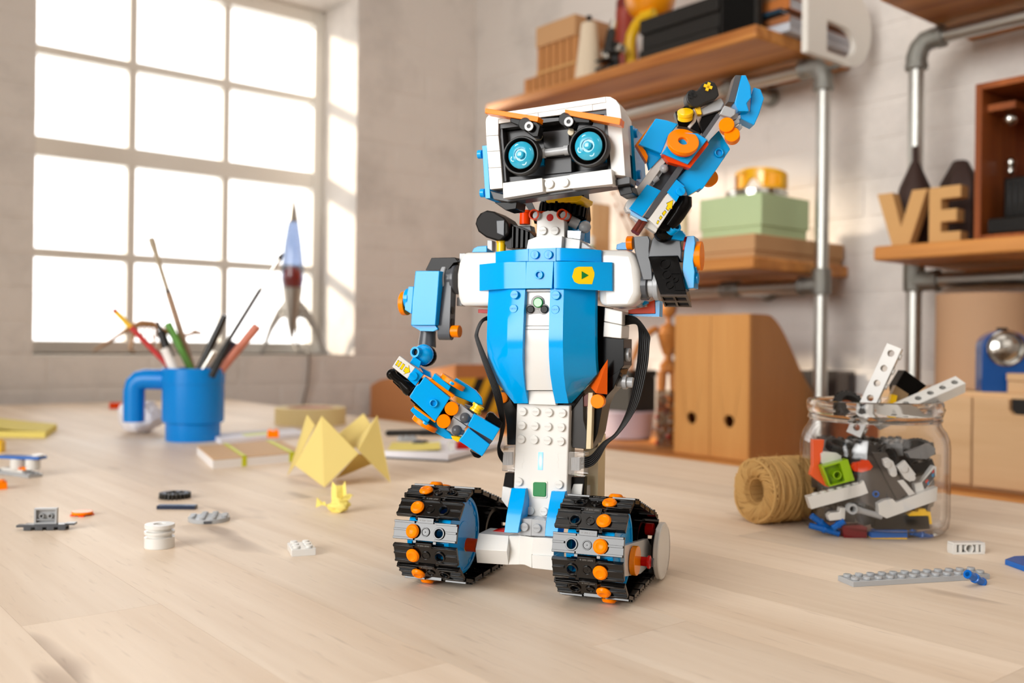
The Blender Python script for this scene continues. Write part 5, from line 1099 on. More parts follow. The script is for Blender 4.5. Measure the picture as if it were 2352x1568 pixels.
def yw(px):
    for i in range(len(RC) - 1):
        if px <= RC[i + 1]: return RD[i] + (RD[i + 1] - RD[i]) * (px - RC[i]) / (RC[i + 1] - RC[i])
    return RD[-1]
def wing_decal(name, mat, l, up):
    g = G(BF.M); a, b_, c_ = CROP['c4']; xs = sorted(set([min(x for x, y in l), max(x for x, y in l)] + [290 + 20 * i for i in range(11)])); xs = [x for x in xs if min(p[0] for p in l) <= x <= max(p[0] for p in l)]
    lo, hi = [], []
    for x in xs:                  # vertical slices of the print, laid on the curved band
        yy = []
        for i in range(len(l)):
            (x0, y0), (x1, y1) = l[i], l[(i + 1) % len(l)]
            if min(x0, x1) <= x <= max(x0, x1): yy += [y0 + (y1 - y0) * ((x - x0) / (x1 - x0) if x1 != x0 else 0), y1 if x1 == x0 else y0 + (y1 - y0) * (x - x0) / (x1 - x0)]
        dp = yw(x / c_ + a) - up; hi.append(BF.pt('c4', x, min(yy), dp)); lo.append(BF.pt('c4', x, max(yy) + 0.01, dp))
    g.sheet([hi, lo], (0, 0.1, 0)); return g.build(name, mat, torso)
wing_decal('yellow_print', plastic('print_yellow', (248, 206, 10), 0.2), [(345, 440), (470, 440), (488, 448), (484, 480), (491, 490), (491, 520), (484, 555), (478, 598), (345, 595), (310, 575), (290, 530), (292, 490), (312, 455)], 0.12)
wing_decal('play_symbol', plastic('print_green', (14, 120, 52), 0.2), [(376, 480), (440, 518), (376, 553)], 0.26)
# shoulders and torso sides
P('shoulder_cover', C_WH, torso, 'c3', [(730, 520), (1080, 515), (1080, 1055), (692, 1055), (664, 980), (650, 860), (650, 740), (668, 630), (695, 560)], 1, 34, 0.005, seg=6)
P('shoulder_cover', C_WH, torso, 'c4', [(500, 285), (825, 285), (868, 370), (898, 470), (908, 580), (900, 690), (845, 795), (530, 795), (520, 640)], 4, 34, 0.005, seg=6)
P('red_plate', C_RD, torso, 'c3', [(863, 1088), (962, 1090), (962, 1128), (863, 1125)], 12, 8); P('grey_plate', C_LG, torso, 'c3', [(676, 530), (735, 530), (735, 600), (676, 640)], 14, 6); P('grey_plate', C_LG, torso, 'c3', [(650, 970), (700, 970), (700, 1056), (648, 1056)], 16, 6)
P('grey_plate', C_LG, torso, 'c4', [(850, 690), (915, 670), (912, 795), (845, 798)], 18, 6)
P('blue_plate', C_AZ, torso, 'c3', [(800, 518), (816, 482), (860, 460), (950, 453), (950, 518)], 20, 12); P('blue_plate', C_AZ, torso, 'c4', [(685, 285), (692, 240), (740, 222), (792, 222), (792, 285)], 22, 12)
P('red_orange_plate', C_RO, torso, 'c4', [(795, 830), (965, 800), (965, 765), (1036, 738), (1042, 862), (798, 866)], 26, 8); P('blue_plate', C_AZ, torso, 'c4', [(1036, 738), (1080, 746), (1076, 890), (800, 886), (798, 868), (1040, 862)], 25.5, 9); P('blue_plate', C_AZ, torso, 'c4', [(800, 800), (930, 790), (968, 770), (968, 750), (920, 748), (915, 800), (740, 805), (700, 815)], 22, 10)
P('white_brick', C_WH, torso, 'c4', [(583, 808), (743, 843), (741, 965), (575, 932)], 12, 18, 0.0005); P('white_brick', C_WH, torso, 'c4', [(575, 935), (741, 968), (735, 1087), (567, 1070)], 12, 18, 0.0005)
P('black_side', C_BK, torso, 'c4', [(505, 788), (585, 800), (568, 1075), (755, 1090), (755, 1330), (700, 1400), (600, 1560), (505, 1560)], 15, 20); P('black_side', C_BK, torso, 'c6', [(1310, 500), (1600, 310), (1520, 515), (1450, 590), (1400, 700), (1350, 990), (1282, 1160), (1268, 1160), (1296, 700)], 14, 18)
P('black_slope', plastic('brick_charcoal', (38, 36, 34), 0.22), torso, 'c6', [(1050, 690), (1196, 582), (1200, 850), (1234, 975), (1224, 1158), (1078, 1142), (1060, 900)], 9, 8)
P('black_slope', plastic('brick_charcoal', (38, 36, 34), 0.22), torso, 'c6', [(325, 530), (365, 556), (498, 682), (484, 1112), (390, 1112), (385, 900), (352, 720)], 9, 14)
Cc('grey_pin', C_LG, torso, 'c4', 742, 1232, 22, (1, 0, 0), 3.9, 4.5, ri=1.6); Cc('grey_pin', C_LG, torso, 'c4', 690, 1478, 22, (1, 0, 0), 3.0, 10); Cc('grey_pin', C_LG, torso, 'c4', 752, 1476, 22, (1, 0, 0), 4.3, 2.2, ri=1.6)
q = [BF.pt('c6', 1457, 205, 8), BF.pt('c6', 1262, 490, 11), BF.pt('c6', 1330, 566, 2), BF.pt('c6', 1452, 578, 7), BF.pt('c6', 1452, 540, 16)]
g = G(BF.M); g.add(q, [(0, 1, 2), (0, 2, 3), (0, 3, 4), (0, 4, 1), (1, 4, 3, 2)]); g.build('orange_cone', plastic('deep_orange', (226, 90, 8), 0.22, 0.3), torso, 0.0001, flat=True)
Cc('orange_round', C_OR, torso, 'c6', 1368, 648, 10, FR, 4, 4.5); Cc('orange_round', C_OR, torso, 'c6', 366, 610, 11, FR, 3.2, 4); P('tan_bar', C_TAN, torso, 'c6', [(1250, 560), (1298, 560), (1278, 1158), (1225, 1158)], 9, 5); P('red_brown_slope', C_RB, torso, 'c6', [(1196, 600), (1250, 560), (1250, 706), (1200, 706)], 10, 4)
# --- cables: six strands side by side
def ribbon(pairs, dep):
    g = G(BF.M); L2 = [BF.pt('px', a, b_, d) for (a, b_, _, _), d in zip(pairs, dep)]; R2 = [BF.pt('px', a, b_, d) for (_, _, a, b_), d in zip(pairs, dep)]
    def smooth(p):
        out = []
        for i in range(len(p) - 1):
            p0, p1, p2, p3 = p[max(i - 1, 0)], p[i], p[i + 1], p[min(i + 2, len(p) - 1)]
            for f in (0, .25, .5, .75): out.append(0.5 * (2 * p1 + (p2 - p0) * f + (2 * p0 - 5 * p1 + 4 * p2 - p3) * f * f + (3 * p1 - p0 - 3 * p2 + p3) * f ** 3))
        return out + [p[-1]]
    L2, R2 = smooth(L2), smooth(R2)
    for i in range(6):
        f = (i + 0.5) / 6; g.tube([a + (b_ - a) * f for a, b_ in zip(L2, R2)], [max(0.42, min(0.62, (b_ - a).length / 11.5)) for a, b_ in zip(L2, R2)], 8)
    return g.build('ribbon_cable', plastic('cable_black', (18, 16, 15), 0.4, 0.22), bot, label='flat black six-strand cable')
ribbon([(1140, 724, 1140, 740), (1118, 727, 1118, 735), (1102, 739, 1107, 742), (1092, 764, 1098, 764), (1093, 782, 1101, 781), (1110, 836, 1122, 830), (1131, 897, 1150, 899), (1144, 945, 1158, 945), (1150, 975, 1160, 975), (1147, 1007, 1153, 1007), (1143, 1027, 1148, 1027), (1145, 1048, 1156, 1040), (1157, 1066, 1160, 1042)], (6, 2, 0, -1, -2, -4, -5, -4, -3, 0, 3, 6, 8))
ribbon([(1428, 722, 1428, 749), (1462, 729, 1459, 744), (1491, 768, 1466, 757), (1492, 793, 1466, 792), (1487, 845, 1461, 845), (1470, 919, 1446, 919), (1446, 964, 1431, 963), (1418, 999, 1411, 997), (1394, 1021, 1384, 1016), (1377, 1053, 1360, 1042), (1358, 1071, 1346, 1049), (1325, 1078, 1325, 1049)], (20, 16, 10, 8, 7, 6, 6, 6, 7, 8, 9, 10))

# --- neck
neck = P('neck_post', C_WH, bot, 'c1', [(742, 1690), (750, 1500), (775, 1445), (820, 1405), (870, 1390), (940, 1390), (1000, 1412), (1042, 1462), (1060, 1520), (1062, 1690)], 6, 8, 0.0004)
g = G(BF.M); stud_on(g, BF, 'c4', 32, 118, 6); stud_on(g, BF, 'c4', 140, 118, 6); g.build('studs', C_WH, neck); Cc('red_dot', C_RD, neck, 'c1', 900, 1468, 6.3, FR, 2.1, 0.6)
P('collar', C_WH, neck, 'px', [(1209, 573), (1213, 551), (1235, 542), (1292, 542), (1290, 571)], 0, 16, 0.0003); P('collar', C_WH, neck, 'px', [(1293, 544), (1333, 551), (1331, 571), (1291, 571)], 4, 14, 0.0003); P('collar', C_LG, neck, 'px', [(1333, 553), (1360, 571), (1331, 571)], 6, 14, 0.0003); P('blue_plate', C_AZ, neck, 'px', [(1300, 518), (1345, 505), (1345, 556), (1300, 548)], 16, 10)
gm_ = BF.M @ Matrix.Translation(BF.pt('c1', 1045, 1400, 20)) @ Matrix.Rotation(R(6), 4, 'Y') @ Matrix.Rotation(R(-5), 4, 'X')
g = G(gm_); g.ring([(12.2, -3), (12.2, 3), (3, 3), (3, -3)], n=36)
for i in range(24): a = i * R(15); g.box((0, 0, 0), (1.7, 2.8, 6), Matrix.Translation((13 * math.cos(a), 13 * math.sin(a), 0)) @ Matrix.Rotation(a - R(90), 4, 'Z'))
g.build('neck_gear', C_BK, neck, 0.0002)
P('yellow_plate', C_YE, neck, 'c1', [(845, 1262), (1255, 1220), (1245, 1262), (1200, 1292), (860, 1300)], 6, 24)
P('neck_core', C_BK, neck, 'px', [(1242, 440), (1340, 436), (1345, 500), (1330, 545), (1240, 545)], 26, 12)
for x, y in ((772, 1455), (1082, 1452)):
    Cc('orange_barrel', C_RO, neck, 'c1', x, y, 12, FR, 3.1, 9, ri=2.3); Cc('barrel_end', C_LG, neck, 'c1', x, y, 8, FR, 2.3, 4.6, b=0.3)
P('orange_link', C_RO, neck, 'c1', [(770, 1395), (1080, 1388), (1090, 1500), (760, 1505)], 9, 6, 0.0006)
g = G(BF.M); g.tube([BF.pt('c1', 1120, 1500, 14), BF.pt('c1', 1215, 1548, 16)], 3.2, 20); g.build('grey_axle', C_LG, neck); g = G(BF.M); g.ball(BF.pt('c1', 1290, 1575, 16), 3.6, 20); g.build('grey_axle', C_LG, neck); P('clear_brick', thin_glass('clear_grey', (205, 206, 206), 0.5), neck, 'c4', [(245, 112), (375, 118), (365, 195), (245, 180)], 8, 8)
g = G(BF.M); g.lathe([(3.2, 0), (3.2, 6.6), (3.8, 6.8), (3.8, 8.2), (3.0, 8.4), (2.2, 8.2), (2.2, 7), (0, 7)], BF.pt('c1', 615, 1545, 16), n=24); g.build('orange_barrel', C_RO, neck)
P('belt', C_BK, neck, 'c1', [(603, 1300), (690, 1290), (765, 1450), (748, 1540), (722, 1535), (700, 1450)], 22, 1, 0.0001); P('dark_brick', C_DG, neck, 'c3', [(1250, 255), (1385, 250), (1400, 330), (1360, 420), (1250, 320)], 20, 8)
P('shooter_head', plastic('shooter_black', (26, 23, 21), 0.4, 0.1, 0, 0, 0.05, 3000), neck, 'c3', [(832, 235), (845, 180), (880, 130), (950, 98), (1020, 110), (1122, 172), (1165, 232), (1172, 330), (1110, 392), (1040, 402), (940, 370), (862, 312)], 4, 20, 0.0035, seg=5)
P('shooter_body', C_BK, neck, 'c3', [(1150, 215), (1250, 250), (1370, 300), (1428, 365), (1400, 480), (1150, 482), (1110, 392)], 9, 12, 0.001)
P('shooter_trigger', C_DG, neck, 'c3', [(1045, 200), (1125, 195), (1122, 360), (1050, 330)], 3, 4, 0.0004)
for x in (1205, 1252, 1300, 1345): P('shooter_rib', C_BK, neck, 'c3', [(x - 4, 255 + (x - 1205) * 0.35), (x + 16, 258 + (x - 1205) * 0.35), (x + 10, 476), (x - 10, 476)], 7, 3, 0.0003)
Cc('yellow_barrel', C_YE, neck, 'c3', 1094, 520, 10, (0, 0, 1), 2.7, 6.6); Cc('yellow_barrel', C_YE, neck, 'c3', 1094, 425, 10, (0, 0, 1), 3.1, 1.2); P('grey_plate', C_LG, neck, 'c3', [(955, 395), (1003, 402), (1003, 508), (955, 480)], 18, 6)

# --- head
HY = -45
C_FG = plastic('face_grey', (62, 62, 64), 0.22, 0.22)
head = P('head_box', C_FG, bot, 'c1', [(318, 405), (1530, 240), (1640, 300), (1730, 1000), (1700, 1050), (365, 1190), (230, 1160), (200, 420)], HY + 13, 20, 0.0005)
for l in ([(172, 385), (180, 345), (205, 317), (250, 300), (440, 271), (440, 339), (318, 360), (318, 410), (316, 541), (178, 549)], [(441, 271), (1520, 107), (1530, 170), (441, 338)], [(319, 362), (765, 290), (765, 342), (319, 410)], [(766, 290), (1375, 196), (1378, 264), (766, 342)],
          [(1521, 107), (1580, 110), (1640, 145), (1683, 205), (1697, 300), (1745, 998), (1590, 985), (1531, 243), (1379, 264), (1376, 196), (1531, 171)], [(178, 551), (316, 543), (334, 716), (190, 723)], [(190, 725), (334, 718), (350, 901), (205, 908)], [(205, 910), (350, 903), (366, 1136), (222, 1150)]):
    P('white_brick', C_WH, head, 'c1', l, HY, 14, 0.0002)
P('white_side', C_WH, head, 'c1', [(1640, 200), (1690, 215), (1755, 330), (1780, 745), (1735, 760), (1697, 300)], HY + 14.2, 12, 0.0003); P('black_side', C_BK, head, 'c1', [(1735, 760), (1782, 745), (1800, 1065), (1745, 1005)], HY + 14.2, 14, 0.0003)
P('face_frame', C_FG, head, 'c1', [(318, 410), (1530, 243), (1545, 305), (1060, 308), (1040, 372), (780, 408), (318, 470)], HY + 1.5, 8); P('face_frame', C_FG, head, 'c1', [(318, 440), (365, 470), (410, 1060), (365, 1080)], HY + 2, 10); P('face_frame', plastic('brick_charcoal', (38, 36, 34), 0.22), head, 'c1', [(1500, 300), (1545, 300), (1590, 960), (1550, 970)], HY + 2, 10)
P('face_tile', C_FG, head, 'c1', [(815, 505), (1110, 470), (1120, 790), (838, 800)], HY + 6, 5); P('face_tile', C_FG, head, 'c1', [(842, 812), (1138, 782), (1143, 955), (838, 985)], HY + 4.5, 6); P('face_tile', C_FG, head, 'c1', [(400, 500), (790, 460), (800, 600), (420, 640)], HY + 8, 5)
P('blue_plate', C_AZ, head, 'c1', [(740, 790), (832, 780), (832, 876), (760, 885)], HY + 6, 4); P('blue_plate', C_AZ, head, 'c1', [(1140, 795), (1180, 792), (1180, 825), (1140, 830)], HY + 6.5, 4); P('blue_plate', C_AZ, head, 'c1', [(1460, 800), (1582, 770), (1585, 832), (1450, 850)], HY + 6, 4)
P('face_tile', C_FG, head, 'c1', [(400, 1010), (835, 990), (1145, 960), (1585, 870), (1592, 935), (1120, 1010), (815, 1050), (372, 1085)], HY + 5, 6)
g = G(BF.M); a, b_ = BF.pt('c1', 800, 748, HY - 1), BF.pt('c1', 1112, 706, HY - 1); g.tube([a, b_], 2.05, 20); d = (b_ - a).normalized(); g.tube([a, a + d * 2.4], 2.6, 20); g.tube([b_ - d * 2.4, b_], 2.6, 20); g.build('grey_bar', C_LG, head)
M_LENS, nt, b = nm('cyan_lens'); b.inputs['Base Color'].default_value = (*lin((50, 186, 222)), 1); b.inputs['Roughness'].default_value = 0.06; b.inputs['Transmission Weight'].default_value = 0.25; b.inputs['Coat Weight'].default_value = 0.6
nz = nt.nodes.new('ShaderNodeTexNoise'); nz.inputs['Scale'].default_value = 500; bpn = nt.nodes.new('ShaderNodeBump'); bpn.inputs['Strength'].default_value = 0.05; nt.links.new(nz.outputs[0], bpn.inputs['Height']); nt.links.new(bpn.outputs[0], b.inputs['Normal'])
for ex_, ey_, er in ((578, 766, 1.0), (1335, 664, 1.02)):
    o = BF.pt('c1', ex_, ey_, HY - 8); ax_ = (-0.02, -1, -0.02)
    g = G(BF.M); g.ring([(9.6 * er, 2.5), (10.1 * er, 3.5), (10.1 * er, 8.2), (9.6 * er, 9.0), (9.1 * er, 9.0), (8.8 * er, 8.4), (8.8 * er, 2.5)], o + Vector((0, 8, 0)), ax_, 56); tire = g.build('eye_ring', plastic('tyre_rubber', (30, 29, 29), 0.5), head)
    g = G(BF.M); g.ring([(8.8 * er, 0), (8.8 * er, 2.6), (7.1 * er, 0.6), (7.1 * er, 0)], o + Vector((0, 3.0, 0)), ax_, 48).cyl(o + Vector((0, 4.4, 0)), ax_, 8.6, 1.5, 40); g.build('eye_cup', C_BK, head)
    g = G(BF.M); g.lathe([(7.05 * er, 0), (7.0 * er, 1.0), (6.2, 1.7), (3.4, 2.3), (3.2, 1.6), (2.1, 1.5), (2.0, 2.9), (1.4, 3.2), (0, 3.2)], o + Vector((0, 0.4, 0)), ax_, 48)
    for i in range(4):
        a = R(25 + 90 * i); g.tubes(o + Vector((4.5 * math.cos(a), -0.9, 4.5 * math.sin(a))), ax_, 1.5, 1.0, 0.6, 18)
    g.build('eye_lens', M_LENS, head, label='clear bright blue eye lens')
for l, bl, (hx_, hy_) in (([(170, 238), (770, 331), (757, 390), (165, 291)], [(448, 345), (755, 392), (792, 430), (765, 560), (705, 560), (610, 490), (592, 450), (446, 392)], (665, 443)), ([(1066, 250), (1694, 348), (1684, 424), (1062, 308)], [(1066, 312), (1357, 352), (1345, 408), (1185, 402), (1165, 470), (1090, 462), (1048, 420)], (1112, 392))):
    P('brow', C_OR, head, 'c1', l, HY - 13, 8, 0.0002, label='orange plate eyebrow'); P('brow_bracket', C_BK, head, 'c1', bl, HY - 11, 6, 0.0005)
    Cc('brow_hinge', C_BK, head, 'c1', hx_, hy_, HY - 6, FR, 3.4, 7); Cc('hinge_pin', C_LG, head, 'c1', hx_, hy_, HY - 13, FR, 2.35, 0.8, ri=1.1); Cc('pin_hole', plastic('deep_black', (6, 6, 6), 0.5), head, 'c1', hx_, hy_, HY - 13.05, FR, 1.15, 0.3, b=0.05)
g = G(BF.M); g.tube([BF.pt('c1', 730, 500, HY - 4), BF.pt('c1', 770, 560, HY + 4)], 2.2, 18); g.build('hinge_axle', C_TAN, head)
g = G(BF.M); g.tube([BF.pt('c1', 1130, 505, HY - 3), BF.pt('c1', 1160, 530, HY + 3)], 1.6, 18); g.build('hinge_axle', C_TAN, head)
P('jaw', C_WH, head, 'c1', [(365, 1078), (810, 1022), (820, 1176), (370, 1250)], HY - 5, 9, 0.0003); P('jaw', C_WH, head, 'c1', [(1119, 985), (1590, 920), (1607, 1090), (1130, 1140)], HY - 5, 9, 0.0003)
g = G(BF.M); g.prism([BF.pts('c1', [(811, 1036), (1122, 990), (1132, 1138), (821, 1182)], HY - 2)], (0, 6, 0)); stud_on(g, BF, 'c1', 897, 1092, HY - 2); stud_on(g, BF, 'c1', 1066, 1076, HY - 2); g.build('jaw', C_WH, head, 0.0002)
P('chin_plate', C_FG, head, 'c1', [(225, 1165), (372, 1205), (1605, 1052), (1745, 1010), (1800, 1010), (1800, 1085), (420, 1292), (262, 1262)], HY + 1, 12, 0.0003)
P('chin_corner', C_BK, head, 'c1', [(270, 1296), (420, 1292), (530, 1278), (515, 1370), (400, 1386)], HY + 4, 14, 0.0003); P('chin_corner', C_BK, head, 'c1', [(1655, 1118), (1800, 1088), (1832, 1190), (1690, 1222)], HY + 6, 14, 0.0003)
for l, (sx_), ss, dep in (([(133, 660), (188, 656), (225, 1250), (170, 1252)], -1, ((138, 755), (168, 1190)), HY + 6), ([(1762, 440), (1828, 430), (1872, 1050), (1802, 1064)], 1, ((1832, 522), (1868, 985)), HY + 22)):
    g = G(BF.M); g.prism([BF.pts('c1', l, dep)], (0, 24, 0))
    for x, y in ss: g.cyl(BF.pt('c1', x, y, dep + 5), (sx_, 0, 0), 2.4, 2.6, 20, b=0.2)
    g.build('ear_plate', C_AZ, head, 0.0002)

# --- hanging arm
arm = P('upper_arm', C_AZ, bot, 'c3', [(235, 705), (476, 705), (462, 900), (436, 1250), (190, 1250), (205, 980)], 2, 20, 0.0004)
def arrow(par, F, k, quads, dep):
    for q_ in quads:
        cx = sum(x for x, y in q_) / len(q_); cy = sum(y for x, y in q_) / len(q_)
        gr_ = [(cx + (x - cx) * (1 + 5 / max(8, math.hypot(x - cx, y - cy))), cy + (y - cy) * (1 + 5 / max(8, math.hypot(x - cx, y - cy)))) for x, y in q_]
        P('print_outline', C_BK, par, k, gr_, dep - 0.08, 0.08, 0, F); P('arrow_print', plastic('print_yellow', (248, 206, 10), 0.2), par, k, q_, dep - 0.16, 0.08, 0, F)
P('black_bracket', C_BK, arm, 'c3', [(335, 700), (395, 575), (628, 570), (668, 615), (620, 625), (560, 700)], 10, 14)
for x0, x1, r, m in ((668, 630, 9.2, C_DG), (640, 575, 8.2, C_DG), (580, 535, 9.4, C_LG)):
    a, b_ = BF.pt('c3', x0, 790, 16), BF.pt('c3', x1, 785, 16); Cc('shoulder_disc', m, arm, 'c3', x0, 790, 16, (-1, 0, 0), r, (a - b_).length, n=36, b=0.5)
a = BF.pt('c3', 545, 800, 14); e = BF.pt('c3', 480, 1335, 10); e.x += 0; wx_ = (BF.pt('c3', 602, 1340, 10) - e).length
rr = 3.8; th = [i * math.pi / 10 for i in range(11)]
o = [(e.x, 12 + rr * math.cos(t_), a.z + rr * math.sin(t_)) for t_ in th] + [(e.x, 10 + rr * math.cos(t_), e.z + rr * math.sin(t_)) for t_ in [math.pi + q_ for q_ in th]]
g = G(BF.M @ Matrix.Shear('YZ', 4, (0, 0))); g.prism([o], (wx_, 0, 0)); g.build('lever', C_DG, arm, 0.0003)
for i in range(1, 3): zc = e.z + i * 8; Cc('lever_hole', plastic('deep_black', (6, 6, 6), 0.5), arm, 'c3', 602, 1340 - i * 120, 10, (1, 0, 0), 2.4, 0.6)
Cc('orange_pin', C_OR, arm, 'c3', 602, 1310, 10, (1, 0, 0), 3.7, 5.2); P('arm_underside', C_AZ, arm, 'c3', [(192, 1252), (436, 1252), (462, 1288), (420, 1310), (280, 1305), (262, 1292)], 5, 14)
Cc('side_plate', C_AZ, arm, 'c3', 200, 985, 12, (-1, 0, 0), 6.5, 3); P('side_plate', C_AZ, arm, 'c3', [(168, 862), (218, 862), (195, 1135), (130, 1095), (130, 1050)], 6, 14); Cc('orange_disc', C_OR, arm, 'c3', 160, 1030, 14, (-1, 0, 0), 7.4, 3.4, n=36)
g = G(BF.M); g.tube([BF.pt('c3', 368, 1270, 14), BF.pt('c3', 362, 1330, 14), BF.pt('c3', 352, 1468, 13)], [4.8, 4.9, 5.6], 28); g.build('elbow_socket', C_DG, arm)
fy = -4
def PF(name, mat, l, dep, d, bevel=0.00025, **kw): return P(name, mat, arm, 'c5', l, fy + dep, d, bevel, IF, **kw)
def CF(name, mat, x, y, dep, ax, r, h, **kw): return Cc(name, mat, arm, 'c5', x, y, fy + dep, ax, r, h, IF, **kw)
g = G(IF.M); g.ball(IF.pt('c5', 588, 285, fy + 2), 6.1, 28); g.build('elbow_ball', C_AZ, arm); g = G(IF.M); g.ball(IF.pt('c5', 622, 300, fy + 5), 6.2, 28); g.build('elbow_ball', C_BK, arm)
CF('ball_ring', C_AZ, 545, 262, -1, (-0.5, -0.85, 0.1), 3.1, 5, ri=2.0); CF('ring_axle', C_BK, 545, 262, -1, (-0.5, -0.85, 0.1), 1.9, 3.2)
PF('arm_stem', C_AZ, [(470, 300), (562, 365), (536, 448), (425, 382)], -5, 6)
PF('arrow_tile', C_WH, [(300, 298), (490, 440), (395, 572), (213, 430)], -8, 5, label='white tile with a yellow arrow'); arrow(arm, IF, 'c5', [[(281, 350), (298, 362), (268, 412), (252, 401)], [(312, 367), (328, 380), (294, 430), (276, 418)], [(342, 390), (364, 408), (330, 464), (306, 448)], [(349, 478), (376, 432), (402, 448), (411, 408), (424, 492), (346, 518), (372, 497)]], fy - 8)
g = G(IF.M); g.prism([IF.pts('c5', [(490, 441), (586, 520), (490, 656), (396, 573)], fy - 8)], (0, 9, 0)); stud_on(g, IF, 'c5', 470, 540, fy - 8, rot=R(-35)); g.build('blue_brick', C_AZ, arm, 0.0002)
PF('blue_wedge', C_AZ, [(540, 420), (590, 455), (665, 495), (682, 565), (600, 525)], 0, 8)
g = G(IF.M); g.tube([IF.pt('c5', x, y, fy - 3) for x, y in ((205, 500), (235, 545), (330, 622), (400, 682), (440, 715))], [2.5, 2.2, 2.3, 4.0, 4.0], 18); g.ball(IF.pt('c5', 210, 520, fy - 1), 3.2, 18); g.build('black_tube', C_BK, arm); PF('black_grip', C_BK, [(225, 445), (400, 578), (500, 660), (415, 785), (335, 725), (220, 610)], 1, 6)
g = G(IF.M); g.prism([IF.pts('c5', [(600, 548), (908, 800), (730, 1085), (418, 790), (500, 655), (540, 632)], fy - 9)], (0, 9, 0)); stud_on(g, IF, 'c5', 712, 865, fy - 9, hollow=True); g.build('forearm_cover', C_AZ, arm, 0.0008, 3)
PF('forearm_core', C_BK, [(560, 560), (930, 850), (1190, 960), (1180, 1010), (1010, 1270), (880, 1190), (760, 1130), (430, 830)], 0, 10)
def side_asm(strip, plate, wing, dc, sgn):
    PF('orange_plate', C_OR, strip, -7.5, 10); PF('blue_plate', C_AZ, plate, -7, 11); PF('blue_wing', C_AZ, wing, -1, 7, 0.0006)
    CF('orange_disc', C_OR, dc[0], dc[1], -1, (0.523 * sgn, 0, 0.852 * sgn), 7.8, 2.9, n=36); CF('disc_stud', C_AZ, dc[0], dc[1], -6.8, (0.523 * sgn, 0, 0.852 * sgn), 2.3, 1.7)
side_asm([(682, 570), (962, 772), (935, 802), (650, 590)], [(722, 508), (918, 665), (874, 748), (690, 562)], [(905, 668), (874, 748), (962, 776), (1190, 868), (1302, 892), (1288, 805), (1218, 715), (1100, 640), (975, 562)], (922, 640), 1)
side_asm([(470, 888), (500, 905), (740, 1085), (725, 1102), (480, 925)], [(465, 910), (668, 1060), (612, 1146), (430, 952)], [(740, 1085), (870, 1190), (968, 1282), (930, 1296), (850, 1290), (740, 1225), (620, 1145), (650, 1060)], (622, 1085), -1)
for x, y in ((935, 922), (840, 1072)): CF('orange_round', C_OR, x, y, -2, FR, 3.95, 6.5)
for l, bx_, by_ in (([(1030, 878), (1190, 1000), (1112, 1136), (946, 1026)], 1088, 1042), ([(944, 1030), (1106, 1142), (1022, 1262), (862, 1186)], 990, 1192)):
    PF('knuckle_plate', C_LG, l, -6, 7); g = G(IF.M); g.ball(IF.pt('c5', bx_, by_, fy - 5.5), 3.1, 20); g.tube([IF.pt('c5', bx_, by_, fy - 5.5), IF.pt('c5', bx_ + 85, by_ + 30, fy - 5)], [2.4, 1.4], 14); g.build('knuckle_ball', C_DG, arm)
PF('finger', C_AZ, [(1195, 990), (1508, 1172), (1420, 1318), (1118, 1135)], -9, 8, 0.0004); PF('finger', C_AZ, [(1126, 1160), (1388, 1362), (1292, 1506), (1012, 1316)], -9, 8, 0.0004)
PF('finger_gap', C_DG, [(1150, 1160), (1420, 1320), (1385, 1360), (1130, 1180)], -5, 5)
PF('finger_tip', C_BK, [(1325, 1055), (1355, 990), (1385, 976), (1425, 986), (1538, 1105), (1512, 1170)], -5, 9, 0.001); PF('finger_tip', C_BK, [(1140, 1430), (1290, 1506), (1255, 1530), (1190, 1512)], -6, 9, 0.0008)
g = G(IF.M); g.lathe([(3.6, 0), (3.6, 1.3), (2.9, 1.6), (2.9, 2.9), (3.6, 3.2), (3.6, 4.5), (0, 4.5)], IF.pt('c5', 1205, 968, fy - 2), (0.523, 0, 0.852), 28); g.build('yellow_bush', C_YE, arm); PF('dark_cuff', C_DG, [(1080, 880), (1200, 920), (1275, 985), (1180, 1000)], -3, 6); PF('yellow_bush', C_YE, [(918, 1258), (1042, 1270), (1006, 1338), (940, 1300)], -3, 6)

# --- raised arm
arm2 = P('shoulder_bracket', C_DG, bot, 'c4', [(975, 352), (1010, 195), (1040, 150), (1262, 165), (1276, 300), (1268, 395), (1240, 344)], 0, 14, 0.0004)
P('lever', C_DG, arm2, 'c4', [(840, 170), (975, 163), (992, 200), (985, 300), (1010, 480), (1014, 560), (925, 560), (905, 480), (850, 290)], 6, 8, 0.0005)
for x0, x1, r, m in ((905, 985, 8.2, C_DG), (980, 1045, 6.6, C_LG), (1035, 1085, 8.4, C_LG)):
    L = (BF.pt('c4', x1, 612, 14) - BF.pt('c4', x0, 612, 14)).length; Cc('shoulder_disc', m, arm2, 'c4', x0, 612, 14, (1, 0, 0), r, L, n=36, b=0.5)
Cc('orange_pin', C_OR, arm2, 'c4', 842, 226, 10, (-1, 0, 0), 3.9, 3.6)
A_ = [BF.pt('c4', 975, 352, -2), BF.pt('c4', 1240, 344, -2), BF.pt('c4', 1322, 690, -9), BF.pt('c4', 1085, 690, -9)]; B_ = [BF.pt('c4', 1020, 340, 12), BF.pt('c4', 1292, 330, 12), BF.pt('c4', 1368, 792, 6), BF.pt('c4', 1125, 788, 6)]
g = G(BF.M); g.hexa(A_, B_); g.build('black_brick', C_BK, arm2, 0.0003)
def bil(q_, u, v): return (q_[0] * (1 - u) + q_[1] * u) * (1 - v) + (q_[3] * (1 - u) + q_[2] * u) * v
qf = A_; g = G(BF.M); nf = (A_[1] - A_[0]).cross(A_[3] - A_[0]).normalized(); nf = nf if nf.y < 0 else -nf
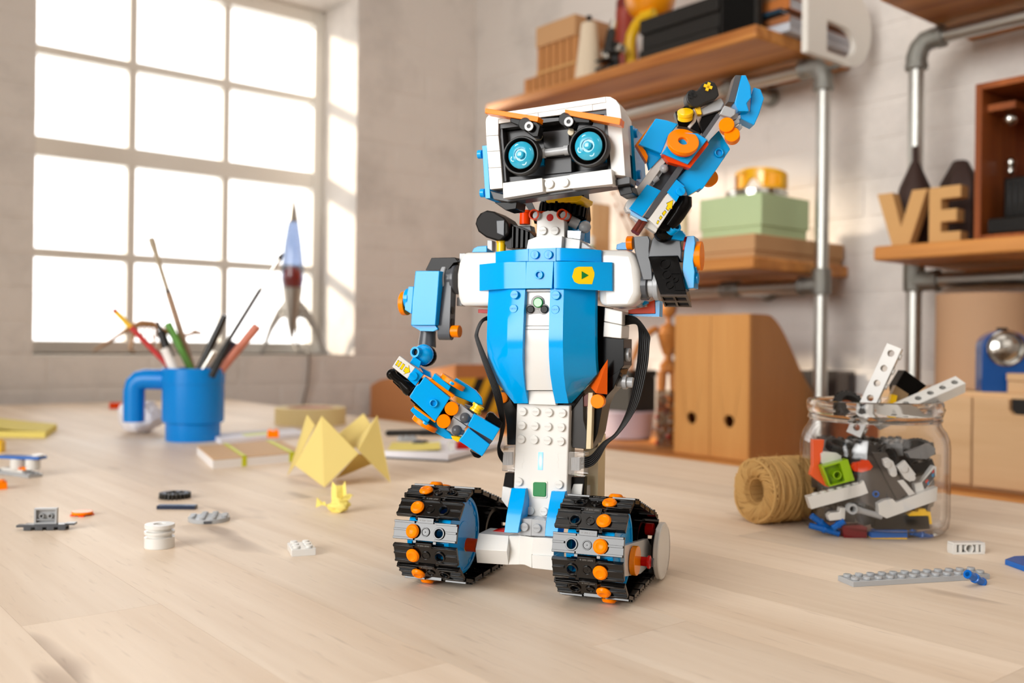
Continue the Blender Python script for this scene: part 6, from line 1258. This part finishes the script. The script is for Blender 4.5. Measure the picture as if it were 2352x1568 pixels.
for u, v, r in ((0.5, 0.2, 3.0), (0.45, 0.48, 2.6), (0.45, 0.75, 2.4), (0.72, 0.62, 1.6)): g.tubes(bil(qf, u, v), nf, r, r - 0.7, 0.6, 20)
g.prism([[bil(qf, *t_) for t_ in ((0.6, 0.42), (0.97, 0.42), (0.97, 0.9), (0.6, 0.9))], [bil(qf, *t_) for t_ in ((0.64, 0.47), (0.64, 0.86), (0.93, 0.86), (0.93, 0.47))]], nf * 0.6); g.build('brick_relief', C_BK, arm2)
qb = [A_[3], A_[2], B_[2], B_[3]]; nb_ = (qb[1] - qb[0]).cross(qb[3] - qb[0]).normalized(); nb_ = nb_ if nb_.z < 0 else -nb_
g = G(BF.M); hs = []
for u in (0.06, 0.54):
    for v in (0.08, 0.56): hs.append([bil(qb, *t_) for t_ in ((u, v), (u, v + 0.36), (u + 0.4, v + 0.36), (u + 0.4, v))])
g.prism([[bil(qb, *t_) for t_ in ((0, 0), (1, 0), (1, 1), (0, 1))]] + hs, nb_ * 0.9); g.build('brick_underside', plastic('black_brick_table_bounce', (52, 38, 28), 0.25), arm2, 0.0001)  # black brick; brown bounce from the table is painted into this underside
P('red_plate', C_RD, arm2, 'c4', [(1302, 168), (1340, 172), (1315, 290), (1285, 290)], 0, 10); P('side_plate', C_AZ, arm2, 'c4', [(1325, 165), (1388, 162), (1398, 225), (1378, 390), (1392, 480), (1386, 632), (1316, 642), (1284, 470), (1302, 270)], -2, 14)
Cc('orange_disc', C_OR, arm2, 'c4', 1392, 345, 6, (1, 0, 0), 8, 4.2, n=36); g = G(BF.M); [g.cyl(BF.pt('c4', x, y, 4), (1, 0, 0), 3, 2.6, 20, b=0.2) for x, y in ((1375, 452), (1385, 545))]; g.build('side_stud', C_AZ, arm2)
P('blue_brick', C_AZ, arm2, 'c4', [(1130, 155), (1220, 110), (1280, 115), (1312, 175), (1275, 200), (1180, 165)], 4, 8)
ry2 = -52
def PR(name, mat, l, dep, d, bevel=0.00025, **kw): return P(name, mat, arm2, 'c2', l, ry2 + dep, d, bevel, IF, **kw)
def CR2(name, mat, x, y, dep, ax, r, h, **kw): return Cc(name, mat, arm2, 'c2', x, y, ry2 + dep, ax, r, h, IF, **kw)
PR('arrow_tile', C_WH, [(435, 1122), (505, 1195), (350, 1430), (268, 1352)], 0, 4, label='white tile with a yellow arrow'); arrow(arm2, IF, 'c2', [[(337, 1386), (347, 1363), (358, 1370), (349, 1392)], [(361, 1340), (373, 1322), (385, 1335), (372, 1357)], [(388, 1299), (408, 1275), (421, 1290), (400, 1320)], [(421, 1255), (436, 1230), (425, 1214), (480, 1184), (470, 1262), (456, 1250), (440, 1276)]], ry2)
g = G(IF.M); g.tube([IF.pt('c2', x, y, ry2 + 7) for x, y in ((580, 1155), (575, 1215), (520, 1310), (440, 1420))], [4.0, 4.6, 4.2, 3.8], 18); g.build('black_tube', C_BK, arm2); PR('black_grip', C_BK, [(505, 1195), (600, 1140), (605, 1235), (440, 1458), (352, 1432)], 5, 7)
PR('white_beam', C_WH, [(375, 790), (440, 815), (270, 1060), (112, 1290), (78, 1282), (62, 1245), (78, 1195)], 4, 8, 0.0004); PR('white_beam', C_WH, [(112, 1295), (200, 1345), (270, 1360), (350, 1432), (330, 1470), (150, 1360), (112, 1330)], 6, 6)
PR('blue_panel', C_AZ, [(255, 1045), (378, 1100), (212, 1326), (98, 1255)], 1, 4); PR('grey_beam', C_DG, [(525, 885), (590, 878), (430, 1122), (272, 1344), (228, 1322), (376, 1100)], 0, 6)
PR('arm_core', C_DG, [(380, 800), (640, 880), (520, 1010), (380, 1100), (258, 1042)], 9, 5); PR('inner_beam', C_LG, [(400, 860), (440, 870), (310, 1055), (268, 1035)], 6, 4)
g = G(IF.M); g.ball(IF.pt('c2', 402, 908, ry2 + 4), 2.3, 18); g.tube([IF.pt('c2', 300, 1020, ry2 + 6), IF.pt('c2', 345, 985, ry2 + 6)], 1.8, 14); g.build('grey_pin', C_LG, arm2)
g = G(IF.M); g.prism([IF.pts('c2', [(885, 570), (985, 735), (870, 905), (740, 1088), (722, 1080), (612, 1147), (577, 1050), (512, 1000), (590, 920), (640, 882), (790, 670)], ry2 + 3)], (0, 12, 0)); stud_on(g, IF, 'c2', 882, 770, ry2 + 3, hollow=True); g.build('forearm_cover', C_AZ, arm2, 0.0008, 3)
CR2('orange_round', C_OR, 790, 1000, 16, FR, 4.4, 5); g = G(IF.M); g.prism([IF.pts('c2', [(512, 1003), (583, 1062), (510, 1197), (430, 1112)], ry2 - 1)], (0, 8, 0)); stud_on(g, IF, 'c2', 545, 1108, ry2 - 1, rot=R(-60)); g.build('blue_brick', C_AZ, arm2, 0.0002)
PR('blue_plate', C_AZ, [(385, 772), (440, 690), (520, 590), (700, 598), (782, 652), (612, 868)], -5, 3.2); PR('orange_plate', C_RO, [(385, 776), (612, 870), (782, 655), (796, 692), (632, 903), (440, 848)], -3.5, 6)
g = G(IF.M); g.tubes(IF.pt('c2', 562, 692, ry2 - 5.5), (0.06, -0.86, 0.5), 8.2, 2.5, 2.6, 48); g.build('orange_disc', C_OR, arm2, 0.0003); CR2('disc_foot', C_RO, 560, 715, -4, (0.06, -0.86, 0.5), 7.2, 1.2, n=36)
PR('blue_wing', C_AZ, [(330, 465), (420, 480), (528, 514), (440, 622), (378, 774), (180, 692), (262, 566)], -2, 8, 0.0006); PR('orange_plate', C_OR, [(330, 462), (312, 486), (155, 690), (252, 852), (262, 800), (240, 750), (186, 690), (265, 568)], 1, 6); PR('blue_wing', C_AZ, [(232, 735), (392, 794), (278, 912)], 3, 6)
g = G(IF.M); g.lathe([(3.9, 0), (3.9, 1.6), (3.4, 1.8), (3.4, 2.2), (4.1, 2.5), (4.1, 4.0), (3.8, 4.3), (0, 4.3)], IF.pt('c2', 588, 470, ry2 - 3), (-0.1, -0.62, 0.78), 32); g.build('yellow_bush', C_YE, arm2); PR('dark_cuff', C_BK, [(500, 410), (600, 350), (680, 440), (732, 602), (620, 545), (530, 532)], 2, 6)
g = G(IF.M); g.tube([IF.pt('c2', x, y, ry2 - 2) for x, y in ((662, 372), (682, 420), (668, 490), (620, 548))], 0.9, 10); g.build('white_string', C_WH, arm2)
g = G(IF.M); g.prism([IF.pts('c2', [(597, 285), (600, 250), (618, 222), (652, 212), (690, 224), (712, 205), (735, 165), (770, 140), (810, 134), (848, 150), (872, 190), (888, 262), (850, 300), (762, 330), (700, 366), (640, 356), (608, 322)], ry2 - 8)], (0, 9, 0)); g.build('rubber_thumb', plastic('rubber_black', (26, 23, 21), 0.45), arm2, 0.001, 3)
g = G(IF.M); o = IF.pt('c2', 788, 188, ry2 - 8.4); [g.box((0, 0, 0), (4.4, 1.0, 1.5), Matrix.Translation(o) @ Matrix.Rotation(a, 4, 'Y')) for a in (0.3, 1.87)]; g.build('yellow_axle', C_YE, arm2); g = G(IF.M); o = IF.pt('c2', 650, 256, ry2 - 8.2); [g.box((0, 0, 0), (4.4, 0.6, 1.5), Matrix.Translation(o) @ Matrix.Rotation(a, 4, 'Y')) for a in (0.3, 1.87)]; g.build('axle_hole', plastic('deep_black', (6, 6, 6), 0.5), arm2)
PR('grey_arm', C_LG, [(715, 385), (860, 305), (905, 285), (935, 335), (905, 388), (745, 436)], -4, 6, 0.0006); PR('yellow_axle', C_YE, [(672, 370), (722, 362), (735, 430), (698, 428)], -5, 5); PR('black_wedge', C_BK, [(740, 438), (905, 388), (925, 375), (870, 425), (737, 606), (715, 500)], 0, 8)
PR('grey_beam', C_DG, [(868, 420), (905, 432), (760, 640), (735, 612)], -4, 5); PR('grey_beam', C_LG, [(905, 433), (953, 452), (792, 674), (760, 641)], -4, 5)
PR('clip', C_LG, [(935, 350), (1036, 388), (1032, 430), (986, 463), (892, 426)], -7, 8, 0.0005)
for l in ([(950, 455), (992, 430), (1058, 418), (1052, 462), (1005, 482), (1030, 500), (975, 500)], [(985, 505), (1062, 462), (1072, 500), (1025, 528), (1045, 545), (1000, 560)], [(1010, 560), (1080, 508), (1094, 545), (1052, 590)]): PR('clip', C_LG, l, -4, 7, 0.0004)
for x, y in ((955, 555), (1002, 638)): CR2('orange_round', C_OR, x, y, -3, (-0.25, -0.95, 0.15), 3.95, 5.5)
PR('fingertip_back', C_DG, [(963, 320), (1030, 85), (1082, 87), (1022, 327)], -6, 9); PR('finger', C_AZ, [(1082, 87), (1122, 85), (1166, 190), (1172, 280), (1130, 333), (1152, 405), (1062, 402), (1022, 327)], -6, 10, 0.0004); PR('finger', C_AZ, [(1170, 262), (1192, 192), (1252, 210), (1282, 290), (1240, 425), (1195, 526), (1078, 468), (1072, 405), (1158, 405)], -2, 10, 0.0004)
g = G(IF.M)
for dx in (-14, 14): g.tube([IF.pt('c2', 225 + dx, 1355 + dx * 0.6, ry2 + 6), IF.pt('c2', 148 + dx, 1470 + dx * 0.6, ry2 + 2)], 1.5, 14)
g.build('brown_axle', C_RB, arm2); CR2('joint_ring', C_AZ, 455, 1445, 10, (0.5, -0.75, 0.4), 3.4, 5, ri=2.3)
PR('joint_socket', C_AZ, [(345, 1480), (430, 1440), (545, 1442), (592, 1492), (572, 1540), (405, 1512)], 16, 9); g = G(IF.M); g.ball(IF.pt('c2', 400, 1470, ry2 + 18), 5.5, 24); g.build('elbow_ball', C_BK, arm2)
PR('clear_tip', plastic('pale_azure', (150, 200, 236), 0.2), [(105, 1270), (190, 1322), (240, 1345), (262, 1372), (210, 1362), (115, 1310)], 3, 4)
g = G(IF.M); g.tube([IF.pt('c2', 430, 1460, ry2 + 22), IF.pt('c2', 450, 1560, ry2 + 46)], [4, 6], 20); g.build('elbow_socket', C_DG, arm2)
# ------------------------------------------------------------------ glass jar full of loose bricks
JD = 0.752; JC = lamp_at((2009 - 1176) / FPX * JD, JD, T)
def jar_glass(name):
    m, nt, b = nm(name); nt.nodes.remove(b); L = nt.links.new
    lw = nt.nodes.new('ShaderNodeLayerWeight'); lw.inputs[0].default_value = 0.35
    c = ramp2(nt, lw.outputs['Facing'], (1, 1, 1), lin((186, 170, 156)), 0.5, 1.0)
    t = nt.nodes.new('ShaderNodeBsdfTransparent'); L(c, t.inputs[0])
    g = nt.nodes.new('ShaderNodeBsdfGlossy'); g.inputs['Roughness'].default_value = 0.04
    l2 = nt.nodes.new('ShaderNodeLayerWeight'); l2.inputs[0].default_value = 0.5
    pw = nt.nodes.new('ShaderNodeMath'); pw.operation = 'POWER'; pw.inputs[1].default_value = 3.2; L(l2.outputs['Facing'], pw.inputs[0])
    mu = nt.nodes.new('ShaderNodeMath'); mu.operation = 'MULTIPLY_ADD'; mu.inputs[1].default_value = 0.55; mu.inputs[2].default_value = 0.05; L(pw.outputs[0], mu.inputs[0])
    x = nt.nodes.new('ShaderNodeMixShader'); L(mu.outputs[0], x.inputs[0]); L(t.outputs[0], x.inputs[1]); L(g.outputs[0], x.inputs[2]); L(x.outputs[0], nt.nodes['Material Output'].inputs[0]); return m
M_JAR = jar_glass('jar_glass')
t = thing('glass_jar', 'clear wide-mouthed glass jar filled with loose toy bricks', 'jar', JC)
body = [(0.044, 0.0), (0.051, 0.0015), (0.0545, 0.006), (0.0556, 0.014), (0.0556, 0.066), (0.0548, 0.072), (0.0525, 0.0775), (0.0495, 0.0815), (0.0483, 0.085)]
inner = [(0.0463, 0.085), (0.0475, 0.0805), (0.0505, 0.0762), (0.0525, 0.071), (0.0534, 0.066), (0.0534, 0.014), (0.052, 0.008), (0.047, 0.0055), (0.0, 0.0055)]
G().lathe(body + inner, JC, n=72).build('body', M_JAR, t)
rim = [(0.0483, 0.085), (0.0497, 0.0856), (0.0500, 0.0870), (0.0492, 0.0884), (0.0488, 0.0905), (0.0500, 0.0918), (0.0506, 0.0935), (0.0508, 0.0985), (0.0500, 0.1006), (0.0482, 0.1012), (0.0468, 0.1000), (0.0464, 0.096), (0.0463, 0.085)]
G().ring(rim, JC, n=72).build('rim', glass('jar_rim_glass', (250, 248, 246), 0.0, 1.35), t)
CROP['j'] = (1840, 880, 4.019); CROP['d4'] = (1660, 760, 2.529)
JF = Frame(Matrix.Translation(JC) @ Matrix.Rotation(YAW, 4, 'Z') @ Matrix.Scale(MM, 4))     # x right, y away, z up, mm, centre of the jar
JG = 'loose bricks inside the glass jar'
def JP(name, label, mat, l, dep, d, k='j', bevel=0.0003, extra=None, cat='toy brick'):
    g = G(JF.M); g.prism([JF.pts(k, l, dep)], (0, d, 0))
    if extra: extra(g)
    return tag(g.build(name, mat, None, bevel), label, cat, JG)
def jst(l, dep, ax=(0, -1, 0), r=2.4, h=1.7, k='j'):
    def f(g):
        for x, y in l: g.cyl(JF.pt(k, x, y, dep), ax, r, h, 16, b=0.2)
    return f
def topst(l, dep): return jst(l, dep, (-0.25, 0, 1), 2.4, 1.7)
# pieces against the near glass, bottom to top
JP('blue_liftarm', 'blue bar lying on the yellow bar at jar bottom', C_BL, [(645, 1372), (700, 1360), (985, 1358), (985, 1424), (645, 1426)], -40, 8, extra=None)
JP('yellow_liftarm', 'yellow bar at the very bottom of the jar', C_YE, [(648, 1427), (982, 1425), (980, 1466), (655, 1470)], -40, 8)
def JT(name, label, mat, pts, dep, r, k='j', cat='connector pin', rr=None):
    P_ = [JF.pt(k, x, y, dep + dd) for x, y, dd in pts]; a = (P_[-1] - P_[0]); L = a.length
    g = G(JF.M); pr = [(r * 0.7, 0), (r, 0.2), (r, L * 0.44), (r * 1.25, L * 0.46), (r * 1.25, L * 0.54), (r, L * 0.56), (r, L - 0.8), (r * 1.15, L - 0.6), (r * 1.15, L - 0.1), (r * 0.6, L), (0, L - 1.5)]
    g.lathe(pr, P_[0], a, 18); return tag(g.build(name, mat, None), label, cat, JG)
JT('blue_pin', 'blue pin leaning up the left wall inside jar', C_BL, [(95, 1220, 0), (260, 1345, 2)], -32, 2.4)
JT('blue_pin', 'blue pin lowest of the three at left jar bottom', C_BL, [(75, 1310, 2), (350, 1385, 0)], -34, 2.3)
JT('blue_pin', 'blue pin pointing at the grey connector inside jar', C_BL, [(290, 1340, 0), (395, 1270, 0)], -39, 2.4)
JT('blue_pin', 'blue pin at lower right inside the jar', C_BL, [(1010, 1370, 0), (1200, 1425, 8)], -36, 2.4)
JP('dark_red_plate', 'dark red brick between blue pins and blue bar', plastic('dark_red_brick', (120, 14, 26), 0.25), [(378, 1315), (560, 1308), (612, 1330), (608, 1440), (400, 1440)], -38, 9)
JP('black_brick', 'black brick above the blue bar inside jar', C_BK, [(690, 1255), (930, 1215), (1175, 1230), (1190, 1345), (990, 1355), (690, 1352)], -36, 10, extra=topst([(760, 1240), (860, 1225)], -31))
JP('yellow_plate', 'yellow angled plate at lower right inside jar', C_YE, [(985, 1215), (1030, 1178), (1080, 1185), (1090, 1160), (1150, 1158), (1160, 1185), (1195, 1185), (1212, 1300), (1190, 1302), (1180, 1222), (1000, 1225)], -37, 7)
JP('white_bracket', 'small white stepped piece beside the grey connector', C_WH, [(248, 1225), (275, 1195), (355, 1190), (365, 1148), (412, 1150), (405, 1255), (330, 1262), (265, 1270)], -40, 7)
g = G(JF.M); o = JF.pt('j', 455, 1150, -42); g.tubes(o, (0, -1, 0), 4.0, 2.2, 5, 24); a, b_ = JF.pt('j', 500, 1160, -42), JF.pt('j', 740, 1228, -40); g.tube([a, a + (b_ - a) * 0.25, b_], [3.0, 2.3, 2.3], 16); tag(g.build('grey_connector', C_LG, None), 'light grey rod connector with a ring end', 'toy brick', JG)
JP('white_long_brick', 'white six-stud brick leaning on the left inside the jar', C_WH, [(60, 1050), (545, 928), (578, 898), (622, 1012), (545, 1040), (96, 1162)], -41, 8, extra=topst([(130, 1030), (205, 1012), (280, 992), (355, 972), (430, 952), (500, 934)], -37))
JP('white_long_brick', 'white long brick rising to the right wall of jar', C_WH, [(712, 1112), (770, 1080), (848, 1066), (880, 1100), (1262, 955), (1255, 1085), (792, 1248), (722, 1210)], -43, 8)
g = G(JF.M); q4 = [(190, 766), (432, 700), (496, 895), (262, 955)]; Q = JF.pts('j', q4, -44); Q2 = JF.pts('j', [(212, 780), (360, 738), (408, 905), (272, 940)], -44)
g.prism([Q, Q2], (0, 9, 0)); g.prism([JF.pts('j', q4, -36)], (0, 1.2, 0)); g.tubes(JF.pt('j', 308, 836, -36), (0, -1, 0), 3.2, 2.4, 7, 24); tag(g.build('lime_brick', C_LM, None, 0.0002), 'lime green brick with its hollow underside showing', 'toy brick', JG)
JP('orange_curved_piece', 'orange curved piece against left wall of the jar', plastic('brick_coral', (240, 96, 48), 0.25), [(108, 520), (215, 520), (210, 580), (165, 770), (190, 850), (262, 960), (215, 945), (85, 845), (108, 760)], -34, 6)
JP('white_round', 'white round piece behind the lime brick', C_WH, [(185, 650), (215, 630), (330, 640), (375, 670), (370, 712), (240, 735), (235, 760), (190, 735)], -36, 6)
JP('orange_disc', 'flat orange-red disc in the middle of the jar', C_RO, [(458, 770), (490, 735), (560, 722), (570, 708), (625, 712), (665, 768), (640, 800), (560, 822), (490, 812)], -42, 4)
def tyre(label, x, y, dep, r, ax, w=6, k='j'):
    g = G(JF.M); o = JF.pt(k, x, y, dep); ax = Vector(ax).normalized(); o = o - ax * w / 2
    g.ring([(r, w * 0.2), (r, w * 0.8), (r * 0.9, w), (r * 0.62, w), (r * 0.58, w * 0.5), (r * 0.62, 0), (r * 0.9, 0)], o, ax, 32)
    m = axm(o, ax)
    for i in range(22):
        a = i * 2 * math.pi / 22; g.box((0, 0, 0), (r * 0.14, r * 0.15, w * 0.7), m @ Matrix.Translation((r * 1.0 * math.cos(a), r * 1.0 * math.sin(a), w / 2)) @ Matrix.Rotation(a, 4, 'Z'))
    return tag(g.build('rubber_tyre', plastic('tyre_black', (24, 22, 21), 0.55), None), label, 'tyre', JG)
tyre('black tyre lying flat under the jar neck at left', 345, 585, -28, 9.0, (0.1, -0.35, 0.93)); tyre('black ribbed tyre in the middle of the jar', 800, 680, -26, 9.5, (0.5, -0.75, 0.4)); tyre('black tyre against the right shoulder of jar', 1070, 600, -26, 9.5, (-0.2, -0.5, 0.8))
tyre('black tyre sticking out of the jar mouth', 452, 205, -8, 12.5, (0.15, -0.75, 0.65))
JP('dark_grey_liftarm', 'broad dark grey bar in the middle of the jar', plastic('brick_bley', (74, 68, 64), 0.25), [(600, 660), (740, 700), (975, 1070), (860, 1105), (700, 1160), (560, 1100), (520, 960)], -37, 9)
JP('dark_grey_liftarm', 'slanting dark grey bar right of the broad one', plastic('brick_bley', (74, 68, 64), 0.25), [(660, 640), (790, 640), (985, 1020), (890, 1080)], -41, 5)
g = G(JF.M); g.tubes(JF.pt('j', 686, 1020, -38.5), (0, -1, 0), 2.4, 1.5, 1.4, 20); tag(g.build('blue_ring', C_BL, None), 'small blue ring on the broad dark grey bar', 'toy brick', JG)
M_FROST = plastic('frosted_white', (214, 212, 208), 0.3)
JP('frosted_clip', 'frosted clip piece left of the frosted plate', M_FROST, [(755, 700), (800, 685), (850, 720), (885, 800), (880, 860), (830, 850), (800, 780), (770, 760)], -44, 4, extra=jst([(795, 750), (850, 830)], -44, r=2.6, h=1.2))
JP('frosted_plate', 'frosted two-stud plate behind the right jar wall', M_FROST, [(885, 770), (960, 712), (1060, 840), (1010, 910), (960, 880)], -43, 4, extra=jst([(950, 790), (1020, 870)], -43, r=2.5))
JP('frosted_clip', 'frosted clip lower down beside the white long brick', M_FROST, [(890, 900), (945, 890), (1055, 1020), (1000, 1040)], -42, 4)
JP('grey_liftarm', 'grey bar with round holes at upper right of jar', plastic('brick_mid_grey', (122, 122, 122), 0.22), [(980, 645), (1190, 560), (1240, 600), (1235, 650), (1160, 700), (1010, 690)], -38, 7, extra=jst([(1130, 668), (1205, 632)], -38.2, r=2.5, h=0.3))
JP('printed_tile', 'white curved tile with a dark print at right wall', C_WH, [(1050, 925), (1115, 910), (1225, 760), (1252, 770), (1248, 850), (1140, 1000), (1060, 1030)], -36, 6)
g = G(JF.M); g.prism([JF.pts('j', [(1118, 915), (1230, 785), (1238, 860), (1140, 985)], -36.2)], (0, 0.15, 0)); pt_ = g.build('print', plastic('print_dark_grey', (70, 66, 68), 0.3), None); pt_.parent = bpy.data.objects['printed_tile']; pt_.matrix_basis = RM['printed_tile'].inverted() @ RM[pt_.name]
for nmx, cc, qd in (('print_red', (206, 44, 30), [(1145, 905), (1165, 885), (1180, 895), (1155, 925)]), ('print_blue', (30, 140, 190), [(1165, 915), (1182, 900), (1180, 935), (1168, 940)]), ('print_blue', (30, 140, 190), [(1205, 845), (1225, 825), (1228, 855), (1212, 868)]), ('print_red', (206, 44, 30), [(1208, 815), (1226, 795), (1230, 815), (1215, 835)])):
    g = G(JF.M); g.prism([JF.pts('j', qd, -36.4)], (0, 0.1, 0)); o = g.build(nmx, plastic(nmx, cc, 0.3), None); o.parent = bpy.data.objects['printed_tile']; o.matrix_basis = RM['printed_tile'].inverted() @ RM[o.name]
# long white beams and others sticking out of the mouth
def beam(name, label, a, b_, w, hgt, nh, mat, side):
    a, b_ = Vector(a), Vector(b_); z = (b_ - a).normalized(); x = Vector(side); x = (x - z * x.dot(z)).normalized(); y = z.cross(x); L = (b_ - a).length
    m = Matrix(((x.x, y.x, z.x, a.x), (x.y, y.y, z.y, a.y), (x.z, y.z, z.z, a.z), (0, 0, 0, 1))); g = G(JF.M @ m)
    holes = [[(w / 2 * 0 + 2.5 * math.cos(q_ * math.pi / 8), -hgt / 2, (i + 0.5) * L / nh + 2.5 * math.sin(q_ * math.pi / 8)) for q_ in range(16)] for i in range(nh)]
    g.prism([[(-w / 2, -hgt / 2, 0), (w / 2, -hgt / 2, 0), (w / 2, -hgt / 2, L), (-w / 2, -hgt / 2, L)]] + holes, (0, hgt, 0))
    for i in range(nh):
        zc = (i + 0.5) * L / nh; g.tubes((0, -hgt / 2 - 0.01, zc), (0, 1, 0), 3.0, 2.5, hgt + 0.02, 16)
        g.cyl((w / 2, 0, zc), (1, 0, 0), 2.4, 1.7, 14, b=0.2)
    return tag(g.build(name, mat, None, 0.0002), label, 'toy brick', JG)
beam('white_holed_brick', 'white holed brick standing tall out of the jar mouth', JF.pt('px', 1962, 998, -6), JF.pt('px', 2056, 795, -16), 11.4, 9.4, 6, C_WH, (0.86, -0.46, 0.2))
beam('white_holed_brick', 'white holed brick slanting out of the jar over the right rim', JF.pt('px', 2010, 968, -8), JF.pt('px', 2206, 882, 4), 11.4, 9.4, 7, C_WH, (-0.3, 0.85, 0.5))
JP('black_motor_brick', 'black block poking out between the two white holed bricks', C_BK, [(1004, 318), (1060, 226), (1186, 318), (1090, 392), (1020, 440)], 6, 14, 'd4', 0.0006); JP('tan_brick', 'tan end piece under the black block at jar mouth', plastic('brick_dark_tan', (160, 132, 96), 0.3), [(982, 368), (1005, 316), (1082, 366), (1060, 420), (1000, 470)], 4, 6, 'd4')
JP('yellow_axle', 'yellow axle upright in the jar mouth', C_YE, [(966, 425), (980, 366), (1016, 374), (998, 470), (960, 470)], -2, 5, 'd4')
JP('black_hook', 'black angled piece hanging over the right jar rim', C_BK, [(1225, 412), (1250, 402), (1298, 458), (1262, 548), (1246, 530), (1262, 462)], 22, 6, 'd4')
# heap of dark bricks filling the inside behind the ones that can be told apart
rg = random.Random(21); proto = {}; pos = []
for lay in range(5):
    n = 9 if lay < 4 else 7
    pos += [((35 if lay < 4 else 31) * math.cos(i * 2 * math.pi / n + lay * 0.4), (35 if lay < 4 else 31) * math.sin(i * 2 * math.pi / n + lay * 0.4), 12.5 + lay * 12.6, lay, i) for i in range(n)]
    pos += [(15 * math.cos(i * 2.1 + lay), 13 * math.sin(i * 2.1 + lay) + 2, 12.5 + lay * 12.6, lay, i + 1) for i in range(3)]
for x, y, z, lay, i in pos:
    if y < -19 - 4 * (abs(x) > 30): continue
    m = JF.M @ Matrix.Translation((x, y, z)) @ Matrix.Rotation(rg.uniform(0, 6.28), 4, 'Z') @ Matrix.Rotation(rg.uniform(-0.35, 0.35), 4, 'X')
    kd = (lay * 3 + i) % 4; mat = (C_BK, plastic('brick_bley', (74, 68, 64), 0.25), plastic('brick_mid_grey', (122, 122, 122), 0.22), C_BK)[kd]
    if kd not in proto:
        g = G(); g.box((0, 0, 0), (23.8, 15.8, 9.6)); [g.cyl((ux, uy, 4.8), (0, 0, 1), 2.4, 1.7, 12) for ux in (-8, 0, 8) for uy in (-4, 4)]
        o = g.build('heaped_brick', mat, None, 0.2, 1, loc=(0, 0, 0)); proto[kd] = o
    else: o = proto[kd].copy(); COL.objects.link(o)
    cn = ('black', 'dark grey', 'mid grey', 'black')[kd]
    o.matrix_basis = m; tag(o, cn + ' studded brick heaped deep inside the glass jar, ' + ('bottom', 'second', 'third', 'fourth', 'top')[lay] + ' layer', 'toy brick', cn + ' bricks heaped deep in the jar, layer ' + str(lay + 1))
